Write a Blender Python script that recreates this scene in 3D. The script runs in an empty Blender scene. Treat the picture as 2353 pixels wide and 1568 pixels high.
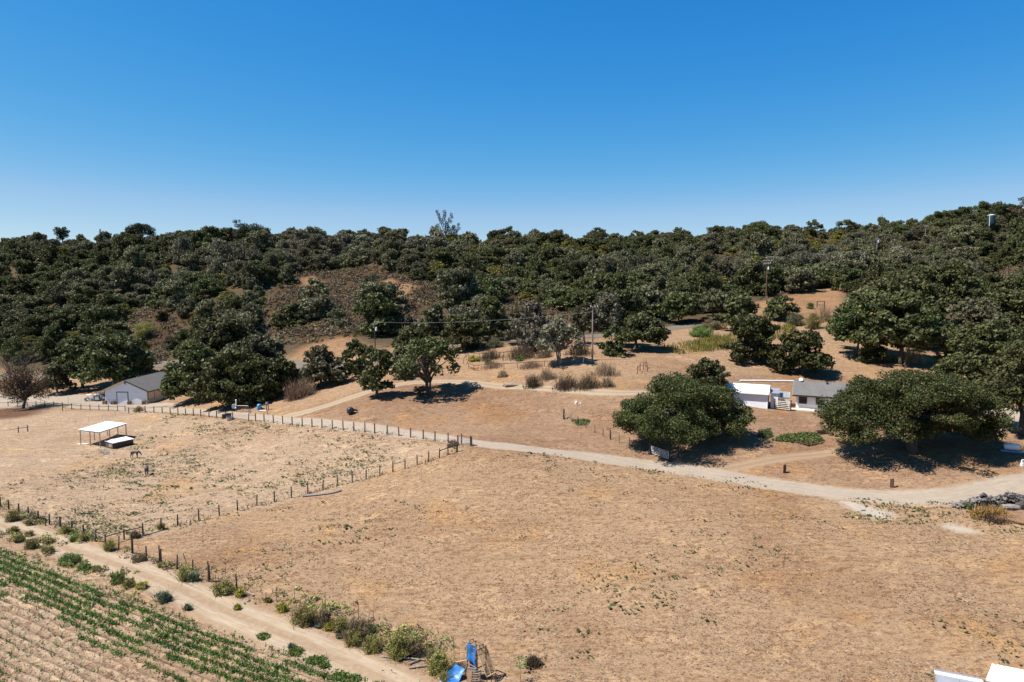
import bpy, bmesh, math, random
import numpy as np
from mathutils import Vector, Matrix

scene = bpy.context.scene
COL = scene.collection
rnd = random.Random(11)
nrg = np.random.default_rng(7)

# ---------------------------------------------------------------- camera
CAM_H, F_PX, VW, VH = 30.0, 1569.0, 2353.0, 1568.0     # focal length and picture size in one common pixel unit
PITCH = math.atan(144.0 / F_PX)
cam_d = bpy.data.cameras.new('camera')
cam_d.sensor_width = 36.0
cam_d.lens = F_PX / VW * 36.0
cam_d.clip_start, cam_d.clip_end = 0.5, 12000.0
cam = bpy.data.objects.new('camera', cam_d)
cam.location = (0, 0, CAM_H)
cam.rotation_euler = (math.pi / 2 - PITCH, 0, 0)
COL.objects.link(cam)
scene.camera = cam

# ---------------------------------------------------------------- sky, sun, exposure
SUN_EL = math.radians(57.0)
SHADOW_AZ = math.atan2(0.15, 1.0)                       # where shadows fall, measured from +X
SUN_DIR = Vector((-math.cos(SHADOW_AZ) * math.cos(SUN_EL), -math.sin(SHADOW_AZ) * math.cos(SUN_EL), math.sin(SUN_EL)))
world = bpy.data.worlds.new('World')
scene.world = world
world.use_nodes = True
wn = world.node_tree.nodes
wl = world.node_tree.links
bg = wn['Background']
sky = wn.new('ShaderNodeTexSky')
sky.sky_type = 'NISHITA'
sky.sun_disc = False
sky.sun_elevation = SUN_EL
sky.sun_rotation = math.atan2(SUN_DIR.x, SUN_DIR.y)
sky.altitude = 0.0
sky.air_density = 0.8
sky.dust_density = 0.0
sky.ozone_density = 10.0
SKY_K = 0.15                                            # the sky as it should look in the picture
EXPO = 0.95                                             # exposed for the shaded oaks
# the clear, deeply blue air of this day: red falls off faster towards the zenith than in the stock sky
_sep, _cmb = wn.new('ShaderNodeSeparateColor'), wn.new('ShaderNodeCombineColor')
wl.new(sky.outputs[0], _sep.inputs[0])
def _chan(i, a, p, top):
    k, w = wn.new('ShaderNodeMath'), wn.new('ShaderNodeMath')
    k.operation, w.operation = 'MULTIPLY', 'POWER'
    k.inputs[1].default_value = SKY_K; w.inputs[1].default_value = p
    m, q = wn.new('ShaderNodeMath'), wn.new('ShaderNodeMath')
    m.operation, q.operation = 'MULTIPLY', 'MINIMUM'
    m.inputs[1].default_value = a / SKY_K
    t = wn.new('ShaderNodeMath'); t.operation = 'MULTIPLY'; t.inputs[1].default_value = top; wl.new(_sep.outputs[i], t.inputs[0])
    wl.new(_sep.outputs[i], k.inputs[0]); wl.new(k.outputs[0], w.inputs[0]); wl.new(w.outputs[0], m.inputs[0])
    wl.new(m.outputs[0], q.inputs[0]); wl.new(t.outputs[0], q.inputs[1])
    wl.new(q.outputs[0], _cmb.inputs[i])
_chan(0, 4.4, 2.3, 1.0); _chan(1, 0.86, 0.885, 1.04); _chan(2, 0.82, 0.34, 1.2)
wl.new(_cmb.outputs[0], bg.inputs[0])
bg.inputs[1].default_value = SKY_K / 2 ** EXPO
sun_d = bpy.data.lights.new('sun', 'SUN')
sun_d.energy = 5.0
sun_d.angle = math.radians(0.53)
sun_d.color = (1.0, 0.96, 0.905)
sun = bpy.data.objects.new('sun', sun_d)
sun.rotation_euler = (-SUN_DIR).to_track_quat('-Z', 'Y').to_euler()
sun.location = (-80, -20, 140)
COL.objects.link(sun)
scene.view_settings.view_transform = 'Standard'
scene.view_settings.look = 'None'
scene.view_settings.exposure = EXPO
scene.view_settings.gamma = 1.0
scene.view_settings.use_curve_mapping = False

# ---------------------------------------------------------------- small helpers
def lin(c):
    c = c / 255.0
    return c / 12.92 if c <= 0.04045 else ((c + 0.055) / 1.055) ** 2.4
def S(r, g, b, k=1.0):                                   # sRGB 0-255 -> linear
    return (lin(r) * k, lin(g) * k, lin(b) * k)

WM = {}                                                  # world matrix of things and parts
def tag(o, label=None, cat=None, group=None, kind=None):
    if label: o['label'] = label
    if cat: o['category'] = cat
    if group: o['group'] = group
    if kind: o['kind'] = kind
    return o
def thing(name, label, cat, loc=(0, 0, 0), rz=0.0, group=None):
    o = bpy.data.objects.new(name, None)
    o.empty_display_size = 0.3
    COL.objects.link(o)
    o.location = loc
    o.rotation_euler = (0, 0, rz)
    WM[o] = Matrix.Translation(Vector(loc)) @ Matrix.Rotation(rz, 4, 'Z')
    return tag(o, label, cat, group)
def put(name, mesh, parent=None, M=None):
    o = bpy.data.objects.new(name, mesh)
    COL.objects.link(o)
    if parent is not None:
        o.parent = parent
        if M is None:
            WM[o] = WM[parent]
        else:
            o.matrix_local = WM[parent].inverted() @ M
            WM[o] = M
    else:
        WM[o] = Matrix.Identity(4) if M is None else M
        if M is not None:
            o.matrix_world = M
    return o

class MB:
    """collects world-space boxes, tubes and faces; build() links them as ONE mesh object"""
    def __init__(s):
        s.v, s.f, s.m = [], [], []
        s.cur = 0
    def add(s, vs, fs):
        n = len(s.v)
        s.v += [tuple(p) for p in vs]
        for f in fs:
            s.f.append(tuple(i + n for i in f)); s.m.append(s.cur)
        return s
    def box(s, c, size, M=None):
        hx, hy, hz = size[0] / 2, size[1] / 2, size[2] / 2
        c = Vector(c)
        vs = [Vector((x * hx, y * hy, z * hz)) + c for x in (-1, 1) for y in (-1, 1) for z in (-1, 1)]
        if M is not None: vs = [M @ p for p in vs]
        return s.add(vs, [(0, 1, 3, 2), (4, 6, 7, 5), (0, 4, 5, 1), (2, 3, 7, 6), (0, 2, 6, 4), (1, 5, 7, 3)])
    def bar(s, a, b, w, h=None):                          # rectangular beam from a to b
        a, b = Vector(a), Vector(b)
        h = w if h is None else h
        d = (b - a).normalized()
        up = Vector((0, 0, 1)) if abs(d.z) < 0.95 else Vector((0, 1, 0))
        x = d.cross(up).normalized(); y = x.cross(d)
        vs = [p + x * sx * w / 2 + y * sy * h / 2 for p in (a, b) for sx, sy in ((-1, -1), (1, -1), (1, 1), (-1, 1))]
        return s.add(vs, [(0, 1, 2, 3), (7, 6, 5, 4), (0, 4, 5, 1), (1, 5, 6, 2), (2, 6, 7, 3), (3, 7, 4, 0)])
    def tube(s, pts, rad, n=6, cap=True):                 # tapered tube along points
        pts = [Vector(p) for p in pts]
        if not isinstance(rad, (list, tuple)): rad = [rad] * len(pts)
        vs, fs = [], []
        for i, p in enumerate(pts):
            d = (pts[min(i + 1, len(pts) - 1)] - pts[max(i - 1, 0)]).normalized()
            up = Vector((0, 0, 1)) if abs(d.z) < 0.9 else Vector((0, 1, 0))
            x = d.cross(up).normalized(); y = d.cross(x)
            for k in range(n):
                a = 2 * math.pi * k / n
                vs.append(p + (x * math.cos(a) + y * math.sin(a)) * rad[i])
        for i in range(len(pts) - 1):
            for k in range(n):
                fs.append((i * n + k, i * n + (k + 1) % n, (i + 1) * n + (k + 1) % n, (i + 1) * n + k))
        if cap:
            fs.append(tuple(range(n - 1, -1, -1)))
            fs.append(tuple((len(pts) - 1) * n + k for k in range(n)))
        return s.add(vs, fs)
    def lathe(s, prof, c, n=14, M=None):                  # profile [(r,z)] round a vertical axis
        vs, fs = [], []
        for r, z in prof:
            for k in range(n):
                a = 2 * math.pi * k / n
                vs.append(Vector((r * math.cos(a), r * math.sin(a), z)))
        for i in range(len(prof) - 1):
            for k in range(n):
                fs.append((i * n + k, i * n + (k + 1) % n, (i + 1) * n + (k + 1) % n, (i + 1) * n + k))
        fs.append(tuple(range(n - 1, -1, -1)))
        fs.append(tuple((len(prof) - 1) * n + k for k in range(n)))
        T = Matrix.Translation(Vector(c)) @ (M if M is not None else Matrix.Identity(4))
        return s.add([T @ v for v in vs], fs)
    def slab(s, quad, t):                                 # 3/4-gon sheet with thickness along its normal
        q = [Vector(p) for p in quad]
        nrm = (q[1] - q[0]).cross(q[2] - q[0]).normalized() * t
        n = len(q)
        vs = q + [p + nrm for p in q]
        fs = [tuple(range(n - 1, -1, -1)), tuple(range(n, 2 * n))]
        fs += [(i, (i + 1) % n, n + (i + 1) % n, n + i) for i in range(n)]
        return s.add(vs, fs)
    def mesh(s, name, mats, inv=None, smooth=False):
        me = bpy.data.meshes.new(name)
        vs = s.v if inv is None else [tuple(inv @ Vector(p)) for p in s.v]
        me.from_pydata(vs, [], s.f)
        for m in (mats if isinstance(mats, (list, tuple)) else [mats]): me.materials.append(m)
        if any(s.m): me.polygons.foreach_set('material_index', s.m)
        if smooth: me.polygons.foreach_set('use_smooth', [True] * len(s.f))
        me.update()
        return me
    def build(s, name, mats, parent=None, smooth=False):
        inv = WM[parent].inverted() if parent is not None else None
        return put(name, s.mesh(name, mats, inv, smooth), parent)

def np_mesh(name, verts, faces, mats, midx=None, smooth=False):
    """big quad meshes straight from numpy arrays"""
    me = bpy.data.meshes.new(name)
    nv, nf, k = len(verts), len(faces), faces.shape[1]
    me.vertices.add(nv)
    me.vertices.foreach_set('co', np.ascontiguousarray(verts, dtype=np.float32).ravel())
    me.loops.add(nf * k)
    me.loops.foreach_set('vertex_index', np.ascontiguousarray(faces, dtype=np.int32).ravel())
    me.polygons.add(nf)
    me.polygons.foreach_set('loop_start', np.arange(0, nf * k, k, dtype=np.int32))
    try: me.polygons.foreach_set('loop_total', np.full(nf, k, dtype=np.int32))
    except Exception: pass
    for m in (mats if isinstance(mats, (list, tuple)) else [mats]): me.materials.append(m)
    if midx is not None: me.polygons.foreach_set('material_index', midx.astype(np.int32))
    if smooth: me.polygons.foreach_set('use_smooth', np.ones(nf, dtype=bool))
    me.update(calc_edges=True)
    me.validate()
    return me

# ---------------------------------------------------------------- materials
def new_mat(name):
    m = bpy.data.materials.new(name); m.use_nodes = True
    nt = m.node_tree
    b = nt.nodes['Principled BSDF']
    return m, nt, b
def node(nt, t, **kw):
    n = nt.nodes.new(t)
    for k, v in kw.items():
        if k.startswith('i_'): n.inputs[int(k[2:])].default_value = v
        else: setattr(n, k, v)
    return n
def noise(nt, vec, scale, detail=4.0, rough=0.55):
    n = nt.nodes.new('ShaderNodeTexNoise')
    n.inputs['Scale'].default_value = scale; n.inputs['Detail'].default_value = detail; n.inputs['Roughness'].default_value = rough
    if vec is not None: nt.links.new(vec, n.inputs['Vector'])
    return n.outputs['Fac']
def ramp(nt, fac, stops):
    r = nt.nodes.new('ShaderNodeValToRGB')
    e = r.color_ramp.elements
    while len(e) < len(stops): e.new(0.5)
    for el, (p, c) in zip(e, stops):
        el.position = p; el.color = (*c, 1.0) if len(c) == 3 else c
    nt.links.new(fac, r.inputs[0])
    return r.outputs[0]
def mix(nt, a, b, fac, mode='MIX'):
    m = nt.nodes.new('ShaderNodeMix'); m.data_type = 'RGBA'; m.blend_type = mode
    for sock, v in ((m.inputs[6], a), (m.inputs[7], b), (m.inputs[0], fac)):
        if isinstance(v, bpy.types.NodeSocket): nt.links.new(v, sock)
        elif isinstance(v, (int, float)): sock.default_value = v
        else: sock.default_value = (*v, 1.0)
    return m.outputs[2]
def math_n(nt, op, a, b=0.0, c=None):
    m = nt.nodes.new('ShaderNodeMath'); m.operation = op
    for i, v in enumerate((a, b) if c is None else (a, b, c)):
        if isinstance(v, bpy.types.NodeSocket): nt.links.new(v, m.inputs[i])
        else: m.inputs[i].default_value = v
    return m.outputs[0]
def map_range(nt, v, a, b, c=0.0, d=1.0):
    m = nt.nodes.new('ShaderNodeMapRange'); m.interpolation_type = 'SMOOTHSTEP'
    nt.links.new(v, m.inputs[0])
    for i, x in enumerate((a, b, c, d)): m.inputs[i + 1].default_value = x
    return m.outputs[0]
def objvec(nt, scale=(1, 1, 1), rot=(0, 0, 0), src='Object'):
    tc = nt.nodes.new('ShaderNodeTexCoord'); mp = nt.nodes.new('ShaderNodeMapping')
    mp.inputs['Scale'].default_value = scale; mp.inputs['Rotation'].default_value = rot
    nt.links.new(tc.outputs[src], mp.inputs[0])
    return mp.outputs[0]
def bump(nt, b, h, strength=0.3, dist=0.05):
    bn = nt.nodes.new('ShaderNodeBump'); bn.inputs['Strength'].default_value = strength; bn.inputs['Distance'].default_value = dist
    nt.links.new(h, bn.inputs['Height']); nt.links.new(bn.outputs[0], b.inputs['Normal'])

def worn(name, c, var=0.25, scale=1.5, rough=0.75, metal=0.0, dirt=None, dirt_amt=0.3, stretch=(1, 1, 1), bmp=0.15):
    """painted, wooden or metal surface with grain and uneven wear"""
    m, nt, b = new_mat(name)
    v = objvec(nt, stretch)
    f = noise(nt, v, scale, 6.0, 0.6)
    c2 = tuple(x * (1 - var) for x in c); c1 = tuple(min(1, x * (1 + var * 0.5)) for x in c)
    col = ramp(nt, f, [(0.3, c2), (0.7, c1)])
    if dirt:
        f2 = noise(nt, v, scale * 0.37, 5.0, 0.65)
        col = mix(nt, col, dirt, map_range(nt, f2, 0.5, 0.75, 0.0, dirt_amt))
    nt.links.new(col, b.inputs['Base Color'])
    b.inputs['Roughness'].default_value = rough; b.inputs['Metallic'].default_value = metal
    if bmp: bump(nt, b, noise(nt, v, scale * 6, 3.0), bmp, 0.02)
    return m
def leafmat(name, dark, light, extra=None, rough=0.62):
    """foliage: leaves vary in colour from clump to clump, from leaf to leaf and from plant to plant"""
    m, nt, b = new_mat(name)
    geo = nt.nodes.new('ShaderNodeNewGeometry'); oi = nt.nodes.new('ShaderNodeObjectInfo')
    tc = nt.nodes.new('ShaderNodeTexCoord')
    f1 = noise(nt, tc.outputs['Object'], 0.55, 3.0)
    f = math_n(nt, 'ADD', math_n(nt, 'MULTIPLY', geo.outputs['Random Per Island'], 0.45), math_n(nt, 'MULTIPLY', f1, 0.65))
    col = ramp(nt, f, [(0.3, dark), (0.8, light)])
    if extra:
        col = mix(nt, col, extra, map_range(nt, geo.outputs['Random Per Island'], 0.93, 0.96, 0.0, 0.8))
    hs = nt.nodes.new('ShaderNodeHueSaturation')
    nt.links.new(col, hs.inputs['Color'])
    nt.links.new(math_n(nt, 'ADD', math_n(nt, 'MULTIPLY', oi.outputs['Random'], 0.5), 0.75), hs.inputs['Value'])
    nt.links.new(math_n(nt, 'ADD', math_n(nt, 'MULTIPLY', oi.outputs['Random'], 0.04), 0.48), hs.inputs['Hue'])
    nt.links.new(hs.outputs[0], b.inputs['Base Color'])
    b.inputs['Roughness'].default_value = rough
    b.inputs['Specular IOR Level'].default_value = 0.25
    tr = nt.nodes.new('ShaderNodeBsdfTranslucent'); ms = nt.nodes.new('ShaderNodeMixShader')
    nt.links.new(hs.outputs[0], tr.inputs[0]); ms.inputs[0].default_value = 0.25
    nt.links.new(b.outputs[0], ms.inputs[1]); nt.links.new(tr.outputs[0], ms.inputs[2])
    nt.links.new(ms.outputs[0], nt.nodes['Material Output'].inputs[0])
    return m
# ---------------------------------------------------------------- lie of the land
CP, SP = math.cos(PITCH), math.sin(PITCH)
def ray(px, py):
    a, b = (px - VW / 2) / F_PX, (VH / 2 - py) / F_PX
    return np.array([a, CP + b * SP, -SP + b * CP])
def at_depth(px, py, Y):
    d = ray(px, py); t = Y / d[1]
    return (d[0] * t, Y, CAM_H + d[2] * t)
SURVEY = [  # picture point, distance in metres
    (0, 1568, 51), (600, 1568, 51), (1110, 1568, 50.5), (1700, 1568, 49.5), (2353, 1568, 48),
    (0, 1400, 61.9), (300, 1300, 71.3), (0, 1200, 84.0), (330, 1240, 78.4), (700, 1350, 66), (1100, 1300, 69.5),
    (1500, 1300, 66.5), (2000, 1300, 65), (2353, 1300, 64), (600, 1150, 91.5), (250, 1100, 103.5),
    (0, 1050, 116), (230, 1029, 123), (480, 1030, 119), (800, 1080, 101), (1085, 1025, 98), (890, 1000, 111.5),
    (640, 975, 127), (391, 950, 150), (160, 940, 170), (0, 934, 182), (243, 929, 178), (343, 929, 178), (420, 905, 188),
    (120, 905, 195), (1000, 880, 138), (900, 890, 136), (780, 925, 131), (985, 908, 130), (868, 912, 128), (1300, 980, 110),
    (1150, 960, 116), (1500, 1075, 92.5), (1250, 1040, 96), (1700, 1085, 90), (2000, 1140, 82.5), (2300, 1130, 82),
    (1800, 1200, 75.5), (1590, 1035, 96), (1415, 905, 118), (1200, 893, 128), (1361, 828, 140), (1480, 845, 134),
    (1763, 940, 116), (1829, 939, 115), (1900, 1000, 100), (2110, 1050, 91), (2300, 1060, 89), (2353, 960, 104), (2150, 900, 122),
    (1843, 853, 141), (1730, 828, 148), (2020, 825, 148), (2250, 820, 146), (1600, 785, 163), (1760, 715, 200),
    (1870, 700, 220), (1880, 660, 246), (1650, 738, 196), (1450, 772, 176), (1100, 790, 172), (740, 878, 154),
    (700, 835, 172), (700, 790, 186), (400, 870, 205), (330, 835, 222), (200, 880, 208), (90, 870, 215),
    (90, 720, 290), (300, 740, 270), (500, 740, 262), (720, 712, 240), (640, 770, 205), (870, 742, 214), (880, 640, 285),
    (700, 600, 335), (900, 570, 410), (1000, 720, 224), (1150, 700, 232), (1280, 690, 238), (1300, 620, 320),
    (300, 600, 365), (0, 640, 350), (0, 577, 430), (450, 566, 430), (1250, 565, 415), (1600, 556, 420), (1600, 630, 300),
    (1900, 551, 415), (1900, 605, 320), (2100, 552, 400), (2353, 497, 420), (2250, 650, 250), (2330, 720, 195), (2200, 575, 350), (2060, 700, 205)]
ctrl = [at_depth(*s) for s in SURVEY]
ctrl += [(x, 40, z) for x, z in ((-60, 0), (0, 0.3), (60, 1.5))] + [(x, -40, z) for x, z in ((-150, 0), (0, 0), (150, 3))]
ctrl += [(-190, 100, -2), (-230, 180, -4), (200, 100, 9), (230, 180, 17), (-330, 320, 20), (340, 320, 52), (-420, 460, 44), (420, 440, 76)]
ctrl += [(x, 520, z) for x, z in ((-300, 46), (-100, 48), (100, 49), (300, 64))]
ctrl += [(x, 700, z) for x, z in ((-500, 28), (-150, 32), (150, 34), (500, 46))]
ctrl = np.array(ctrl)
PSC = 100.0
_P = ctrl[:, :2] / PSC
def _U(r2): return np.where(r2 > 1e-12, 0.5 * r2 * np.log(np.maximum(r2, 1e-12)), 0.0)
_n = len(_P)
_K = _U(((_P[:, None, :] - _P[None]) ** 2).sum(-1)) + np.eye(_n) * 0.004
_A = np.zeros((_n + 3, _n + 3)); _A[:_n, :_n] = _K
_A[:_n, _n] = 1; _A[:_n, _n + 1:] = _P; _A[_n, :_n] = 1; _A[_n + 1:, :_n] = _P.T
_w = np.linalg.solve(_A, np.concatenate([ctrl[:, 2], np.zeros(3)]))
def sstep(a, b, x):
    t = np.clip((x - a) / (b - a), 0, 1); return t * t * (3 - 2 * t)
_wv = []
for lam, amp in ((70, 1.6), (48, 1.2), (31, 0.8), (24, 0.45)):
    for k in range(4):
        th = nrg.uniform(0, math.pi); _wv.append((math.cos(th) * 2 * math.pi / lam, math.sin(th) * 2 * math.pi / lam, nrg.uniform(0, 6.28), amp * 0.5))
_wf = []
for lam, amp in ((19, 0.10), (11, 0.07), (6.5, 0.04)):
    for k in range(4):
        th = nrg.uniform(0, math.pi); _wf.append((math.cos(th) * 2 * math.pi / lam, math.sin(th) * 2 * math.pi / lam, nrg.uniform(0, 6.28), amp * 0.5))
def zf(x, y):
    """height of the ground; takes arrays"""
    x = np.asarray(x, float); y = np.asarray(y, float)
    shp = np.broadcast(x, y).shape
    X = np.broadcast_to(x, shp).ravel(); Y = np.broadcast_to(y, shp).ravel()
    Xc, Yc = np.clip(X, -520, 520), np.clip(Y, -60, 760)
    out = np.empty(len(X))
    for i in range(0, len(X), 20000):
        q = np.stack([Xc[i:i + 20000], Yc[i:i + 20000]], 1) / PSC
        r2 = ((q[:, None, :] - _P[None]) ** 2).sum(-1)
        out[i:i + 20000] = _U(r2) @ _w[:_n] + _w[_n] + q @ _w[_n + 1:]
    hill = sstep(205, 290, Yc) * (1 - sstep(360, 430, Yc) * 0.6)
    for kx, ky, ph, a in _wv: out += hill * a * np.sin(kx * X + ky * Y + ph)
    near = 1 - sstep(150, 230, Yc)
    for kx, ky, ph, a in _wf: out += near * a * np.sin(kx * X + ky * Y + ph)
    # far beyond the ridge the land falls to the plain
    far = np.maximum(np.abs(X) - 520, 0) + np.maximum(Y - 760, 0) + np.maximum(-60 - Y, 0)
    out = out * np.exp(-far / 500.0)
    return out.reshape(shp)
def z1(x, y): return float(zf(np.array([x]), np.array([y]))[0])
_ts = np.concatenate([np.linspace(38, 260, 450), np.linspace(261, 700, 350)])
def G(px, py, lift=0.0):
    """point of the ground seen at a picture point"""
    d = ray(px, py); t = _ts / d[1]
    g = zf(d[0] * t, _ts) + lift - (CAM_H + d[2] * t)
    i = np.argmax(g > 0)
    if not (g > 0).any(): i = len(_ts) - 1
    if i == 0: tt = t[0]
    else:
        a, b = t[i - 1], t[i]
        for _ in range(22):
            m = (a + b) / 2
            if z1(d[0] * m, d[1] * m) + lift > CAM_H + d[2] * m: b = m
            else: a = m
        tt = b
    return Vector((d[0] * tt, d[1] * tt, z1(d[0] * tt, d[1] * tt)))
def Z(px, py, z):
    """point seen at a picture point on the level z"""
    d = ray(px, py); t = (z - CAM_H) / d[2]
    return Vector((d[0] * t, d[1] * t, z))
def P(v):
    """picture point of a place (arrays or Vector)"""
    x, y, z = v[0], v[1], v[2]
    dz = z - CAM_H
    fw = y * CP - dz * SP
    return x / fw * F_PX + VW / 2, VH / 2 - (y * SP + dz * CP) / fw * F_PX
def mpp(p): return p[1] / F_PX                           # metres per picture unit at a place
def gnd(x, y, dz=0.0): return Vector((x, y, z1(x, y) + dz))
def in_poly(x, y, poly):
    x = np.asarray(x); y = np.asarray(y); c = np.zeros(x.shape, bool)
    n = len(poly)
    for i in range(n):
        x1, y1 = poly[i][0], poly[i][1]; x2, y2 = poly[(i + 1) % n][0], poly[(i + 1) % n][1]
        if y1 == y2: continue
        c ^= ((y1 > y) != (y2 > y)) & (x < (x2 - x1) * (y - y1) / (y2 - y1) + x1)
    return c
def poly_dist(x, y, pts, closed=True):
    x = np.asarray(x, float); y = np.asarray(y, float); best = np.full(x.shape, 1e9)
    n = len(pts)
    for i in range(n if closed else n - 1):
        ax, ay = pts[i][0], pts[i][1]; bx, by = pts[(i + 1) % n][0], pts[(i + 1) % n][1]
        dx, dy = bx - ax, by - ay
        t = np.clip(((x - ax) * dx + (y - ay) * dy) / max(dx * dx + dy * dy, 1e-9), 0, 1)
        best = np.minimum(best, np.hypot(x - ax - t * dx, y - ay - t * dy))
    return best
def soft(x, y, poly, w):
    d = poly_dist(x, y, poly)
    return sstep(-w, w, np.where(in_poly(x, y, poly), d, -d))
def GP(pts): return [tuple(G(*p)) for p in pts]
# ---------------------------------------------------------------- soil and grass colours by area (real ground colour, fixed to the place)
KA = 0.355
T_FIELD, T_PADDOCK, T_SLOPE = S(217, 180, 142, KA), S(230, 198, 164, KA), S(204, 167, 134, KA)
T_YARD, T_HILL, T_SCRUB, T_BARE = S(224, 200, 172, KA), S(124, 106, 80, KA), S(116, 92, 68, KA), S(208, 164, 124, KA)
T_CROP, T_GREEN, T_RED, T_CUT = S(230, 198, 164, KA), S(170, 160, 100, KA), S(120, 70, 52, KA), S(214, 176, 134, KA)
PADDOCK_PX = [(0, 1168), (163, 1222), (330, 1240), (700, 1140), (1070, 1028), (889, 1001), (640, 976), (498, 962), (391, 952), (250, 946), (-60, 940), (-200, 1100)]
SLOPE_PX = [(640, 962), (800, 905), (930, 880), (1010, 876), (1420, 900), (1500, 850), (1900, 860), (2353, 900), (2353, 1090), (2000, 1130), (1500, 1070), (1085, 1022), (800, 982)]
YARD_PX = [(-150, 926), (-150, 905), (60, 906), (215, 908), (230, 930), (350, 932), (450, 945), (350, 947), (220, 941), (100, 936)]
CROP_PX = [(-300, 1180), (0, 1243), (280, 1340), (560, 1462), (770, 1545), (830, 1600), (-300, 1600)]
SCRUB_PX = [[(610, 700), (690, 625), (800, 618), (890, 612), (975, 640), (1060, 690), (1000, 715), (930, 735), (830, 745), (805, 775), (650, 795), (610, 760)],
            [(290, 720), (370, 700), (415, 760), (385, 830), (330, 850), (305, 790)],
            [(1130, 690), (1170, 675), (1320, 715), (1330, 740), (1200, 738)],
            [(1560, 610), (1650, 590), (1760, 600), (1740, 615), (1600, 625)],
            [(2240, 640), (2353, 600), (2353, 670), (2270, 680)]]
BARE_PX = [[(1715, 738), (1730, 696), (1800, 682), (1900, 652), (1940, 660), (1935, 725)], [(660, 832), (690, 800), (800, 772), (830, 790), (760, 830)],
           [(860, 650), (900, 640), (960, 660), (920, 690)], [(690, 640), (720, 635), (740, 655), (700, 660)]]
RED_PX = [(-60, 945), (40, 938), (110, 940), (90, 952), (30, 962), (-60, 968)]
W_PADDOCK, W_SLOPE, W_YARD, W_CROP, W_RED = (GP(p) for p in (PADDOCK_PX, SLOPE_PX, YARD_PX, CROP_PX, RED_PX))
W_SCRUB = [GP(p) for p in SCRUB_PX]; W_BARE = [GP(p) for p in BARE_PX]
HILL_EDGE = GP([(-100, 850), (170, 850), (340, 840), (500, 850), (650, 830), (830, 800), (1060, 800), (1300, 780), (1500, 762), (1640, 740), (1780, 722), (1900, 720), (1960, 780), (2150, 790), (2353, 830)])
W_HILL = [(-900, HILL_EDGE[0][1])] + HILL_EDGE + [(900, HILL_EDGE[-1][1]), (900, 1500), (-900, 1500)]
def tint(x, y):
    c = np.empty(x.shape + (3,)); c[:] = T_FIELD
    def lay(w, t):
        c[:] = c * (1 - w[..., None]) + np.array(t) * w[..., None]
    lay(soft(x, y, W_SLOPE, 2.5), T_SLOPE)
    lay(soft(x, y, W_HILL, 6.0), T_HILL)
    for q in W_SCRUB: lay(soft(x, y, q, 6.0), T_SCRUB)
    for q in W_BARE: lay(soft(x, y, q, 3.0), T_BARE)
    lay(soft(x, y, W_PADDOCK, 1.2), T_PADDOCK)
    lay(soft(x, y, W_YARD, 1.0), T_YARD)
    lay(soft(x, y, W_CROP, 1.5), T_CROP)
    lay(soft(x, y, W_RED, 3.0) * 0.8, T_RED)
    return c
def set_tint(me, xy=None):
    n = len(me.vertices)
    if xy is None:
        co = np.empty(n * 3, np.float32); me.vertices.foreach_get('co', co); xy = co.reshape(-1, 3)
    c = tint(xy[:, 0].astype(float), xy[:, 1].astype(float))
    a = me.attributes.new('soil', 'FLOAT_COLOR', 'POINT')
    a.data.foreach_set('color', np.concatenate([c, np.ones((n, 1))], 1).astype(np.float32).ravel())
# one node group gives the ground colour everywhere, so road edges can run into it
gg = bpy.data.node_groups.new('ground colour', 'ShaderNodeTree')
gg.interface.new_socket('Color', in_out='OUTPUT', socket_type='NodeSocketColor')
gg.interface.new_socket('Height', in_out='OUTPUT', socket_type='NodeSocketFloat')
go = gg.nodes.new('NodeGroupOutput')
_at = gg.nodes.new('ShaderNodeAttribute'); _at.attribute_name = 'soil'
_v = objvec(gg); _vs = objvec(gg, (0.8, 1.5, 1.0), (0, 0, 0.5))
n_big, n_mid = noise(gg, _v, 0.05, 3.0), noise(gg, _vs, 0.33, 5.0, 0.65)
n_fine, n_tiny = noise(gg, _vs, 1.6, 6.0, 0.75), noise(gg, _v, 5.0, 4.0, 0.7)
col = _at.outputs['Color']
col = mix(gg, col, mix(gg, col, (0.60, 0.45, 0.39), 1.0, 'MULTIPLY'), map_range(gg, n_fine, 0.49, 0.63, 0.0, 0.85))       # bare, darker, pinker soil between the straw
col = mix(gg, col, mix(gg, col, (1.36, 1.33, 1.24), 1.0, 'MULTIPLY'), map_range(gg, math_n(gg, 'ADD', math_n(gg, 'MULTIPLY', n_mid, 0.5), math_n(gg, 'MULTIPLY', math_n(gg, 'SUBTRACT', 1.0, n_fine), 0.5)), 0.52, 0.62, 0.0, 0.95))         # bleached straw
col = mix(gg, col, mix(gg, col, (0.74, 0.64, 0.58), 1.0, 'MULTIPLY'), map_range(gg, n_big, 0.50, 0.66, 0.0, 0.5))
_vm = objvec(gg, (0.10, 1.1, 1.0), (0, 0, 0.12))
col = mix(gg, col, mix(gg, col, (0.78, 0.72, 0.68), 1.0, 'MULTIPLY'), map_range(gg, noise(gg, _vm, 0.9, 3.0, 0.6), 0.52, 0.66, 0.0, 0.55))   # mowing streaks
straw = math_n(gg, 'MULTIPLY', map_range(gg, noise(gg, _v, 0.085, 4.0, 0.6), 0.53, 0.68), map_range(gg, n_fine, 0.40, 0.6, 1.0, 0.0))
col = mix(gg, col, mix(gg, col, (1.12, 0.97, 0.70), 1.0, 'MULTIPLY'), straw)                                              # golden grass
col = mix(gg, col, mix(gg, col, (1.40, 1.36, 1.28), 1.0, 'MULTIPLY'), map_range(gg, n_tiny, 0.54, 0.66, 0.0, 0.9))
col = mix(gg, col, mix(gg, col, (0.45, 0.40, 0.36), 1.0, 'MULTIPLY'), map_range(gg, n_tiny, 0.45, 0.36, 0.0, 0.9))
gg.links.new(col, go.inputs['Color'])
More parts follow.
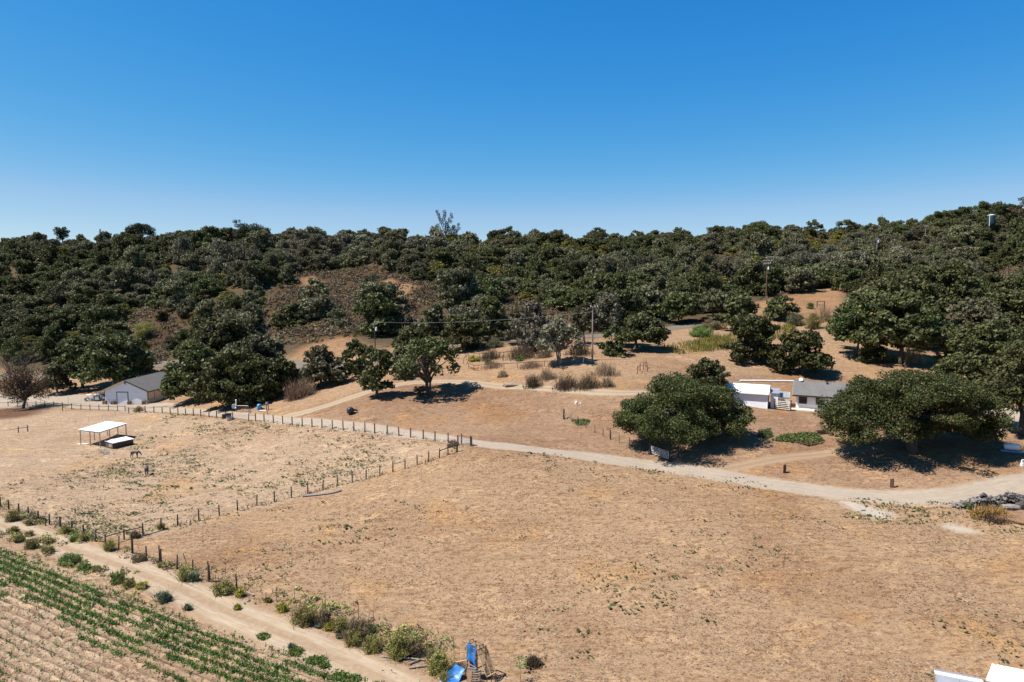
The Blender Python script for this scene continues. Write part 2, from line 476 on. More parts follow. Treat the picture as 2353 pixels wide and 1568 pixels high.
gg.links.new(math_n(gg, 'ADD', math_n(gg, 'MULTIPLY', n_fine, 1.0), math_n(gg, 'MULTIPLY', n_tiny, 0.5)), go.inputs['Height'])
def ground_mat(name):
    m, nt, b = new_mat(name)
    g = nt.nodes.new('ShaderNodeGroup'); g.node_tree = gg
    nt.links.new(g.outputs['Color'], b.inputs['Base Color'])
    b.inputs['Roughness'].default_value = 0.95; b.inputs['Specular IOR Level'].default_value = 0.1
    bump(nt, b, g.outputs['Height'], 0.75, 0.16)
    return m
M_GROUND = ground_mat('dry ground')
def grow(a, b, step, fac):
    out = [a]
    while out[-1] < b: out.append(out[-1] + step); step *= fac
    return out
xs = np.array(sorted(set([-v for v in grow(150, 5200, 1.8, 1.085)[1:]] + list(np.arange(-150, 150.1, 1.5)) + grow(150, 5200, 1.8, 1.085)[1:])))
ys = np.array([-v for v in grow(-40, 5000, 3, 1.2)[:0:-1]] + list(np.arange(40, 232, 1.3)) + grow(232, 6500, 1.5, 1.03))
XX, YY = np.meshgrid(xs, ys)
ZZ = zf(XX, YY)
nx, ny = len(xs), len(ys)
gv = np.stack([XX.ravel(), YY.ravel(), ZZ.ravel()], 1)
ii = np.arange(nx * ny).reshape(ny, nx)
gf = np.stack([ii[:-1, :-1].ravel(), ii[:-1, 1:].ravel(), ii[1:, 1:].ravel(), ii[1:, :-1].ravel()], 1)
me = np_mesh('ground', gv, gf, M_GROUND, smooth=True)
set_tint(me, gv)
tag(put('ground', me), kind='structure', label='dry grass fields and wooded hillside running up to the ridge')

# ---------------------------------------------------------------- roads, tracks and yards as sheets on the ground
def track_mat(name, c1, c2, rut=None, rough=0.95, edge=(0.62, 0.98), nscale=0.5):
    m, nt, b = new_mat(name)
    g = nt.nodes.new('ShaderNodeGroup'); g.node_tree = gg
    at = nt.nodes.new('ShaderNodeAttribute'); at.attribute_name = 'across'
    al = nt.nodes.new('ShaderNodeAttribute'); al.attribute_name = 'along'
    cb = nt.nodes.new('ShaderNodeCombineXYZ')
    nt.links.new(math_n(nt, 'MULTIPLY', at.outputs['Fac'], 6.0), cb.inputs[0]); nt.links.new(math_n(nt, 'MULTIPLY', al.outputs['Fac'], 0.22), cb.inputs[1])
    f = noise(nt, cb.outputs[0], 1.4, 6.0, 0.65)
    v = objvec(nt)
    f2 = noise(nt, v, nscale * 3, 5.0, 0.7)
    col = ramp(nt, math_n(nt, 'ADD', math_n(nt, 'MULTIPLY', f, 0.65), math_n(nt, 'MULTIPLY', f2, 0.35)), [(0.36, c1), (0.62, c2)])
    au = math_n(nt, 'ABSOLUTE', at.outputs['Fac'])
    if rut:                                               # wheel tracks are worn paler, the middle keeps grass
        mid = map_range(nt, math_n(nt, 'ABSOLUTE', math_n(nt, 'SUBTRACT', au, 0.42)), 0.12, 0.34, 0.0, rut[1])
        col = mix(nt, col, rut[0], math_n(nt, 'MULTIPLY', mid, map_range(nt, f2, 0.35, 0.6, 0.3, 1.0)))
    wob = math_n(nt, 'ADD', au, math_n(nt, 'MULTIPLY', math_n(nt, 'SUBTRACT', noise(nt, v, 0.8, 5.0, 0.7), 0.5), 0.75))
    col = mix(nt, col, g.outputs['Color'], map_range(nt, wob, *edge))
    nt.links.new(col, b.inputs['Base Color'])
    b.inputs['Roughness'].default_value = rough; b.inputs['Specular IOR Level'].default_value = 0.15
    bump(nt, b, math_n(nt, 'ADD', f, f2), 0.35, 0.06)
    return m
def smooth_line(pts, step=1.5):
    pts = [np.array(p[:2], float) for p in pts]
    P_ = [2 * pts[0] - pts[1]] + pts + [2 * pts[-1] - pts[-2]]
    out = []
    for i in range(1, len(P_) - 2):
        a, b, c, d = P_[i - 1:i + 3]
        n = max(2, int(np.linalg.norm(c - b) / step))
        for k in range(n):
            t = k / n
            out.append(0.5 * (2 * b + (c - a) * t + (2 * a - 5 * b + 4 * c - d) * t * t + (3 * b - a - 3 * c + d) * t ** 3))
    out.append(pts[-1])
    return np.array(out)
def strip(name, px, width, mat, lift=0.035, n=9, label=None, world=False):
    pts = px if world else [G(*p) for p in px]
    L = smooth_line(pts)
    T = np.gradient(L, axis=0); T /= np.linalg.norm(T, axis=1)[:, None]
    N = np.stack([-T[:, 1], T[:, 0]], 1)
    if not isinstance(width, (list, tuple)): width = [width] * 2
    wd = np.interp(np.linspace(0, 1, len(L)), np.linspace(0, 1, len(width)), width)
    u = np.linspace(-1, 1, n)
    xy = L[:, None, :] + N[:, None, :] * (u[None, :, None] * wd[:, None, None] / 2)
    z = zf(xy[..., 0], xy[..., 1]) + lift - 0.03 * np.abs(u)[None] ** 4
    v = np.concatenate([xy, z[..., None]], -1).reshape(-1, 3)
    ii = np.arange(len(L) * n).reshape(len(L), n)
    f = np.stack([ii[:-1, :-1].ravel(), ii[1:, :-1].ravel(), ii[1:, 1:].ravel(), ii[:-1, 1:].ravel()], 1)[:, ::-1]
    me = np_mesh(name, v, f, mat, smooth=True)
    set_tint(me, v)
    a = me.attributes.new('across', 'FLOAT', 'POINT'); a.data.foreach_set('value', np.tile(u, len(L)).astype(np.float32))
    s = np.concatenate([[0], np.cumsum(np.linalg.norm(np.diff(L, axis=0), axis=1))])
    a = me.attributes.new('along', 'FLOAT', 'POINT'); a.data.foreach_set('value', np.repeat(s, n).astype(np.float32))
    return tag(put(name, me), kind='structure', label=label)
def patch(name, px, mat, lift=0.03, step=0.8, soft_w=1.2, label=None):
    """irregular sheet: 'across' runs to 1 at its outline"""
    poly = GP(px); a = np.array([p[:2] for p in poly])
    lo, hi = a.min(0) - soft_w, a.max(0) + soft_w
    gx, gy = np.meshgrid(np.arange(lo[0], hi[0] + step, step), np.arange(lo[1], hi[1] + step, step))
    d = poly_dist(gx, gy, poly); d = np.where(in_poly(gx, gy, poly), d, -d)
    keep = d > -soft_w
    z = zf(gx, gy) + lift
    idx = -np.ones(gx.shape, int); idx[keep] = np.arange(keep.sum())
    q = np.stack([idx[:-1, :-1].ravel(), idx[:-1, 1:].ravel(), idx[1:, 1:].ravel(), idx[1:, :-1].ravel()], 1)
    q = q[(q >= 0).all(1)]
    v = np.stack([gx[keep], gy[keep], z[keep]], 1)
    me = np_mesh(name, v, q, mat, smooth=True)
    set_tint(me, v)
    at = me.attributes.new('across', 'FLOAT', 'POINT'); at.data.foreach_set('value', (0.8 - d[keep] / soft_w * 0.35).clip(0, 1.3).astype(np.float32))
    at = me.attributes.new('along', 'FLOAT', 'POINT'); at.data.foreach_set('value', (v[:, 0]).astype(np.float32))
    return tag(put(name, me), kind='structure', label=label)
GR1, GR2 = S(210, 188, 164, KA), S(236, 216, 192, KA)
M_GRAVEL = track_mat('pale gravel', GR1, GR2)
M_DRIVE = track_mat('two rut drive', S(214, 186, 152, KA), S(236, 214, 182, KA), rut=(S(196, 158, 120, KA), 0.6), edge=(0.55, 1.0))
M_DIRT = track_mat('dirt track', S(220, 188, 152, KA), S(252, 226, 194, KA), rut=(S(206, 168, 132, KA), 0.8), edge=(0.72, 1.05))
M_ASPH = track_mat('worn asphalt', S(140, 130, 118, KA), S(176, 164, 148, KA), edge=(0.75, 1.1))
M_FAINT = track_mat('faint drive', S(204, 168, 134, KA), S(226, 196, 162, KA), rut=(S(196, 158, 122, KA), 0.7), edge=(0.3, 0.9))
M_SAND = track_mat('pale sandy ground', S(226, 204, 178, KA), S(246, 232, 212, KA), edge=(0.35, 1.0))
strip('gravel_road', [(-140, 931), (0, 931), (150, 933.5), (260, 938), (350, 942), (430, 945.5), (520, 953), (600, 961), (680, 968.5), (800, 979), (900, 992), (1000, 1005), (1100, 1019),
      (1250, 1037), (1400, 1056), (1520, 1074), (1650, 1093), (1780, 1115), (1900, 1132), (2000, 1141), (2100, 1144), (2200, 1139), (2280, 1126), (2360, 1108), (2480, 1082)],
      [6.4, 6.2, 6.0, 4.4, 3.7, 3.5, 3.5, 3.7, 4.4, 6.0], M_GRAVEL, 0.05, label='pale gravel road along the red post fence')
strip('farm_drive', [(640, 961), (700, 948), (760, 930), (830, 906), (890, 889), (950, 880), (1010, 877), (1090, 881), (1200, 890), (1310, 897), (1420, 903), (1540, 905), (1640, 930)],
      [3.6, 4.0, 3.6, 3.4, 3.2, 3.0], M_DRIVE, 0.035, label='two rut drive climbing past the spreading oak')
strip('house_drive', [(1640, 1083), (1750, 1062), (1860, 1047), (1960, 1034), (2060, 1022), (2200, 1000), (2400, 980)], 3.0, M_FAINT, 0.02)
strip('dirt_track', [(-140, 1172), (0, 1207), (157, 1262), (308, 1313), (476, 1385), (659, 1462), (830, 1540), (1000, 1622)], [4.6, 4.8, 5.2, 5.2, 5.2], M_DIRT, 0.04, n=13, label='tan dirt track between the fence and the crop rows')
strip('asphalt_road', [(-60, 868), (100, 862), (250, 850), (420, 836), (560, 840), (700, 842), (850, 832), (980, 802), (1060, 790), (1150, 783), (1300, 775), (1450, 766), (1560, 752), (1660, 738), (1740, 730)],
      5.0, M_ASPH, 0.06, n=7, label='narrow asphalt road at the foot of the wooded hill')
patch('barn_yard', [(-140, 924), (-140, 908), (60, 907.5), (160, 907.5), (232, 909), (236, 928), (345, 930), (352, 926), (420, 932), (350, 936), (200, 929)], M_GRAVEL, 0.03, label='pale flat yard beside the white barn')
patch('sand_patch', [(1905, 1145), (1950, 1143), (1990, 1160), (2050, 1175), (2060, 1195), (2010, 1196), (1960, 1175)], M_SAND, 0.025, 0.5, 0.8)
patch('sand_patch', [(2150, 1207), (2190, 1203), (2250, 1220), (2260, 1228), (2200, 1226)], M_SAND, 0.025, 0.4, 0.6)
patch('paved_yard', [(2215, 985), (2260, 945), (2400, 930), (2400, 1000)], M_GRAVEL, 0.03)

# ---------------------------------------------------------------- ploughed crop field with furrows
rd = Vector((0.888, -0.46)); rn = Vector((-0.46, -0.888))      # along the rows, across the rows (away from the track)
R0 = G(0, 1262)
ROW = 0.88
NR, DR, NS, DS = 300, 0.12, 210, 0.5
uu, ss = np.meshgrid(np.arange(NR) * DR, np.arange(NS) * DS - 38)
fx = R0.x + rd.x * ss + rn.x * uu; fy = R0.y + rd.y * ss + rn.y * uu
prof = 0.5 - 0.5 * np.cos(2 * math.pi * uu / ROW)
edge = np.minimum(np.minimum(sstep(0, 0.9, uu), sstep(0, 0.9, uu.max() - uu)), np.minimum(sstep(-38, -36, ss), sstep(0, 2, ss.max() - ss)))
fz = zf(fx, fy) - 0.10 + edge * (0.16 + 0.21 * prof ** 1.3 + nrg.normal(0, 0.03, uu.shape) + 0.03 * np.sin(ss * 2.1 + uu * 3))
cv = np.stack([fx.ravel(), fy.ravel(), fz.ravel()], 1)
ii = np.arange(NR * NS).reshape(NS, NR)
cf = np.stack([ii[:-1, :-1].ravel(), ii[:-1, 1:].ravel(), ii[1:, 1:].ravel(), ii[1:, :-1].ravel()], 1)[:, ::-1]
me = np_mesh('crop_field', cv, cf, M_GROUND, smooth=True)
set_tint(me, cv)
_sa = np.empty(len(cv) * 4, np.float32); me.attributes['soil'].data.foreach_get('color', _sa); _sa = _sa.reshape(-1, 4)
_sa[:, :3] *= (0.74 + 0.34 * prof.ravel()[:, None])        # soil tint darker in the furrows, paler on the beds, following their profile
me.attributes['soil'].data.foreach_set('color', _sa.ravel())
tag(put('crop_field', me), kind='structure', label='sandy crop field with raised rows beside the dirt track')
# ---------------------------------------------------------------- foliage makers
def leaf_mesh_data(c, nrm, size, rg, up=0.15, jit=0.75, asp=(0.55, 1.0)):
    """one small irregular four-sided leaf spray per row of c"""
    n = len(c)
    nn = nrm + rg.normal(0, jit, (n, 3)); nn[:, 2] += up
    nn /= np.linalg.norm(nn, axis=1)[:, None] + 1e-9
    r = rg.normal(0, 1, (n, 3))
    t = np.cross(nn, r); t /= np.linalg.norm(t, axis=1)[:, None] + 1e-9
    b = np.cross(nn, t)
    a = size[:, None] * 0.5
    w = a * rg.uniform(asp[0], asp[1], (n, 1))
    k = rg.uniform(0.65, 1.2, (n, 4, 1))
    v = np.stack([c + t * a * k[:, 0], c + b * w * k[:, 1], c - t * a * k[:, 2], c - b * w * k[:, 3]], 1)
    return v.reshape(-1, 3)
def quads(n, off=0): return (np.arange(n * 4).reshape(n, 4) + off)
def clump_leaves(cl, leaf, cover, rg, hang=0.0):
    """cl: rows x,y,z,rx,ry,rz -> leaves on the shells of the clumps"""
    C, Nn, Sz = [], [], []
    for x, y, z, rx, ry, rz in cl:
        area = 4 * math.pi * ((rx * ry) ** 1.6 / 3 + (rx * rz) ** 1.6 / 3 + (ry * rz) ** 1.6 / 3) ** (1 / 1.6)
        n = max(6, int(area * cover / (leaf * leaf * 0.38)))
        d = rg.normal(0, 1, (n, 3)); d /= np.linalg.norm(d, axis=1)[:, None]
        rr = rg.uniform(0.62, 1.06, (n, 1)) * (1 + 0.16 * np.sin(d[:, :1] * 5 + x * 3) * np.cos(d[:, 1:2] * 4 + y * 3))
        p = d * rr * np.array([rx, ry, rz])
        if hang: p[:, 2] -= hang * rg.random(n) ** 2 * (d[:, 2] < 0.2)
        C.append(p + np.array([x, y, z])); Nn.append(d); Sz.append(leaf * rg.uniform(0.6, 1.45, n))
    return np.concatenate(C), np.concatenate(Nn), np.concatenate(Sz)
def limb_path(a, b, rg, n=6, sag=0.1):
    a, b = np.array(a, float), np.array(b, float)
    L = np.linalg.norm(b - a)
    o = rg.normal(0, sag * L * 0.35, 3)
    pts = []
    for i in range(n + 1):
        t = i / n
        p = a + (b - a) * t + o * math.sin(t * math.pi) + rg.normal(0, 0.02 * L, 3) * (0 < i < n)
        p[2] += sag * L * math.sin(t * math.pi)
        pts.append(tuple(p))
    return pts
def oak_shape(rg, W, D, H, hb, n, dens=(0.10, 0.155), flat=0.62, lobes=0.2, skirt=0.25, peak=0.9, lean=(0, 0)):
    """clumps of a broad dome: W wide, D deep, H high, lowest leaves at hb"""
    ph = rg.uniform(0, 6.28, 3); cl = []
    for i in range(n):
        az = rg.uniform(0, 2 * math.pi)
        lob = 1 + lobes * math.sin(2 * az + ph[0]) * 0.6 + lobes * math.sin(3 * az + ph[1]) * 0.7 + lobes * 0.5 * math.sin(5 * az + ph[2])
        q = math.sqrt(rg.random())
        rc = W * rg.uniform(*dens)
        rx = (W / 2 - rc * 0.7) * q * lob; ry = (D / 2 - rc * 0.7) * q * lob
        top = hb + (H - hb) * (max(0, 1 - q ** 2.2 * peak) ** 0.6) * rg.uniform(0.86, 1.0)
        rz = rc * flat * rg.uniform(0.85, 1.25)
        z = top - rz
        if rg.random() < skirt: z = hb + rz * 0.4 + (top - hb) * rg.random() * 0.6
        if q > 0.72 and rg.random() < 0.55: z = hb + rz * 0.3 + rg.random() * (H - hb) * 0.3
        cl.append((math.cos(az) * rx + lean[0] * z, math.sin(az) * ry + lean[1] * z, max(z, rz * 0.75), rc * rg.uniform(0.85, 1.2), rc * rg.uniform(0.85, 1.2), rz))
    return cl
def sublobes(cl, rg, k=5, fr=(0.36, 0.58)):
    """break every bough into smaller tufts standing out of its upper and outer side"""
    out = []
    for x, y, z, rx, ry, rz in cl:
        for _ in range(k):
            d = rg.normal(0, 1, 3); d[2] = d[2] * 0.8 + 0.25; d /= np.linalg.norm(d)
            f = rg.uniform(*fr)
            out.append((x + d[0] * rx * 0.78, y + d[1] * ry * 0.78, max(0.2, z + d[2] * rz * 0.8), rx * f, ry * f, rz * f * 1.1))
        out.append((x, y, z, rx * 0.66, ry * 0.66, rz * 0.66))
    return out
def trunk_build(mb, rg, cl, r, fork, nlimb=7, base=(0, 0, 0), stems=1, deep=0.85):
    pick = sorted(cl, key=lambda c: -(math.hypot(c[0], c[1]) + 0.3 * c[2]))[:max(nlimb * 3, 8)]
    rg.shuffle(pick)
    for s in range(stems):
        a = rg.uniform(0, 6.28); off = r * 0.8 * (stems > 1)
        b0 = (base[0] + math.cos(a) * off, base[1] + math.sin(a) * off, base[2] - 0.4)
        f = (b0[0] + rg.normal(0, 0.12) * fork + math.cos(a) * off * 1.5, b0[1] + rg.normal(0, 0.1) * fork, fork)
        pts = limb_path(b0, f, rg, 4, 0.02)
        rr = [r * 1.35, r * 1.05, r * 0.95, r * 0.85, r * 0.8]
        if stems > 1: rr = [x * 0.75 for x in rr]
        mb.tube(pts, rr, 8)
        for c in pick[s::stems][:nlimb]:
            e = (c[0] * deep, c[1] * deep, c[2] - c[5] * 0.1)
            lp = limb_path(pts[-1], e, rg, 6, 0.10)
            r1 = r * rg.uniform(0.38, 0.6)
            mb.tube(lp, [r1 * (1 - 0.8 * i / 6) for i in range(7)], 6, cap=False)
            for _ in range(2):
                k = int(rg.integers(2, 5)); c2 = cl[int(rg.integers(len(cl)))]
                e2 = np.array(lp[k]) * 0.55 + np.array(c2[:3]) * 0.45
                mb.tube(limb_path(lp[k], e2, rg, 4, 0.08), [r1 * 0.45 * (1 - 0.7 * i / 4) for i in range(5)], 5, cap=False)
# leaf and bark colours
L_OAK = leafmat('dark oak leaves', (0.030, 0.035, 0.012), (0.122, 0.124, 0.040))
L_OAK2 = leafmat('rust flecked oak leaves', (0.020, 0.028, 0.008), (0.086, 0.099, 0.025), extra=(0.22, 0.12, 0.05))  # oak green with scattered rusty leaves
L_GREY = leafmat('grey green oak leaves', (0.054, 0.053, 0.027), (0.180, 0.168, 0.084))
L_PALE = leafmat('lichen hung leaves', (0.070, 0.066, 0.042), (0.21, 0.195, 0.125))
L_OLIVE = leafmat('olive yellow leaves', (0.062, 0.057, 0.012), (0.225, 0.192, 0.036))
L_PINE = leafmat('pine needles', (0.013, 0.024, 0.010), (0.048, 0.068, 0.022))
L_EUC = leafmat('gum leaves', (0.032, 0.036, 0.024), (0.085, 0.085, 0.055))
L_RUST = leafmat('rusty dying leaves', (0.07, 0.040, 0.025), (0.20, 0.105, 0.060))
L_SCRUB = leafmat('dry brown scrub', (0.048, 0.034, 0.022), (0.145, 0.102, 0.062))
L_BUSH = leafmat('olive roadside bush', (0.13, 0.118, 0.036), (0.34, 0.30, 0.095))
L_MUST = leafmat('yellow green weeds', (0.13, 0.125, 0.022), (0.42, 0.36, 0.06))
L_GREEN = leafmat('fresh green leaves', (0.060, 0.095, 0.022), (0.19, 0.25, 0.058))
L_BLUE = leafmat('blue green leaves', (0.070, 0.088, 0.052), (0.19, 0.22, 0.13))
L_BROWNB = leafmat('dry brown bush', (0.085, 0.062, 0.036), (0.23, 0.165, 0.095))
L_DRYG = leafmat('dry brush stalks', (0.14, 0.095, 0.062), (0.32, 0.225, 0.145))
L_GOLD = leafmat('golden dry grass', (0.17, 0.090, 0.030), (0.38, 0.21, 0.07))
L_STRAW = leafmat('bleached straw', (0.22, 0.15, 0.09), (0.48, 0.35, 0.21))
M_BARK = worn('oak bark', (0.085, 0.068, 0.054), 0.45, 3.0, 0.9, stretch=(1, 1, 0.3), bmp=0.4)
M_BARKP = worn('pale bark', (0.24, 0.205, 0.17), 0.4, 3.0, 0.9, stretch=(1, 1, 0.3), bmp=0.4)

HEROES = []
def hero(px, py, wpx, hpx, label, leaf_m, kind='oak', seed=1, hb=0.12, n=64, depth=0.9, leaf=None, cover=0.85, bark=None, r=None, name='oak_tree', cat='tree', group=None,
         stems=1, fork=None, sub=5, skirt=0.3, lobes=0.2, flat=0.62, hang=0.0, peak=0.9, dens=(0.10, 0.155), nlimb=7, lean=(0, 0)):
    p = G(px, py); k = mpp(p)
    W, H = wpx * k, hpx * k * 1.0
    leaf = leaf or max(0.31, 0.0042 * p.y)
    rg = np.random.default_rng(seed)
    cl = oak_shape(rg, W, W * depth, H, H * hb, n, dens, flat, lobes, skirt, peak, lean)
    t = thing(name, label, cat, p, 0, group)
    c, nr, sz = clump_leaves(sublobes(cl, rg, sub) if sub else cl, leaf, cover * 0.62, rg, hang * H)
    c[:, 2] = np.maximum(c[:, 2], 0.05)
    put('crown', np_mesh('crown', leaf_mesh_data(c, nr, sz, rg), quads(len(c)), leaf_m), t)
    mb = MB()
    trunk_build(mb, rg, cl, r or max(0.18, W * 0.028), fork or max(1.0, H * 0.26), nlimb, stems=stems)
    put('trunk', mb.mesh('trunk', bark or M_BARK, None, True), t)
    HEROES.append((p.x, p.y, W))
    return t

# the big oaks on the slope and round the houses
hero(1562, 1016, 308, 166, 'broad dark green oak in front of the white shed behind the white pipe gate', L_OAK2, seed=3, n=84, hb=0.17, depth=0.8, leaf=0.235, cover=0.6, stems=2, r=0.5, lobes=0.2, skirt=0.42, dens=(0.075, 0.13))
hero(1622, 915, 114, 98, 'rounded oak rising behind the broad oak beside the white shed', L_OAK, seed=4, n=56, hb=0.2)
hero(2095, 1036, 446, 206, 'largest spreading oak with low boughs hiding the right end of the white house', L_OAK2, seed=5, n=112, hb=0.20, depth=0.6, leaf=0.235, cover=0.6, stems=3, r=0.55, lobes=0.08, skirt=0.42, peak=0.82, dens=(0.06, 0.105))
hero(2345, 1000, 170, 230, 'tall oak at the right edge behind the largest spreading oak', L_OAK, seed=6, n=90, hb=0.30, stems=2, r=0.5)
hero(2265, 905, 190, 180, 'dense oak on the slope above the right end of the white house', L_OAK, seed=7, n=90, hb=0.12, stems=2)
hero(2235, 790, 150, 110, 'oak with grey tinge at the foot of the right hand scrub slope', L_GREY, seed=8, n=60)
hero(1968, 818, 150, 132, 'left oak of the pair shading the slope above the white house', L_OAK2, seed=9, n=60, hb=0.28, stems=2, r=0.34, lobes=0.3)
hero(2065, 838, 176, 176, 'right oak of the pair, with drooping boughs, above the white house', L_OAK, seed=90, n=70, hb=0.26, stems=3, r=0.40, lobes=0.3)
hero(2010, 832, 90, 55, 'low dark oak regrowth at the foot of the multi stemmed oak', L_OAK, seed=10, n=26, hb=0.0, leaf=0.3)
hero(1727, 832, 132, 116, 'bright green rounded oak beside the yellow weeds', L_OAK2, seed=11, n=70, hb=0.06)
hero(1843, 860, 134, 108, 'lopsided oak casting a shadow on the slope behind the white house', L_OAK2, seed=12, n=66, hb=0.10)
hero(1702, 760, 104, 88, 'oak behind the bright green rounded oak by the tall power pole', L_OAK, seed=13, n=50)
hero(1795, 733, 84, 58, 'small oak to the right of the tall power pole', L_OAK, seed=14, n=40)
hero(1408, 815, 66, 74, 'low dense oak on the left of the dark leaning pair near the bare pole', L_OAK, seed=15, n=40, hb=0.0, skirt=0.5)
hero(1462, 800, 128, 86, 'dark leaning oak casting shadow beside the bare pole', L_OAK, seed=16, n=62, hb=0.22, r=0.35, lean=(0.15, 0))
hero(985, 908, 170, 138, 'spreading oak with forked trunk and open boughs beside the farm drive', L_OAK, seed=17, n=50, hb=0.40, fork=2.4, r=0.30, stems=3, nlimb=10, lobes=0.42, cover=0.7, skirt=0.10, hang=0.10, flat=0.5, dens=(0.08, 0.13), bark=M_BARK)
hero(962, 908, 28, 36, 'leafy suckers at the foot of the spreading oak', L_OAK, seed=18, n=30, hb=0.0, leaf=0.25, cover=1.2, r=0.05, fork=0.5, skirt=0.9, sub=3, name='oak_sapling')
hero(866, 912, 82, 124, 'narrow oak with leafy trunk on the lower side of the farm drive', L_OAK, seed=19, n=64, hb=0.14, cover=1.0, depth=1.0, r=0.3, fork=1.2, skirt=0.5, peak=0.7)
hero(740, 888, 112, 98, 'grey green bushy oak at the bend above the farm drive', L_GREY, seed=20, n=56, hb=0.06)
hero(820, 868, 84, 92, 'oak between the bushy oak and the narrow oak', L_OAK, seed=21, n=46)
hero(925, 868, 70, 74, 'oak behind the left side of the spreading oak', L_OAK, seed=22, n=40)
hero(452, 920, 150, 150, 'tall dense oak touching the right side of the white barn', L_OAK, seed=23, n=86, hb=0.06, skirt=0.4)
hero(545, 928, 170, 140, 'wide dense oak in the grove right of the white barn', L_OAK, seed=24, n=90, hb=0.08, skirt=0.4)
hero(640, 908, 112, 92, 'lower oak on the right end of the grove by the blue tank', L_OAK, seed=25, n=60, hb=0.06)
hero(520, 890, 190, 170, 'tallest oak at the back of the grove right of the white barn', L_OAK, seed=26, n=90, hb=0.2)
hero(600, 880, 130, 120, 'oak at the back of the grove behind the lower oak', L_GREY, seed=27, n=60, hb=0.2)
hero(262, 908, 152, 150, 'big oak standing behind the white barn', L_OAK, seed=28, n=84, hb=0.28, stems=2, bark=M_BARKP)
hero(190, 893, 110, 130, 'oak left of the big oak behind the white barn', L_OAK, seed=29, n=60, hb=0.2)
hero(325, 862, 60, 100, 'oak behind the ridge of the white barn roof', L_OAK, seed=30, n=40)
hero(132, 905, 74, 74, 'small grey green tree at the back of the barn yard', L_GREY, seed=31, n=40, hb=0.1)
hero(868, 770, 106, 100, 'round oak on the scrub slope above the small transformer pole', L_OAK, seed=32, n=60, hb=0.05)
hero(728, 714, 82, 76, 'lone oak standing in the brown scrub of the hillside', L_GREY, seed=33, n=50, hb=0.05)
hero(925, 765, 66, 70, 'thin grey oak right of the round oak on the scrub slope', L_PALE, seed=34, n=34, cover=0.5)
hero(985, 770, 64, 68, 'grey oak with bare soil showing below it on the scrub slope', L_GREY, seed=35, n=34, cover=0.7)
hero(950, 812, 96, 68, 'oak above the spreading oak beside the asphalt road', L_OAK, seed=36, n=50)
hero(1062, 805, 110, 90, 'oak overhanging the bend of the asphalt road', L_OAK, seed=37, n=56, hb=0.2)
hero(1125, 780, 90, 100, 'tall dark oak above the asphalt road', L_OAK, seed=38, n=50)
hero(1285, 838, 112, 108, 'lichen draped oak with pale bent trunks behind the corral', L_PALE, seed=39, n=52, hb=0.36, cover=0.55, stems=3, r=0.22, bark=M_BARKP, hang=0.1)
hero(1225, 808, 104, 118, 'pale lichen draped oak left of the bent trunks', L_PALE, seed=40, n=52, hb=0.15, cover=0.65, bark=M_BARKP, hang=0.1)
hero(1190, 790, 70, 90, 'grey green oak at the roadside behind the corral brush', L_GREY, seed=41, n=40)
hero(1345, 792, 84, 100, 'grey green oak just left of the bare pole', L_GREY, seed=42, n=44, hb=0.28, cover=0.7)
hero(1395, 760, 90, 90, 'dull brownish green oak behind the bare pole', L_PALE, seed=43, n=44, cover=0.6)
hero(1560, 742, 110, 70, 'oak at the left end of the row above the asphalt road', L_OAK, seed=44, n=50, hb=0.25, r=0.25)
hero(1640, 735, 100, 72, 'oak at the right end of the row above the asphalt road', L_GREY, seed=45, n=50, hb=0.25, r=0.25)
hero(1480, 735, 110, 84, 'oak behind the dark leaning pair', L_GREY, seed=46, n=50)
hero(1850, 660, 130, 54, 'low wide oak shading the top of the bare clearing', L_OAK, seed=47, n=50, hb=0.15)
hero(1990, 722, 100, 66, 'oak at the right side of the bare clearing', L_GREY, seed=48, n=50)
hero(2070, 735, 190, 110, 'large oak at the top of the grove above the white house', L_OAK, seed=49, n=80)
hero(2180, 715, 150, 120, 'oak on the right of the grove above the white house', L_OAK, seed=50, n=70)
hero(1990, 770, 120, 110, 'oak on the left of the grove above the white house', L_OAK, seed=51, n=60)
hero(2120, 800, 130, 100, 'oak with drooping boughs over the dead grass clump', L_OAK2, seed=52, n=60)
hero(2300, 760, 130, 100, 'oak at the right edge below the scrub slope', L_OAK, seed=53, n=60)
hero(2330, 860, 120, 120, 'oak at the right edge above the tall oak', L_OAK2, seed=54, n=60)
hero(2200, 850, 90, 80, 'small oak between the multi stemmed oak and the dense slope oak', L_OAK, seed=55, n=44)

# rusty dying tree at the far left: dense twigs, some leaves
p = G(48, 940); k = mpp(p)
t = thing('dying_tree', 'half bare tree with rusty brown leaves at the left edge by the fence', 'tree', p)
rg = np.random.default_rng(60)
W, H = 135 * k, 150 * k
cl = oak_shape(rg, W, W, H, H * 0.17, 46, lobes=0.15, skirt=0.6, peak=0.6)
mb = MB(); trunk_build(mb, rg, cl, 0.5, 2.2, 9, stems=2)
for c in cl:
    for _ in range(7):
        a = np.array(c[:3]) * (0.55, 0.55, 0.7); e = np.array(c[:3]) + rg.normal(0, 1, 3) * np.array(c[3:]) * 0.9 + (0, 0, 0.5)
        mb.tube(limb_path(a, e, rg, 3, 0.05), [0.06, 0.045, 0.03, 0.015], 4, cap=False)
put('trunk', mb.mesh('trunk', M_BARK, None, True), t)
low = [c for c in cl if c[2] < H * 0.62]
c, nr, sz = clump_leaves(low, 0.30, 0.13, rg); put('crown', np_mesh('crown', leaf_mesh_data(c, nr, sz, rg), quads(len(c)), L_RUST), t)
c, nr, sz = clump_leaves(low[::2], 0.30, 0.16, rg); put('green_foliage', np_mesh('green_foliage', leaf_mesh_data(c, nr, sz, rg), quads(len(c)), L_OAK), t)
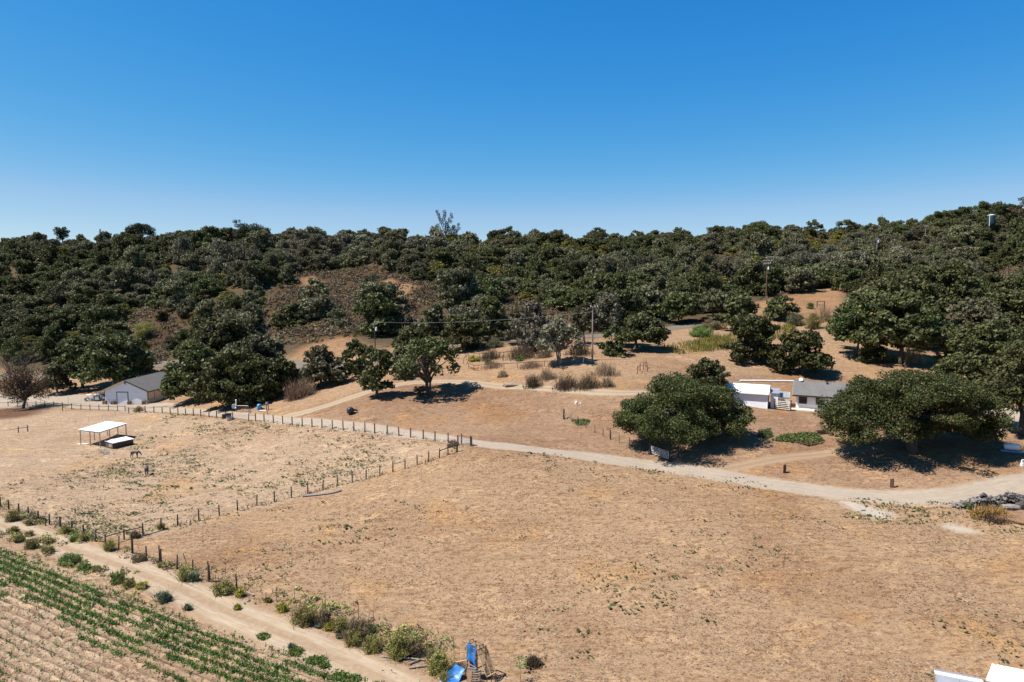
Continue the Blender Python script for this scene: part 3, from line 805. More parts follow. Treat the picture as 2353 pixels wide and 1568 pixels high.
c, nr, sz = clump_leaves([c for c in cl if c[2] >= H * 0.55], 0.24, 0.10, rg); put('twigs', np_mesh('twigs', leaf_mesh_data(c, nr, sz, rg, asp=(0.1, 0.2)), quads(len(c)), L_SCRUB), t)
HEROES.append((p.x, p.y, W))

# ---------------------------------------------------------------- trees of the hillside: a few shapes in several leaf colours, each tree an object
def variant(seed, W, H, n, leaf_m, leaf, cover, hb=0.08, **kw):
    rg = np.random.default_rng(seed)
    cl = oak_shape(rg, W, W, H, H * hb, n, **kw)
    c, nr, sz = clump_leaves(sublobes(cl, rg, 5), leaf, cover * 0.62, rg); c[:, 2] = np.maximum(c[:, 2], 0.1)
    crown = np_mesh('crown', leaf_mesh_data(c, nr, sz, rg), quads(len(c)), leaf_m)
    mb = MB(); trunk_build(mb, rg, cl, W * 0.025, H * 0.25, 5)
    return crown, mb.mesh('trunk', M_BARK, None, True)
VAR = {}
for nm, lm, cov in (('dark', L_OAK, 0.8), ('grey', L_GREY, 0.75), ('pale', L_PALE, 0.5), ('olive', L_OLIVE, 0.8)):
    VAR[nm] = []
    for s in range(4):
        if nm == 'olive': VAR[nm].append(variant(100 + s, 10, 5.2 + s * 0.3, 34, lm, 0.45, cov, hb=0.0, flat=0.5, lobes=0.12, skirt=0.15))
        else: VAR[nm].append(variant(80 + s, 10, 6.2 + s * 0.8, 44, lm, 0.5, cov, hb=0.02, lobes=0.24, skirt=0.5, dens=(0.10, 0.18), flat=0.72, peak=0.78))
LIM = [(-200, 838), (170, 838), (330, 800), (420, 835), (640, 800), (700, 790), (830, 780), (1060, 775), (1300, 760), (1500, 742), (1640, 722), (1780, 690), (1900, 652), (1960, 690), (2150, 720), (2353, 740), (2600, 740)]
lx, ly = np.array(LIM).T
CLEAR_PX = [([(1746, 586), (1775, 586), (1780, 700), (1742, 700)], 236), ([(1998, 545), (2020, 545), (2022, 604), (1994, 604)], 303), ([(2108, 515), (2126, 515), (2126, 552), (2108, 552)], 374), ([(2254, 492), (2276, 492), (2274, 508), (2256, 508)], 384),
            ([(937, 546), (966, 546), (968, 555), (934, 555)], 399), ([(2188, 573), (2222, 573), (2222, 583), (2188, 583)], 329), ([(1835, 664), (1930, 658), (1935, 720), (1800, 722)], 999)]   # kept open in front of poles, houses and the tank
def dens_ok(x, y, r):
    z = z1(x, y); px, py = P((x, y, z))
    if px < -420 or px > VW + 420: return False
    if py > np.interp(px, lx, ly): return False
    h = 0.62 * r / mpp((x, y)); w2 = 0.42 * r / mpp((x, y))
    qx = np.array([px, px - w2, px + w2, px, px - w2, px + w2]); qy = np.array([py, py - h * 0.4, py - h * 0.4, py - h, py - h * 0.8, py - h * 0.8])
    for q in SCRUB_PX[:3]:
        s_ = in_poly(qx, qy, q).sum()
        if s_ >= 2: return rnd.random() < 0.004
        if s_ == 1: return rnd.random() < 0.03
    for q, far_y in CLEAR_PX:
        if y < far_y and (in_poly(qx, qy, q).any() or in_poly(qx, py + (qy - py) * 1.45, q).any()): return False
    for q in SCRUB_PX[3:]:
        if in_poly(np.array([px]), np.array([py]), q)[0]: return rnd.random() < 0.01
    for q in BARE_PX[:2]:
        if in_poly(np.array([px]), np.array([py]), q)[0]: return False
    if any(math.hypot(x - hx, y - hy) < hw * 0.42 + r * 0.25 for hx, hy, hw in HEROES): return False
    return True
def blob(x, y, s=37.0):
    return math.sin(x / s + 1.3 * math.sin(y / 41)) + math.sin(y / (s * 0.8) + 1.7 * math.sin(x / 53.0))
HILLTREES, cells = [], {}
for _ in range(15000):
    y = 168 + (470 - 168) * rnd.random() ** 0.8; x = (rnd.random() * 2 - 1) * (0.92 * y)
    w = rnd.choice((7.5, 9.5, 11, 12, 13, 14.5)) * rnd.uniform(0.85, 1.12) * (1 - 0.08 * max(0, min(1, (y - 330) / 60)))
    dmin = 0.66 * w
    cx, cy = int(x // 12), int(y // 12)
    if any(math.hypot(x - a, y - b) < (dmin + 0.66 * c) / 2 for i in (-1, 0, 1) for j in (-1, 0, 1) for a, b, c in cells.get((cx + i, cy + j), [])): continue
    if not dens_ok(x, y, w): continue
    cells.setdefault((cx, cy), []).append((x, y, w)); HILLTREES.append((x, y, w))
for _ in range(9000):
    y = 172 + (465 - 172) * rnd.random() ** 0.8; x = (rnd.random() * 2 - 1) * (0.92 * y)
    w = rnd.uniform(4.5, 7.5); cx, cy = int(x // 12), int(y // 12)
    if any(math.hypot(x - a, y - b) < 0.36 * (w + c) for i in (-1, 0, 1) for j in (-1, 0, 1) for a, b, c in cells.get((cx + i, cy + j), [])): continue
    if blob(x, y, 17.0) < -1.35 or not dens_ok(x, y, w): continue
    cells.setdefault((cx, cy), []).append((x, y, w)); HILLTREES.append((x, y, w))

recs = []
for x, y, w in HILLTREES:
    z = z1(x, y); px, py = P((x, y, z))
    top = py < 600
    ol = 0.13 + (0.36 if top and (940 < px < 1950) else 0) + (0.26 if top and px >= 1850 else 0) + (0.08 if top and px < 500 else 0)
    u = rnd.random()
    if u < ol: kind = 'olive'
    else:
        b = blob(x, y) + rnd.uniform(-1.2, 1.2)
        kind = 'dark' if b > 0.1 else ('pale' if b < -1.75 else 'grey')
    recs.append((w / y, x, y, z, px, py, w, kind))
recs.sort(reverse=True)
inview = [r for r in recs if -40 < r[4] < VW + 40 and r[2] < 450]
near, seen = [], set()
for r in inview[:300]: near.append(r); seen.add(id(r))
rest = [r for r in recs if id(r) not in seen]
KTXT = {'dark': 'dark green', 'grey': 'grey green', 'pale': 'pale lichen grey', 'olive': 'olive yellow'}
LAND = [(110, 'above the dying tree'), (250, 'behind the white barn'), (400, 'above the barn yard'), (560, 'above the barn grove'), (700, 'left of the brown scrub'), (860, 'around the lone scrub oak'), (1000, 'above the short transformer pole'),
        (1150, 'above the spreading oak'), (1300, 'above the pipe corral'), (1420, 'behind the bare pole'), (1560, 'behind the leaning oak pair'), (1700, 'above the yellow weeds'), (1830, 'around the tallest brown pole'), (1960, 'above the bare clearing'), (2120, 'above the white house'), (2260, 'above the largest oak'), (9999, 'at the right edge')]
def where(px, py):
    v = 'hill foot' if py > 735 else 'low slope' if py > 700 else 'lower slope' if py > 665 else 'middle slope' if py > 630 else 'upper slope'
    return v + ' ' + next(t for x, t in LAND if px < x)
def sizew(w): return 'small' if w < 8 else 'medium' if w < 11 else 'large'
for _, x, y, z, px, py, w, kind in near:
    cr, tr = VAR[kind][rnd.randrange(4)]
    s = w / 10.0 * (0.62 if kind == 'olive' else 1.0)
    sx, sy, sz_ = rnd.uniform(0.78, 1.25), rnd.uniform(0.78, 1.25), rnd.uniform(0.75, 1.4)
    shp = 'tall' if sz_ > 1.17 else 'low spreading' if sz_ < 0.93 else 'rounded'
    lab = f'{sizew(w)} {shp} {KTXT[kind]} {"shrub tree" if kind == "olive" else "oak"}, {where(px, py)}'
    o = thing('hillside_shrub_tree' if kind == 'olive' else 'hillside_oak', lab, 'tree', (x, y, z - 0.3), 0, 'trees on the wooded hillside')
    M = Matrix.Translation((x, y, z - 0.3)) @ Matrix.Rotation(rnd.uniform(0, 6.28), 4, 'Z') @ Matrix.Diagonal((s * sx, s * sy, s * sz_, 1))
    put('crown', cr, o, M); put('trunk', tr, o, M)
# the rest of the wood, further off, as one mass
src = bpy.data.collections.new('woodland crowns')         # shapes for the mass, never linked to the scene
for i, nm in enumerate(('dark', 'grey', 'pale', 'olive')):
    for s in range(4):
        src.objects.link(bpy.data.objects.new('shape_%02d' % (i * 4 + s), VAR[nm][s][0]))
pm = bpy.data.meshes.new('oak_woodland')
pm.from_pydata([(x, y, z - 0.3) for _, x, y, z, px, py, w, kind in rest], [], [])
kn = {'dark': 0, 'grey': 1, 'pale': 2, 'olive': 3}
sc_, ro_, id_ = [], [], []
for _, x, y, z, px, py, w, kind in rest:
    s = w / 10 * (0.62 if kind == 'olive' else 1.0)
    sc_ += [s * rnd.uniform(0.78, 1.25), s * rnd.uniform(0.78, 1.25), s * rnd.uniform(0.75, 1.35)]; ro_ += [0.0, 0.0, rnd.uniform(0, 6.28)]; id_.append(kn[kind] * 4 + rnd.randrange(4))
pm.attributes.new('size', 'FLOAT_VECTOR', 'POINT').data.foreach_set('vector', sc_)
pm.attributes.new('turn', 'FLOAT_VECTOR', 'POINT').data.foreach_set('vector', ro_)
pm.attributes.new('shape', 'INT', 'POINT').data.foreach_set('value', id_)
gn = bpy.data.node_groups.new('woodland', 'GeometryNodeTree')
gn.interface.new_socket('Geometry', in_out='INPUT', socket_type='NodeSocketGeometry'); gn.interface.new_socket('Geometry', in_out='OUTPUT', socket_type='NodeSocketGeometry')
gi, go_ = gn.nodes.new('NodeGroupInput'), gn.nodes.new('NodeGroupOutput')
ci = gn.nodes.new('GeometryNodeCollectionInfo'); ci.inputs['Collection'].default_value = src
ci.inputs['Separate Children'].default_value = True; ci.inputs['Reset Children'].default_value = True
ip = gn.nodes.new('GeometryNodeInstanceOnPoints'); ip.inputs['Pick Instance'].default_value = True
def named(nm, typ):
    a = gn.nodes.new('GeometryNodeInputNamedAttribute'); a.data_type = typ; a.inputs['Name'].default_value = nm
    return [o for o in a.outputs if o.enabled and o.name == 'Attribute'][0]
gn.links.new(gi.outputs[0], ip.inputs['Points']); gn.links.new(ci.outputs[0], ip.inputs['Instance'])
gn.links.new(named('shape', 'INT'), ip.inputs['Instance Index']); gn.links.new(named('size', 'FLOAT_VECTOR'), ip.inputs['Scale'])
er = gn.nodes.new('FunctionNodeEulerToRotation'); gn.links.new(named('turn', 'FLOAT_VECTOR'), er.inputs[0]); gn.links.new(er.outputs[0], ip.inputs['Rotation'])
gn.links.new(ip.outputs[0], go_.inputs[0])
wood = put('oak_woodland', pm)
wood.modifiers.new('trees', 'NODES').node_group = gn
tag(wood, 'dense mixed oak woodland covering the upper hillside and ridge', 'woodland', kind='stuff')
print('hill trees', len(HILLTREES), 'in the mass', len(rest))

# ---------------------------------------------------------------- trees standing out on the skyline
def sky_tree(px, py_base, Y, name, label, clumps, leaf_m, leaf=0.5, cover=0.7, trunk=None, bark=None):
    """clumps in metres about the foot of the tree"""
    x = (px - VW / 2) / F_PX * Y
    p = gnd(x, Y, -0.3)
    t = thing(name, label, 'tree', p)
    rg = np.random.default_rng(int(px))
    c, nr, sz = clump_leaves(clumps, leaf, cover * 0.75, rg)
    put('crown', np_mesh('crown', leaf_mesh_data(c, nr, sz, rg), quads(len(c)), leaf_m), t)
    mb = MB()
    for pts, rr in (trunk or [([(0, 0, -0.5), (0, 0, max(k[2] for k in clumps))], [0.4, 0.1])]): mb.tube(pts, rr, 7)
    put('trunk', mb.mesh('trunk', bark or M_BARK, None, True), t)
    return t
rg = np.random.default_rng(300)
def top_for(px, py, Y):                                   # height above the ground needed to reach a picture height
    x = (px - VW / 2) / F_PX * Y
    return at_depth(px, py, Y)[2] - z1(x, Y)
h = top_for(333, 511, 425)
cl = [(rg.uniform(-5.6, 5.6), rg.uniform(-5, 5), h - 1.6 - rg.uniform(0, 4.2), 2.3, 2.3, 1.7) for _ in range(40)]
cl = [(a, b, c - 0.05 * (a * a), d, e, f) for a, b, c, d, e, f in cl]
sky_tree(333, 545, 425, 'umbrella_pine', 'umbrella pine with rounded flat crown on the skyline at left', cl, L_PINE, trunk=[([(0, 0, -0.5), (0.4, 0, h * 0.6), (0, 0, h - 2)], [0.5, 0.4, 0.2])])
h = top_for(580, 504, 405)
cl = [(rg.uniform(-6.5, 6.5), rg.uniform(-6, 6), 0, 2.6, 2.6, 2.2) for _ in range(60)]
cl = [(a, b, h - 2.5 - 0.07 * (a * a + b * b) - rg.random() * 9, d, e, f) for a, b, c, d, e, f in cl]
cl += [(-8.5, 0, h - 1.0, 1.6, 1.6, 1.2), (-7.5, 0, h - 3.4, 1.6, 1.6, 1.2), (-6.5, 1, h - 0.8, 1.2, 1.2, 1.0)]
sky_tree(580, 560, 405, 'pine_tree', 'big round pine with a ragged left shoulder on the skyline', cl, L_PINE, trunk=[([(0, 0, -0.5), (0, 0, h - 3)], [0.6, 0.25]), ([(0, 0, h * 0.4), (-8, 0, h - 1.5)], [0.25, 0.1])])
h = top_for(1028, 482, 450)
cl = []
for bx, bh, wd in ((-4.5, 1.0, 3.0), (-0.5, 1.0, 3.0), (2.2, 0.93, 2.6), (8.0, 0.66, 2.6), (5.2, 0.60, 2.4), (-6.5, 0.62, 2.2)):
    for i in range(8):
        f = 0.5 + 0.5 * i / 7.0
        cl.append((bx * (0.5 + 0.5 * f) + rg.normal(0, 0.9), rg.normal(0, 1.4), h * bh * f - 1.0, wd * 0.52 * rg.uniform(0.7, 1.1), wd * 0.5, 1.25))
tr = [([(0, 0, -0.5), (0, 0, h * 0.35), (bx * 0.6, 0, h * bh * 0.6), (bx, 0, h * bh * 0.93)], [0.55, 0.42, 0.22, 0.08]) for bx, bh, wd in ((-4.5, 1, 3), (-0.5, 1, 3), (2.2, .93, 3), (8, .66, 2), (5.2, .6, 2))]
sky_tree(1026, 535, 450, 'eucalyptus_tree', 'tall open eucalyptus with airy tufts on the skyline', cl, L_EUC, leaf=0.42, cover=0.62, trunk=tr, bark=M_BARKP)
h = top_for(153, 518, 430)
sky_tree(153, 530, 430, 'pine_tree', 'small ragged tree top on the skyline at far left', [(rg.uniform(-3.4, 3.4), rg.uniform(-2, 2), h - 1.2 - abs(rg.normal(0, 4.5)), 1.5, 1.5, 1.0) for _ in range(40)], L_PINE)
h = top_for(240, 526, 430)
sky_tree(240, 535, 430, 'conifer', 'tiny pointed conifer on the skyline left of the umbrella pine', [(rg.normal(0, 0.25) * (i / 3), 0, h - i * 1.0 - 0.4, 0.5 + i * 0.22, 0.5 + i * 0.22, 0.6) for i in range(9)], L_PINE)
h = top_for(2350, 440, 405)
cl = [(rg.uniform(-1, 1) * (2 + i * 0.75), rg.uniform(-1, 1) * (2 + i * 0.6), h - 1.5 - i * 1.25, 2.3, 2.3, 1.1) for i in range(11) for _ in range(2)]
sky_tree(2353, 500, 405, 'conifer', 'tall dark layered conifer at the right edge of the skyline', cl, L_PINE)
h = top_for(2296, 463, 408)
cl = [(rg.uniform(-4, 4), rg.uniform(-3, 3), h - 2 - abs(rg.normal(0, 3.0)), 2.0, 2.0, 1.4) for _ in range(26)]
sky_tree(2293, 490, 408, 'pine_tree', 'dark rounded pine on the right skyline beside the rusty cypress', cl, L_PINE)
h = top_for(2327, 465, 402)
cl = [(rg.uniform(-5, 5), rg.uniform(-2, 2), 0, 1.7, 1.4, 0.55) for _ in range(12)]
cl = [(a, b, h - 1.4 + 0.12 * a - rg.random() * 4.5, d, e, f) for a, b, c, d, e, f in cl]
sky_tree(2327, 492, 402, 'cypress_tree', 'wind shaped cypress with rusty foliage on the right skyline', cl, L_RUST, cover=0.5)
for px, pyt, Y, w in ((840, 524, 412, 15), (890, 521, 410, 17), (690, 522, 412, 16), (1165, 517, 425, 13), (1370, 521, 425, 16), (1455, 523, 425, 12), (1640, 514, 425, 16), (1735, 503, 420, 21), (1860, 505, 415, 15), (1935, 499, 415, 13), (2050, 501, 410, 17), (2150, 503, 410, 15), (2230, 486, 408, 16), (420, 530, 425, 14), (1560, 519, 425, 13), (75, 537, 430, 14)):
    h = top_for(px, pyt, Y)
    rg2 = np.random.default_rng(int(px * 7))
    cl = sublobes(oak_shape(rg2, w, w, h, h * 0.08, 34, lobes=0.25, skirt=0.5, dens=(0.10, 0.17), peak=0.75), rg2, 4)
    sky_tree(px, 540, Y, 'ridge_oak', f'rounded dark oak breaking the skyline {"left of the umbrella pine" if px < 300 else "right of the umbrella pine" if px < 500 else "just right of the big round pine" if px < 760 else "in the pair left of the white ridge cabin" if px < 950 else "right of the tall eucalyptus" if px < 1300 else "along the middle right of the ridge" if px < 1700 else "on the hump above the tall power pole" if px < 1800 else "left of the skyline poles" if px < 1990 else "between the two skyline poles" if px < 2200 else "beside the green water tank"}', cl, L_OAK, trunk=[([(0, 0, -0.5), (0, 0, h * 0.6)], [0.4, 0.2])])['group'] = 'oaks along the skyline'
# ---------------------------------------------------------------- paints, woods and metals
def roof_mat(name, c, row=0.18, var=0.3):
    m, nt, b = new_mat(name)
    v = objvec(nt)
    f = noise(nt, v, 6.0, 4.0, 0.7); f2 = noise(nt, v, 0.7, 3.0)
    col = ramp(nt, math_n(nt, 'ADD', math_n(nt, 'MULTIPLY', f, 0.7), math_n(nt, 'MULTIPLY', f2, 0.3)), [(0.35, tuple(x * (1 - var) for x in c)), (0.65, tuple(x * (1 + var) for x in c))])
    nt.links.new(col, b.inputs['Base Color']); b.inputs['Roughness'].default_value = 0.9
    bump(nt, b, f, 0.4, 0.02)
    return m
def siding_mat(name, c, pitch=0.3, vertical=False, depth=0.25):
    """painted boards; the fine board joints are far below a picture point wide"""
    m, nt, b = new_mat(name)
    v = objvec(nt)
    w = nt.nodes.new('ShaderNodeTexWave'); w.wave_type = 'BANDS'; w.bands_direction = 'X' if vertical else 'Z'; w.wave_profile = 'SAW'
    w.inputs['Scale'].default_value = 0.314 / pitch; w.inputs['Distortion'].default_value = 0.0
    nt.links.new(v, w.inputs[0])
    f = noise(nt, objvec(nt, (0.6, 0.6, 2.5)), 1.2, 5.0, 0.6)
    col = ramp(nt, f, [(0.3, tuple(x * 0.86 for x in c)), (0.65, c)])
    joint = map_range(nt, w.outputs['Fac'], 0.0, 0.14, 0.82, 1.0)
    col = mix(nt, (0.45, 0.43, 0.42), col, joint)
    nt.links.new(col, b.inputs['Base Color']); b.inputs['Roughness'].default_value = 0.6
    bump(nt, b, w.outputs['Fac'], depth, 0.02)
    return m
M_WHITE = siding_mat('white painted siding', (0.80, 0.79, 0.78))
M_BARNW = siding_mat('barn white siding', (0.78, 0.78, 0.79), 0.42)
M_BARNT = siding_mat('tan siding with barn wall shade', (0.62, 0.55, 0.44), 0.42)  # barn side: shade and tan ground bounce put into the colour; hillside house: own tan
M_WHITEV = siding_mat('white grooved siding', (0.82, 0.81, 0.80), 0.35, True)
M_TRIM = worn('white trim paint', (0.80, 0.79, 0.77), 0.08, 2.0, 0.5, bmp=0.05)
M_CREAM = worn('cream paint', (0.66, 0.58, 0.46), 0.2, 3.0, 0.6, dirt=(0.3, 0.22, 0.15))
M_SHINGLE = roof_mat('grey shingles', (0.085, 0.078, 0.074))
M_SHINGLE2 = roof_mat('weathered shingles', (0.115, 0.105, 0.098))
M_METALW = worn('white metal roofing', (0.66, 0.68, 0.71), 0.05, 1.0, 0.38, dirt=(0.5, 0.44, 0.38), dirt_amt=0.25, bmp=0.03)
M_METALG = worn('galvanised sheet', (0.34, 0.34, 0.35), 0.12, 1.6, 0.42, 0.35, dirt=(0.35, 0.32, 0.3), bmp=0.05)
M_DARK = worn('dark brown trim', (0.035, 0.030, 0.028), 0.3, 3.0, 0.6)
M_GLASS = worn('dark window glass', (0.022, 0.024, 0.026), 0.3, 1.0, 0.06, bmp=0.0)
M_RUSTP = worn('rust brown pipe', (0.070, 0.028, 0.020), 0.4, 3.0, 0.75, dirt=(0.2, 0.08, 0.04))
M_RUSTR = worn('rust red pipe', (0.24, 0.075, 0.040), 0.4, 3.0, 0.7)
M_POST = worn('weathered dark post', (0.042, 0.035, 0.030), 0.45, 4.0, 0.9, dirt=(0.15, 0.13, 0.11), stretch=(1, 1, 0.3))
M_GREYW = worn('silvered wood', (0.27, 0.235, 0.20), 0.4, 4.0, 0.9, stretch=(1, 1, 0.4))
M_POLE = worn('grey utility pole', (0.26, 0.20, 0.165), 0.35, 1.5, 0.85, stretch=(1, 1, 0.2))
M_POLER = worn('brown utility pole', (0.16, 0.072, 0.046), 0.35, 1.5, 0.85, stretch=(1, 1, 0.2))
M_STEEL = worn('dull steel', (0.20, 0.20, 0.21), 0.25, 2.0, 0.6, 0.3)
M_WIRE = worn('fence wire', (0.16, 0.14, 0.13), 0.3, 2.0, 0.6, 0.4, bmp=0)
M_INS = worn('pale insulator', (0.70, 0.72, 0.74), 0.1, 2.0, 0.3, bmp=0)
M_PLANK = worn('old stall planks', (0.115, 0.066, 0.042), 0.45, 3.0, 0.9, dirt=(0.2, 0.16, 0.12), stretch=(1, 1, 1))
M_TAN = worn('raw timber', (0.50, 0.33, 0.19), 0.3, 3.0, 0.8)
M_TIMB = worn('weathered timber', (0.24, 0.135, 0.075), 0.4, 3.0, 0.85)
M_BLUE = worn('blue tarpaulin', (0.022, 0.145, 0.38), 0.25, 1.8, 0.45, dirt=(0.10, 0.22, 0.40), dirt_amt=0.3, bmp=0.25)
M_NAVY = worn('faded blue tarpaulin', (0.020, 0.085, 0.24), 0.3, 1.8, 0.5, bmp=0.25)
M_TANKB = worn('blue tank paint', (0.045, 0.27, 0.50), 0.12, 2.0, 0.35, bmp=0.02)
M_BLACK = worn('black plastic', (0.018, 0.018, 0.020), 0.4, 3.0, 0.4)
M_RUBBER = worn('black rubber', (0.022, 0.021, 0.020), 0.3, 4.0, 0.8)
M_CONC = worn('pale concrete', (0.56, 0.46, 0.38), 0.15, 1.2, 0.9, bmp=0.05)
M_GREEND = worn('dark green tank', (0.012, 0.030, 0.024), 0.2, 1.0, 0.4, bmp=0.02)
M_ORANGE = worn('orange marker paint', (0.50, 0.12, 0.05), 0.2, 3.0, 0.6)
M_STRAWB = worn('hay bale', (0.34, 0.22, 0.11), 0.5, 6.0, 0.95, bmp=0.5)
M_DONKEY = worn('grey brown donkey coat', (0.085, 0.062, 0.052), 0.4, 3.0, 0.9, dirt=(0.03, 0.024, 0.02))
M_LOG = worn('grey firewood', (0.20, 0.175, 0.15), 0.55, 5.0, 0.9, dirt=(0.36, 0.32, 0.28))
M_LOGD = worn('dark firewood', (0.062, 0.050, 0.042), 0.5, 5.0, 0.9)
M_ROCK = worn('pale rock', (0.58, 0.50, 0.42), 0.25, 2.0, 0.95, bmp=0.5)
M_SANDH = worn('heaped sand', (0.22, 0.16, 0.11), 0.2, 2.0, 0.95, bmp=0.3)
M_IRR = worn('grey irrigation pipe', (0.12, 0.12, 0.125), 0.25, 2.0, 0.6, bmp=0.05)
M_CHIP = worn('wood chips', (0.19, 0.105, 0.055), 0.6, 5.0, 0.95, bmp=0.8)
M_CREAMR = worn('cream white roof', (0.84, 0.80, 0.74), 0.04, 0.8, 0.5, bmp=0.02)
m, nt, b = new_mat('clear panes'); M_PANE = m
b.inputs['Base Color'].default_value = (0.62, 0.66, 0.66, 1); b.inputs['Roughness'].default_value = 0.25; b.inputs['Alpha'].default_value = 0.5
m, nt, b = new_mat('brown shade netting'); M_NET = m
b.inputs['Base Color'].default_value = (0.22, 0.13, 0.07, 1); b.inputs['Alpha'].default_value = 0.22; b.inputs['Roughness'].default_value = 0.9

class Frame:                                              # local axes: t along the front, b to the back, z up
    def __init__(s, o, ang):
        s.o = Vector(o); s.t = Vector((math.cos(ang), -math.sin(ang), 0)); s.b = Vector((math.sin(ang), math.cos(ang), 0)); s.ang = ang
    def __call__(s, u, v, z): return s.o + s.t * u + s.b * v + Vector((0, 0, z))
    def box(s, mb, u0, u1, v0, v1, z0, z1_):
        vs = [s(u, v, z) for u in (u0, u1) for v in (v0, v1) for z in (z0, z1_)]
        return mb.add(vs, [(0, 1, 3, 2), (4, 6, 7, 5), (0, 4, 5, 1), (2, 3, 7, 6), (0, 2, 6, 4), (1, 5, 7, 3)])
def part_box(fr, name, mat, par, *a):
    mb = MB(); fr.box(mb, *a); return mb.build(name, mat, par)
def window(fr, par, u0, u1, z0, z1_, v=-0.02, bars=1):
    """dark sliding window in the front wall (or a side wall with a turned frame)"""
    mb = MB(); w = 0.07
    for a in ((u0 - w, u1 + w, z1_, z1_ + w), (u0 - w, u1 + w, z0 - w, z0), (u0 - w, u0, z0, z1_), (u1, u1 + w, z0, z1_)):
        fr.box(mb, a[0], a[1], v - 0.05, v + 0.02, a[2], a[3])
    win = mb.build('window', M_DARK, par)
    n = bars + 1
    for i in range(n):
        a, c = u0 + (u1 - u0) * i / n, u0 + (u1 - u0) * (i + 1) / n
        part_box(fr, 'pane', M_GLASS, win, a + 0.015, c - 0.015, v - 0.012, v + 0.012, z0, z1_)
    for i in range(1, n):
        part_box(fr, 'sash_bar', M_DARK, win, u0 + (u1 - u0) * i / n - 0.02, u0 + (u1 - u0) * i / n + 0.02, v - 0.03, v, z0, z1_)
    return win
def gable_walls(fr, name, mat, par, L, D, h, hr, ridge='t', z0=-0.8, only=None):
    """wall shell; ridge along t (gables at the ends) or along b (gables front and back)"""
    mb = MB(); e = 0.0
    A, B_, C_, D_ = (0, 0), (L, 0), (L, D), (0, D)
    walls = {'front': (A, B_), 'right': (B_, C_), 'back': (C_, D_), 'left': (D_, A)}
    for k, (p, q) in walls.items():
        if only and k not in only: continue
        gable = (k in ('left', 'right')) if ridge == 't' else (k in ('front', 'back'))
        vs = [fr(*p, z0), fr(*q, z0), fr(*q, h), fr(*p, h)]
        if gable: vs.insert(3, fr((p[0] + q[0]) / 2, (p[1] + q[1]) / 2, hr))
        nrm = (vs[1] - vs[0]).cross(Vector((0, 0, 1))).normalized() * 0.12
        n = len(vs); ins = [x - nrm for x in vs]
        mb.add(vs + ins, [tuple(range(n)), tuple(range(2 * n - 1, n - 1, -1))] + [(i, n + i, n + (i + 1) % n, (i + 1) % n) for i in range(n)])
    return mb.build(name, mat, par)

# ---------------------------------------------------------------- white barn at the left
o = G(243, 929); fr = Frame((o.x, o.y, o.z), math.radians(3.4))
k = mpp(o); BW, BH, BR, BL = 100 * k, 33.5 * k, 55.5 * k, 17.0
barn = thing('barn', 'white barn with grey shingle gable roof and tall roller door', 'barn', o, 0)
gable_walls(fr, 'wall', M_BARNW, barn, BW, BL, BH, BR, 'b', only=('front', 'left', 'back'))
gable_walls(fr, 'side_wall', M_BARNT, barn, BW, BL, BH, BR, 'b', only=('right',))['label'] = 'side wall with shade and tan ground bounce in its colour'
rise = (BR - BH) / (BW / 2); ov = 0.85
for s in (-1, 1):
    mb = MB()
    e0, e1 = -0.55, BL + 0.5
    ue = BW / 2 + s * (BW / 2 + ov); ze = BR - rise * (BW / 2 + ov)
    q = [fr(BW / 2, e0, BR + 0.05), fr(ue, e0, ze + 0.05), fr(ue, e1, ze + 0.05), fr(BW / 2, e1, BR + 0.05)]
    if s < 0: q = q[::-1]
    mb.slab(q, 0.16); rf = mb.build('roof', M_SHINGLE, barn)
    mb = MB()
    mb.bar(fr(BW / 2 + s * 0.02, e0 - 0.03, BR + 0.02), fr(ue, e0 - 0.03, ze + 0.02), 0.05, 0.26)
    mb.build('rake_board', M_DARK if s > 0 else M_TAN, rf)
    mb = MB(); mb.bar(fr(ue + s * 0.03, e0, ze + 0.03), fr(ue + s * 0.03, e1, ze + 0.03), 0.05, 0.2); mb.build('fascia', M_DARK, rf)
def zz(px3): return px3 / 7.13 * 0.78433 * k
d0, d1, dh = zz(822 - 560), zz(1052 - 560), zz(805 - 552)
door = part_box(fr, 'roller_door', M_BARNW, barn, d0, d1, -0.05, 0.0, 0, dh)
for i in range(5): part_box(fr, 'door_panel', M_BARNW, door, d0 + 0.05, d1 - 0.05, -0.075, -0.05, 0.05 + i * dh / 5, (i + 1) * dh / 5 - 0.03)
for u0, u1, z0, zt in ((d0 - 0.16, d0, 0, dh + 0.16), (d1, d1 + 0.16, 0, dh + 0.16), (d0, d1, dh, dh + 0.16)):
    part_box(fr, 'door_frame', M_DARK, barn, u0, u1, -0.09, 0.02, z0, zt)
part_box(fr, 'gable_light', M_STEEL, barn, BW / 2 - 0.25, BW / 2 + 0.1, -0.25, -0.02, BR - 0.95, BR - 0.45)
for u in (0.06, BW - 0.06): part_box(fr, 'corner_trim', M_TRIM, barn, u - 0.09, u + 0.09, -0.035, 0.0, 0, BH)
fs = Frame(fr(BW, 0, 0), math.radians(3.4 - 90))
dr = part_box(fs, 'side_door', M_BARNT, barn, 0.55, 3.3, -0.06, 0.0, 1.3, 3.1)
for u0, u1, z0, zt in ((0.42, 0.55, 1.2, 3.2), (3.3, 3.43, 1.2, 3.2), (0.55, 3.3, 3.1, 3.2), (0.55, 3.3, 1.2, 1.3)): part_box(fs, 'door_frame', M_DARK, dr, u0, u1, -0.09, 0.0, z0, zt)
window(fs, barn, 6.6, 7.7, 1.6, 3.0); window(fs, barn, 11.2, 12.3, 1.6, 3.0)
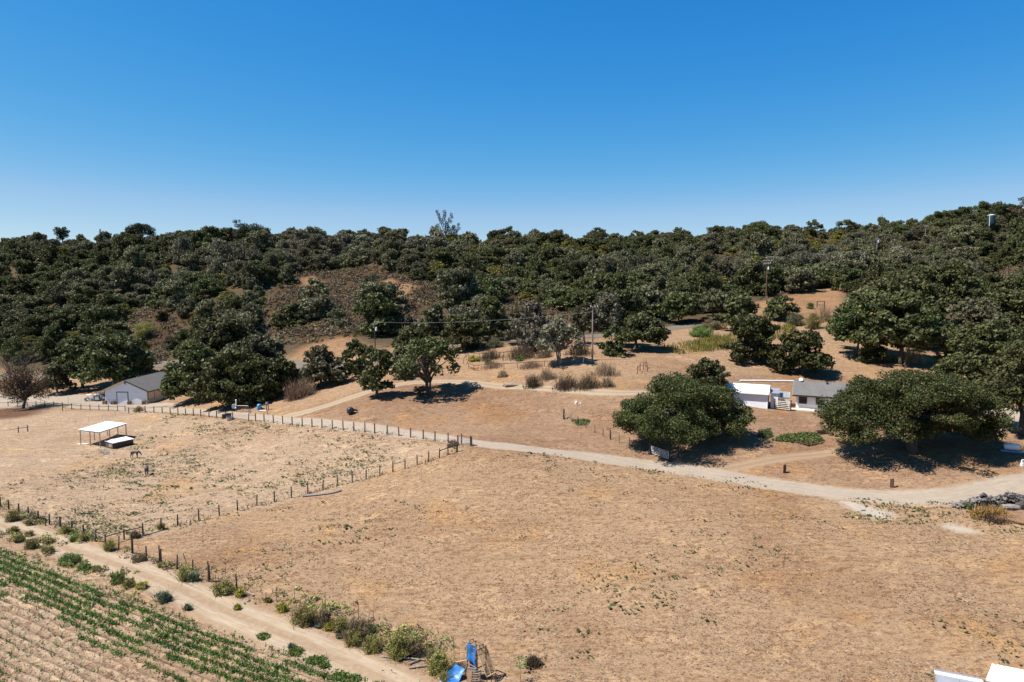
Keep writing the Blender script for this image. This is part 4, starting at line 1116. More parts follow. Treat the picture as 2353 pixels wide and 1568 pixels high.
for i, (u, lab) in enumerate(((0.15, 'leftmost straw planter box at the front left corner of the white barn'), (2.45, 'straw planter box just left of the barn roller door'),
                              (6.9, 'straw planter box just right of the barn roller door'), (10.8, 'rightmost straw planter box at the front right corner of the white barn'))):
    c = fr(u, -0.55, 0); c.z = z1(c.x, c.y)
    t = thing('planter_box', lab, 'planter', c, 0.1 * i, 'planter boxes along the barn front')
    mb = MB()
    for j in range(4):
        mb.box((0, 0, 0.11 + j * 0.215), (0.80 - 0.02 * (j % 2), 0.66, 0.20), WM[t])
    mb.build('box', M_STRAWB, t)
    mb = MB()
    for sx in (-1, 1):
        for sy in (-1, 1): mb.box((sx * 0.40, sy * 0.33, 0.44), (0.07, 0.07, 0.9), WM[t])
    mb.build('corner_batten', M_TIMB, t)
    mb = MB(); mb.box((0, 0, 0.86), (0.7, 0.56, 0.1), WM[t]); mb.build('soil', M_PLANK, t)
# white utility carts beside the barn
def cart(px, py, rz, label):
    p = G(px, py); t = thing('utility_cart', label, 'cart', p, rz, 'utility carts by the barn'); M = WM[t]
    mb = MB(); mb.box((0, 0, 0.42), (2.2, 1.05, 0.28), M); mb.box((0.85, 0, 0.68), (0.5, 0.95, 0.3), M); mb.box((1.02, 0, 0.62), (0.3, 0.8, 0.5), M); mb.build('body', M_TRIM, t)
    mb = MB(); mb.box((-0.1, 0, 0.72), (0.5, 0.95, 0.16), M); mb.box((-0.36, 0, 0.98), (0.12, 0.95, 0.42), M); mb.build('seat', M_TRIM, t)
    mb = MB(); mb.box((-0.05, 0, 1.74), (1.5, 1.1, 0.09), M); mb.build('canopy', M_TRIM, t)
    mb = MB()
    for sx in (-0.7, 0.55):
        for sy in (-0.5, 0.5): mb.tube([M @ Vector((sx, sy, 0.55)), M @ Vector((sx, sy, 1.7))], 0.025, 5)
    mb.build('canopy_post', M_BLACK, t)
    mb = MB(); mb.box((-0.9, 0, 0.62), (0.55, 0.9, 0.3), M); mb.build('cargo_box', M_BLACK, t)
    for sx in (-0.75, 0.75):
        for sy in (-0.55, 0.55):
            mb = MB(); mb.tube([M @ Vector((sx, sy - 0.09, 0.26)), M @ Vector((sx, sy + 0.09, 0.26))], 0.26, 12); w = mb.build('wheel', M_RUBBER, t)
            mb = MB(); mb.tube([M @ Vector((sx, sy - 0.1, 0.26)), M @ Vector((sx, sy + 0.1, 0.26))], 0.13, 10); mb.build('rim', M_TRIM, w)
cart(206, 922, 0.3, 'white utility cart standing apart, leftmost by the white barn')
cart(222, 921, -0.9, 'white utility cart with dark cargo bed in the middle of the carts by the barn')
cart(226, 916, 0.2, 'white utility cart at the back of the carts by the barn')
cart(237, 919, -0.4, 'white utility cart parked against the left wall of the barn')

# ---------------------------------------------------------------- white shed, annex and white house at the right
A24 = math.radians(24)
o = G(1763, 940); k = mpp(o); fr = Frame((o.x, o.y, o.z), A24)
shed = thing('shed', 'white shed with pale metal roof partly behind the broad oak', 'shed', o)
SL, SD, SH, SR = 7.5, 4.0, 2.75, 3.75
fr0 = Frame(fr(-SL, 0, 0), A24)
gable_walls(fr0, 'wall', M_WHITEV, shed, SL, SD, SH, SR, 't')
sl = (SR - SH) / (SD / 2)
for s, nm in ((-1, 'roof'), (1, 'roof')):
    vE = SD / 2 + s * (SD / 2 + 0.42); zE = SR - sl * (SD / 2 + 0.42)
    for i in range(5):                                    # roof sheets with standing seams
        u0, u1 = -0.3 + i * (SL + 0.5) / 5, -0.3 + (i + 1) * (SL + 0.5) / 5 - 0.02
        q = [fr0(u0, SD / 2, SR + 0.04), fr0(u1, SD / 2, SR + 0.04), fr0(u1, vE, zE + 0.04), fr0(u0, vE, zE + 0.04)]
        if s < 0: q = q[::-1]
        mb = MB(); mb.slab(q, 0.05); mb.build('roof_sheet', M_METALW, shed)
    mb = MB(); mb.bar(fr0(-0.3, vE + s * 0.02, zE), fr0(SL + 0.2, vE + s * 0.02, zE), 0.05, 0.16); mb.build('fascia', M_TRIM, shed)
    mb = MB(); mb.bar(fr0(SL + 0.2, SD / 2, SR), fr0(SL + 0.2, vE, zE), 0.06, 0.16); mb.build('rake_board', M_TRIM, shed)
part_box(fr0, 'corner_trim', M_TRIM, shed, SL - 0.12, SL + 0.03, -0.04, 0.08, 0, SH)
fa = Frame(fr(0.45, 1.1, 0), A24)
an = thing('lean_to', 'narrow white lean to store against the right end of the white shed', 'shed', fa(0, 0, 0))
mb = MB()
W_, D_, z0, zf_, zb = 1.15, 2.8, -0.8, 2.55, 2.95
vs = [fa(0, 0, z0), fa(W_, 0, z0), fa(W_, D_, z0), fa(0, D_, z0), fa(0, 0, zf_), fa(W_, 0, zf_), fa(W_, D_, zb), fa(0, D_, zb)]
mb.add(vs, [(0, 1, 5, 4), (1, 2, 6, 5), (2, 3, 7, 6), (3, 0, 4, 7), (3, 2, 1, 0), (4, 5, 6, 7)]); mb.build('wall', M_WHITE, an)
mb = MB(); mb.slab([fa(-0.15, -0.2, zf_ + 0.02), fa(W_ + 0.2, -0.2, zf_ + 0.02), fa(W_ + 0.2, D_ + 0.2, zb + 0.06), fa(-0.15, D_ + 0.2, zb + 0.06)], 0.07); mb.build('roof', M_METALG, an)
# greenhouse
fg = Frame(G(1784, 938) + Vector((0.3, 1.0, 0)), A24)
gh = thing('greenhouse', 'small glass greenhouse with a pale sloping roof behind the cream gate', 'greenhouse', fg(0, 0, 0))
GW, GD, GH = 2.1, 2.0, 1.75
mb = MB()
for u in (0, GW / 2, GW):
    for v, h in ((0, GH), (GD, GH + 0.65)): mb.bar(fg(u, v, -0.3), fg(u, v, h), 0.05)
for v, h in ((0, GH), (GD, GH + 0.65)): mb.bar(fg(0, v, h), fg(GW, v, h), 0.05)
for u in (0, GW): mb.bar(fg(u, 0, GH), fg(u, GD, GH + 0.65), 0.05)
mb.build('frame', M_TRIM, gh)
for i in range(4):
    a, c = GW * i / 4 + 0.02, GW * (i + 1) / 4 - 0.02
    mb = MB(); mb.slab([fg(a, -0.1, GH + 0.03), fg(c, -0.1, GH + 0.03), fg(c, GD + 0.1, GH + 0.7), fg(a, GD + 0.1, GH + 0.7)], 0.02); mb.build('roof_panel', M_METALG, gh)
    mb = MB(); mb.slab([fg(a, 0, 0), fg(c, 0, 0), fg(c, 0, GH - 0.05), fg(a, 0, GH - 0.05)], 0.012); mb.build('pane', M_PANE, gh)
for i in range(2):
    mb = MB(); a, c = GD * i / 2 + 0.03, GD * (i + 1) / 2 - 0.03
    mb.slab([fg(GW, a, 0), fg(GW, c, 0), fg(GW, c, GH + 0.6 * i / 2), fg(GW, a, GH + 0.3 * i)], 0.012); mb.build('pane', M_PANE, gh)
mb = MB(); mb.bar(fg(0.1, GD * 0.6, 0.75), fg(GW - 0.1, GD * 0.6, 0.75), 0.6, 0.05); mb.build('bench', M_GREYW, gh)

o = G(1829, 939); k = mpp(o); fr = Frame((o.x, o.y, o.z), A24)
house = thing('house', 'low white house with grey shingle roof and two dark windows', 'house', o)
HL, HD, HH, HR = 13.0, 7.6, 2.62, 4.15
gable_walls(fr, 'wall', M_WHITE, house, HL, HD, HH, HR, 't')
sl = (HR - HH) / (HD / 2)
for s in (-1, 1):
    vE = HD / 2 + s * (HD / 2 + 0.75); zE = HR - sl * (HD / 2 + 0.75)
    q = [fr(-0.6, HD / 2, HR + 0.06), fr(HL + 0.5, HD / 2, HR + 0.06), fr(HL + 0.5, vE, zE + 0.06), fr(-0.6, vE, zE + 0.06)]
    if s < 0: q = q[::-1]
    mb = MB(); mb.slab(q, 0.12); rf = mb.build('roof', M_SHINGLE2, house)
    mb = MB(); mb.bar(fr(-0.6, vE + s * 0.03, zE), fr(HL + 0.5, vE + s * 0.03, zE), 0.05, 0.18); mb.build('fascia', M_DARK, rf)
    mb = MB(); mb.bar(fr(-0.63, HD / 2, HR), fr(-0.63, vE, zE), 0.05, 0.18); mb.build('rake_board', M_GREYW, rf)
    if s < 0:
        mb = MB(); mb.tube([fr(4.7, 3.1, HR - 0.3), fr(4.7, 3.1, HR + 0.32)], 0.14, 8); mb.tube([fr(4.7, 3.1, HR + 0.34), fr(4.7, 3.1, HR + 0.42)], 0.2, 8); mb.build('roof_vent', M_RUSTP, rf)
        mb = MB()
        c = fr(0.55, 3.5, HR + 0.42)
        Mx = (Vector((-0.4, -0.6, 0.55))).to_track_quat('Z', 'Y').to_matrix().to_4x4()
        mb.lathe([(0.02, -0.06), (0.24, -0.02), (0.34, 0.05), (0.33, 0.07), (0.22, 0.01), (0.01, -0.03)], c, 14, Mx); mb.tube([fr(0.55, 3.6, HR), c], 0.03, 5); mb.build('satellite_dish', M_TRIM, rf)
window(fr, house, 0.45, 1.62, 0.98, 2.42); window(fr, house, 3.12, 4.32, 0.98, 2.42); window(fr, house, 8.0, 9.4, 0.98, 2.42)
part_box(fr, 'skirting', M_TRIM, house, 0, 6.6, -0.06, 0.0, -0.2, 0.22)
part_box(fr, 'sill_band', M_CREAM, house, 0, 6.6, -0.09, 0.0, 0.22, 0.29)
for u in (2.3, 2.75): part_box(fr, 'vent', M_DARK, house, u, u + 0.28, -0.075, -0.055, 0.02, 0.16)
part_box(fr, 'corner_trim', M_TRIM, house, -0.03, 0.1, -0.03, 0.05, 0, HH)
part_box(fr, 'porch_post', M_DARK, house, 6.62, 6.8, -0.1, 0.05, 0, HH)
part_box(fr, 'porch_beam', M_PLANK, house, 6.8, 9.5, -0.12, 0.0, 2.3, 2.62)
mb = MB(); fr.box(mb, -0.8, 8.0, -1.6, 0.0, -0.5, 0.07); tag(mb.build('patio_slab', M_CONC), kind='structure', label='pale pink concrete slab along the front of the white house')

# cream gate between the shed and the house, white pipe on the slope above
def gate(name, label, pa, pb, post_h, mats, nrail=5, rail_h=(0.3, 1.15), rail_r=0.035, diag=False, mesh=False, post_r=0.09, group=None, third=None):
    a, b_ = G(*pa), G(*pb); t = thing(name, label, 'gate', a, 0, group)
    for q, h in ((a, post_h), (b_, post_h)):
        mb = MB(); mb.tube([q - Vector((0, 0, 0.3)), q + Vector((0, 0, h))], post_r, 8); mb.build('post', mats[0], t)
    d = (b_ - a); d.normalize(); a2, b2 = a + d * (post_r + 0.06), b_ - d * (post_r + 0.06)
    for i in range(nrail):
        h = rail_h[0] + (rail_h[1] - rail_h[0]) * i / (nrail - 1)
        mb = MB(); mb.tube([a2 + Vector((0, 0, h)), b2 + Vector((0, 0, h))], rail_r, 6); mb.build('rail', mats[1], t)
    for q in (a2, b2) if not diag else (a2, a2.lerp(b2, 0.5), b2):
        mb = MB(); mb.tube([q + Vector((0, 0, rail_h[0])), q + Vector((0, 0, rail_h[1]))], rail_r, 6); mb.build('stile', mats[1], t)
    if diag:
        for f0, f1, z0, z1_ in ((0.08, 0.28, 0.25, 1.15), (0.28, 0.45, 0.25, 1.15), (0.92, 0.70, 0.25, 1.15), (0.76, 0.58, 0.25, 1.15)):
            mb = MB(); mb.bar(a2.lerp(b2, f0) + Vector((0, 0, z0 * rail_h[1] / 1.15)), a2.lerp(b2, f1) + Vector((0, 0, z1_ * rail_h[1] / 1.15)), 0.02, 0.02); mb.build('brace', mats[1], t)
    if mesh:
        mb = MB()
        L = (b2 - a2).length
        for i in range(1, int(L / 0.22)): q = a2.lerp(b2, i * 0.22 / L); mb.tube([q + Vector((0, 0, rail_h[0])), q + Vector((0, 0, rail_h[1]))], 0.008, 4, cap=False)
        mb.build('wire_mesh', M_WIRE, t)
    return t
gate('field_gate', 'cream painted five bar gate between the white shed and the white house', (1780, 941), (1817, 945), 1.85, (M_RUSTP, M_CREAM), 5, (0.25, 1.45), 0.06)
gate('pipe_gate', 'white pipe gate with five bars in front of the broad oak', (1494.4, 1044), (1538.2, 1059.5), 1.55, (M_POST, M_TRIM), 6, (0.25, 1.25), 0.024, diag=True, post_r=0.12)
a, b_ = G(1538.2, 1059.5), G(1558.5, 1053)
t = thing('post_and_rail', 'dark post with pale rail bracing the right end of the white pipe gate', 'fence', b_)
mb = MB(); mb.tube([b_ - Vector((0, 0, 0.3)), b_ + Vector((0, 0, 1.5))], 0.11, 8); mb.build('post', M_POST, t)
mb = MB(); mb.bar(a + Vector((0.1, 0, 0.72)), b_ + Vector((-0.1, 0, 0.8)), 0.09, 0.16); mb.build('rail', M_GREYW, t)
a, b_ = G(1700, 877), G(1835.5, 878.5)
mb = MB(); mb.tube([a.lerp(b_, i / 6) + Vector((0, 0, 0.22)) * 0 + Vector((0, 0, 0.2 + z1(*(a.lerp(b_, i / 6))[:2]) - a.lerp(b_, i / 6).z)) for i in range(7)], 0.13, 7)
tag(mb.build('pipe', M_TRIM), 'long white pipe lying on the slope above the white shed', 'pipe')

# ---------------------------------------------------------------- open metal shelter and low wooden stall in the paddock
def v7(x, y): return ((220 + x / 7.08) * 0.78433, (1230 + y / 7.08) * 0.78433)
A, B_, C_ = G(*v7(120, 520)), G(*v7(525, 580)), G(*v7(1065, 365))
D_ = A + (C_ - B_); D_.z = z1(D_.x, D_.y)
sh = thing('shelter', 'open livestock shelter with flat white metal roof on steel posts', 'shelter', A.lerp(C_, 0.5))
ht = 36.0 * mpp(B_)
top = max(A.z, B_.z) + ht
spots = [A, A.lerp(B_, 0.5), B_, B_.lerp(C_, 0.36), B_.lerp(C_, 0.68), C_, D_, D_.lerp(A, 0.5)]
for q in spots:
    mb = MB(); mb.bar(Vector((q.x, q.y, z1(q.x, q.y) - 0.3)), Vector((q.x, q.y, top - 0.12)), 0.13); mb.build('post', M_METALG, sh)
for p_, q in ((A, B_), (B_, C_), (C_, D_), (D_, A)):
    mb = MB(); mb.bar(Vector((p_.x, p_.y, top - 0.08)), Vector((q.x, q.y, top - 0.08)), 0.1, 0.2); mb.build('beam', M_METALG, sh)
ex = (C_ - B_).normalized() * 0.25; ey = (A - B_).normalized() * 0.25
cs = [B_ - ex - ey, C_ + ex - ey, D_ + ex + ey, A - ex + ey]
for i in range(6):
    f0, f1 = i / 6, (i + 1) / 6 - 0.004
    q = [cs[0].lerp(cs[1], f0), cs[0].lerp(cs[1], f1), cs[3].lerp(cs[2], f1), cs[3].lerp(cs[2], f0)]
    q = [Vector((x.x, x.y, top + 0.04)) for x in q]
    mb = MB(); mb.slab(q, 0.05); mb.build('roof_sheet', M_METALW, sh)
p = G(*v7(160, 512))
mb = MB(); mb.box(p + Vector((0, 0, 0.05)), (2.0, 0.9, 0.12)); tag(mb.build('feed_slab', M_CONC), 'pale slab on the ground at the left post of the livestock shelter', 'slab')
a, b_ = G(*v7(785, 612)), G(*v7(1205, 512))
dirx = (b_ - a); L = math.hypot(dirx.x, dirx.y); ang = -math.atan2(dirx.y, dirx.x)
fs_ = Frame((a.x, a.y, min(a.z, b_.z) - 0.05), ang)
st = thing('wooden_stall', 'low plank walled feed stall with pale blue white roof beside the shelter', 'stall', a)
W_ = 2.1
for wl_, (p0, p1) in enumerate((((0, 0), (L, 0)), ((0, 0), (0, W_)), ((0, W_), (L, W_)), ((L, 0), (L, W_)))):
    for j in range(5):
        mb = MB(); h = 0.10 + j * 0.235
        jit = rnd.uniform(-0.03, 0.03)
        mb.bar(fs_(*p0, h) + fs_.b * jit, fs_(*p1, h) + fs_.b * jit, 0.05, 0.21); mb.build('plank', M_PLANK if rnd.random() < 0.75 else M_TIMB, st)
for u in (0, L * 0.33, L * 0.66, L):
    for v in (0.06, W_ - 0.06):
        mb = MB(); mb.bar(fs_(u, v, -0.3), fs_(u, v, 1.15), 0.12); mb.build('post', M_GREYW, st)
for i in range(5):
    u0, u1 = -0.15 + i * (L + 0.3) / 5, -0.15 + (i + 1) * (L + 0.3) / 5 - 0.015
    z = 1.22 + rnd.uniform(-0.02, 0.02)
    mb = MB(); mb.slab([fs_(u0, -0.2, z - 0.06), fs_(u1, -0.2, z - 0.06), fs_(u1, W_ + 0.2, z + 0.1), fs_(u0, W_ + 0.2, z + 0.1)], 0.04); mb.build('roof_sheet', M_METALW, st)
mb = MB(); mb.slab([fs_(-0.06, 0.15, 0.35), fs_(-0.06, 0.15, 0.95), fs_(-0.06, 1.1, 0.95), fs_(-0.06, 1.1, 0.35)], 0.03); mb.build('hatch', M_GREYW, st)['label'] = 'pale hatch board'
p = G(243, 1039.5); mb = MB()
for i in range(4): mb.box(p + Vector((-0.35 + i * 0.25, (i % 2) * 0.12, 0.05 + 0.03 * (i % 2))), (0.3, 0.5, 0.05))
tag(mb.build('feed_sack', M_TANKB), 'crumpled light blue sack lying in front of the wooden stall', 'sack')

# ---------------------------------------------------------------- fences
POST_SH = {}
def post_mesh(mat, r, n=6):
    key = (mat.name, round(r, 3))
    if key not in POST_SH:
        mb = MB(); mb.tube([(0, 0, -0.3), (0, 0, 0.5), (0, 0, 0.985), (0, 0, 1.0)], [r, r, r * 0.95, r * 0.6], n)
        POST_SH[key] = mb.mesh('post', mat, None, True)
    return POST_SH[key]
def fence(name, label, pts, h, mat, r, wires=(0.35, 0.75, 1.1), lean=0.02, rails=(), rail_mat=None, wire_r=0.006, heights=None, world=False, thick=None, group=None):
    ps = pts if world else [G(*p) for p in pts]
    t = thing(name, label, 'fence', ps[0], 0, group)
    tops = []
    for i, p in enumerate(ps):
        hh = (heights[i] if heights else h) * rnd.uniform(0.95, 1.05)
        ax, ay = rnd.gauss(0, lean), rnd.gauss(0, lean)
        rr = r * (thick.get(i, 1.0) if thick else 1.0)
        M = Matrix.Translation(p) @ Matrix.Rotation(ax, 4, 'X') @ Matrix.Rotation(ay, 4, 'Y') @ Matrix.Rotation(rnd.random() * 6, 4, 'Z') @ Matrix.Diagonal((1, 1, hh, 1))
        put('post', post_mesh(mat, rr), t, M); tops.append((M, hh))
    for i, j, z0, z1_ in rails:
        mb = MB(); mb.bar(ps[i] + Vector((0, 0, z0)), ps[j] + Vector((0, 0, z1_)), 0.1); mb.build('rail', rail_mat or mat, t)
    if wires:
        mb = MB()
        for z in wires:
            for i in range(len(ps) - 1):
                if (ps[i + 1] - ps[i]).length > 9: continue
                mb.tube([ps[i] + Vector((0, 0, z)), ps[i + 1] + Vector((0, 0, z))], wire_r, 4, cap=False)
        if mb.f: mb.build('wire', M_WIRE, t)
    return t
RF = [(-38, 934), (-12, 934), (18.8, 934.4), (40.5, 934.5), (62.4, 934.6), (83, 934.8), (103, 935), (124, 935.2), (144, 937.5), (165, 940), (186.1, 941.6), (207.3, 942.6), (227.7, 943.2), (249.1, 943.7), (270.4, 944.8), (287.6, 945.4)]
RF2 = [(318, 947.5), (333.8, 948.1), (353.9, 948.8), (372.9, 949.8), (391.3, 951), (409.2, 952.4), (426.8, 953.8), (444.5, 955.3), (461.5, 957), (480.2, 958.8), (497.7, 960.4), (518.3, 962.5), (534.8, 963.8)]
zx = [(90, 735), (155, 738), (232, 742), (318, 753), (403, 763), (491, 773), (583, 782), (672, 791), (763, 798), (860, 805), (957, 817), (1056, 828), (1158, 837), (1248, 845), (1362, 860), (1470, 874), (1578, 888), (1693, 902), (1802, 920), (1922, 935), (2045, 950), (2127, 961)]
RF3 = [((700 + x / 3.136) * 0.78433, (1000 + y / 3.136) * 0.78433) for x, y in zx]
fence('road_fence', 'rust brown post and wire fence left of the barn gate with a top rail', RF, 1.42, M_RUSTP, 0.09, rails=[(i, i + 1, 1.0, 1.0) for i in range(14)] + [(14, 15, 1.2, 1.2)], rail_mat=M_RUSTP, wires=(0.3, 0.65))
fence('road_fence', 'rust brown post fence between the barn gate and the barrels', RF2, 1.5, M_RUSTP, 0.10, rails=[(0, 1, 1.15, 1.15), (11, 12, 1.2, 1.2)], rail_mat=M_RUSTR)
fence('road_fence', 'long line of rust brown posts along the gravel road up to the corner gate', RF3, 1.62, M_RUSTP, 0.10, rails=[(0, 1, 1.25, 1.25), (20, 21, 1.28, 1.28)], rail_mat=M_RUSTR)
gate('wire_gate', 'thin wire mesh gate in front of the white barn', (287.6, 945.4), (318, 947.5), 0.1, (M_RUSTP, M_STEEL), 3, (0.25, 1.15), 0.02, mesh=True)
gate('wire_gate', 'thin wire mesh gate right of the barrels', (534.8, 963.8), (572, 968), 0.1, (M_RUSTP, M_STEEL), 2, (0.25, 1.15), 0.02, mesh=True)
ps = [(296, 950.5), (321, 949.3)]
fence('fence_brace', 'double braced posts set inside the fence at the barn gate', ps, 1.5, M_RUSTP, 0.09, rails=[(0, 1, 1.05, 1.2)], wires=())
# dark wooden fence across the fields, from the track corner to the corner gate
CF0 = [(408, 1208), (457, 1197), (504, 1185), (546, 1174), (590, 1163)]
zx = [(165, 1512), (327, 1477), (483, 1438), (633, 1403), (771, 1366), (909, 1328), (1042, 1297), (1169, 1270), (1294, 1234), (1414, 1203), (1526, 1172), (1638, 1137), (1743, 1107), (1842, 1075), (1922, 1043), (2004, 1018)]
CF = CF0[:4] + [((700 + x / 3.136) * 0.78433, (1000 + y / 3.136) * 0.78433) for x, y in zx]
CF = [(329, 1231), (370, 1219)] + sorted(set(CF))[0:]
fence('field_fence', 'dark wooden post fence crossing between the paddock and the big dry field', CF, 1.5, M_POST, 0.085, rails=[(len(CF) - 3, len(CF) - 2, 1.05, 1.05), (len(CF) - 2, len(CF) - 1, 1.05, 1.05)], thick={len(CF) - 1: 1.5})
gate('corner_gate', 'wire filled pipe gate at the corner of the paddock by the gravel road', (1052, 1022.5), (1084, 1025.5), 1.45, (M_POST, M_STEEL), 4, (0.25, 1.15), 0.025, mesh=True, post_r=0.085)
def z28(x, y): return (x / 2.8012 * 0.78433, (1440 + y / 2.8012) * 0.78433)
TW = [z28(*q) for q in ((-60, 105), (2, 128), (75, 150), (155, 183), (235, 215), (318, 250), (406, 272), (495, 297), (593, 335), (690, 372), (789, 413))]
fence('track_fence', 'row of dark posts along the dirt track beside the paddock', TW, 1.4, M_POST, 0.10)
CB = [z28(*q) for q in ((789, 413), (866, 440), (1019, 397), (1173, 362))]
t = fence('corner_brace', 'dark railed corner brace where the paddock meets the dirt track', CB[1:], 1.3, M_POST, 0.09, rails=[(0, 1, 1.0, 1.0), (1, 2, 1.05, 1.05)], wires=())
a = G(*CB[0]); c = G(*CB[1]); mb = MB(); mb.bar(a + Vector((0, 0, 1.0)), c + Vector((0, 0, 0.9)), 0.08); mb.build('rail', M_GREYW, t)
TE = [z28(*q) for q in ((974, 468), (1090, 515), (1203, 545), (1322, 585), (1452, 640), (1583, 650), (1719, 742), (1944, 795))]
te = fence('track_fence', 'uneven leaning posts along the dirt track beside the big dry field', TE, 1.4, M_POST, 0.075, lean=0.05, heights=[1.45, 1.75, 1.4, 1.7, 1.5, 1.15, 1.85, 1.55], thick={1: 1.3, 3: 1.2, 6: 1.3})
for px, py, h in ((1083, 512, 2.2), (1310, 580, 1.9), (1712, 740, 2.2)):
    p = G(*z28(px, py)); M = Matrix.Translation(p) @ Matrix.Diagonal((1, 1, h, 1)); put('post', post_mesh(M_POST, 0.075), te, M)
p = G(*z28(1533, 597)); M = Matrix.Translation(p) @ Matrix.Rotation(-0.28, 4, 'Y') @ Matrix.Diagonal((1, 1, 1.25, 1)); put('post', post_mesh(M_POST, 0.045), te, M)['label'] = 'loose leaning stake'
def z28b(x, y): return ((700 + x / 2.8012) * 0.78433, (1440 + y / 2.8012) * 0.78433)
TT = [z28(1848, 705)] + [z28(2268, 905)] + [z28b(*q) for q in ((462, 915), (690, 1012), (714, 978), (984, 1060), (1106, 1115), (1540, 1280), (1766, 1330))]
fence('stake_fence', 'thin rusty metal stakes along the weedy edge of the dirt track', TT, 1.55, M_RUSTP, 0.026, lean=0.03, wires=(0.5, 1.0))
def z98(x, y): return (x / 9.804 * 0.78433, (1150 + y / 9.804) * 0.78433)
ST = [z98(*q) for q in ((820, 1125), (1345, 970), (1755, 960), (2165, 905))] + [(x / 3.136 * 0.78433, (1050 + y / 3.136) * 0.78433) for x, y in ((818, 590), (940, 565), (1060, 540))]
fence('stake_fence', 'thin grey metal stakes strung across the upper paddock', ST, 1.4, M_STEEL, 0.022, wires=(0.5, 1.0))
fence('fence_brace', 'two posts with a sloping rail standing at the left edge of the paddock', [z98(530, 1165), z98(795, 1125)], 1.4, M_RUSTP, 0.085, rails=[(0, 1, 0.95, 0.9)], wires=())
a, c = G(*z98(530, 1165)), G(*z98(255, 1180)); mb = MB(); mb.bar(a + Vector((0, 0, 0.92)), c + Vector((0, 0, 0.75)), 0.08); tag(mb.build('fence_rail', M_POST), 'loose rail reaching left from the two brace posts at the paddock edge', 'rail')
fence('fence_brace', 'short braced posts joining the fence by the dying tree', [z98(1800, 540), z98(2062, 490)], 1.5, M_RUSTP, 0.09, rails=[(0, 1, 1.0, 1.2)], wires=())
# tall thin stakes in the yard by the dying tree
fence('stake_fence', 'tall thin stakes standing in the pale yard behind the fence', [z98(355, 312), z98(1165, 325), z98(1960, 345)], 2.4, M_RUSTP, 0.03, wires=())
# fence round the yard of the broad oak
def z31(x, y): return ((1400 + x / 3.136) * 0.78433, (900 + y / 3.136) * 0.78433)
fence('yard_fence', 'thin stake fence running down from the thick post to the white pipe gate', [z31(*q) for q in ((790, 1028), (855, 1028), (920, 1080), (993, 1117), (1075, 1157), (1150, 1190), (1218, 1216), (1298, 1246), (1392, 1282), (1500, 1322))], 1.4, M_POST, 0.05, wires=(0.3, 0.6, 0.9, 1.15), heights=[1.6, 0.8, 1.5, 1.2, 1.3, 1.3, 1.5, 1.3, 1.3, 1.0], thick={0: 3.2, 6: 2.2})
fence('yard_fence', 'thin stake fence along the back of the broad oak yard', [z31(*q) for q in ((790, 1026), (1057, 1010), (1167, 1004), (1270, 1000), (1400, 990))], 1.2, M_STEEL, 0.03, wires=(0.05, 0.6, 1.0))
a = G(*z31(818, 1036)); c = G(*z31(790, 1028)); mb = MB(); mb.bar(a, c + Vector((0, 0, 1.1)), 0.11); tag(mb.build('brace_post', M_GREYW), 'pale slanting brace leaning on the thick dark post', 'post')
fence('yard_fence', 'thin stakes leading down from the cream gate to the green ground cover', [(1746, 1000), (1772, 998), (1793, 985), (1820, 967), (1815, 948)], 1.25, M_STEEL, 0.025, wires=(0.4, 0.8, 1.1))
# pipe corral
def z52(x, y): return (823.5 + x * 0.15005, 705.9 + y * 0.15005)
fr_px = [z52(1685, 985 - 45), z52(1770, 975), z52(1835, 972), z52(2028, 945), z52(2230, 945)] + [z31(*q) for q in ((118, 562), (240, 567), (365, 562), (487, 552), (613, 547), (735, 541))][1:]
fence('pipe_corral', 'front of the rusty pipe corral above the farm drive', fr_px, 1.15, M_RUSTP, 0.055, rails=[(i, i + 1, 1.1, 1.1) for i in range(len(fr_px) - 1)] + [(0, 1, 0.5, 0.5), (1, 2, 0.5, 0.5)], wires=(0.4, 0.75))
bk = [z52(1612, 882), z52(1650, 812), z52(1685, 775), z52(1850, 786), z52(2040, 782), z52(2228, 771)] + [z31(*q) for q in ((125, 470), (237, 462), (352, 450), (465, 440))][1:]
fence('pipe_corral', 'back and left side of the rusty pipe corral by the brown brush', bk, 1.2, M_RUSTP, 0.05, rails=[(i, i + 1, 1.15, 1.15) for i in range(len(bk) - 1)], wires=(0.6,))
# rust red corner braces on the slope
def z224(x, y): return ((1840 + x / 22.4) * 0.78433, (1040 + y / 22.4) * 0.78433)
H5 = [G(*z224(*q)) for q in ((610, 1250), (785, 1080), (1275, 1100), (1005, 950), (1175, 830))]
t = thing('fence_brace', 'free standing rust red H shaped posts on the dry slope', 'fence', H5[0])
for q in H5: put('post', post_mesh(M_RUSTR, 0.075), t, Matrix.Translation(q) @ Matrix.Diagonal((1, 1, 1.65, 1)))
for i, j in ((0, 1), (1, 2), (3, 4)):
    mb = MB(); mb.tube([H5[i] + Vector((0, 0, 1.15)), H5[j] + Vector((0, 0, 1.1))], 0.06, 6); mb.build('rail', M_RUSTR, t)
a, c = G(1877.3, 707.4), G(1894.3, 708)
t = thing('gate_frame', 'dark square gate frame standing in the bare clearing', 'gate', a)
for q in (a, c): mb = MB(); mb.bar(q - Vector((0, 0, 0.3)), q + Vector((0, 0, 2.0)), 0.2); mb.build('post', M_POST, t)
for z in (1.95, 0.85): mb = MB(); mb.bar(a + Vector((0.1, 0, z)), c + Vector((-0.1, 0, z)), 0.13, 0.2); mb.build('rail', M_POST, t)
p = G(2458 * 0.78433, 1188 * 0.78433); mb = MB(); mb.tube([p - Vector((0, 0, .2)), p + Vector((0, 0, 1.3))], 0.03, 5); tag(mb.build('stake', M_POST), 'single thin stake on the slope right of the lopsided oak', 'stake')

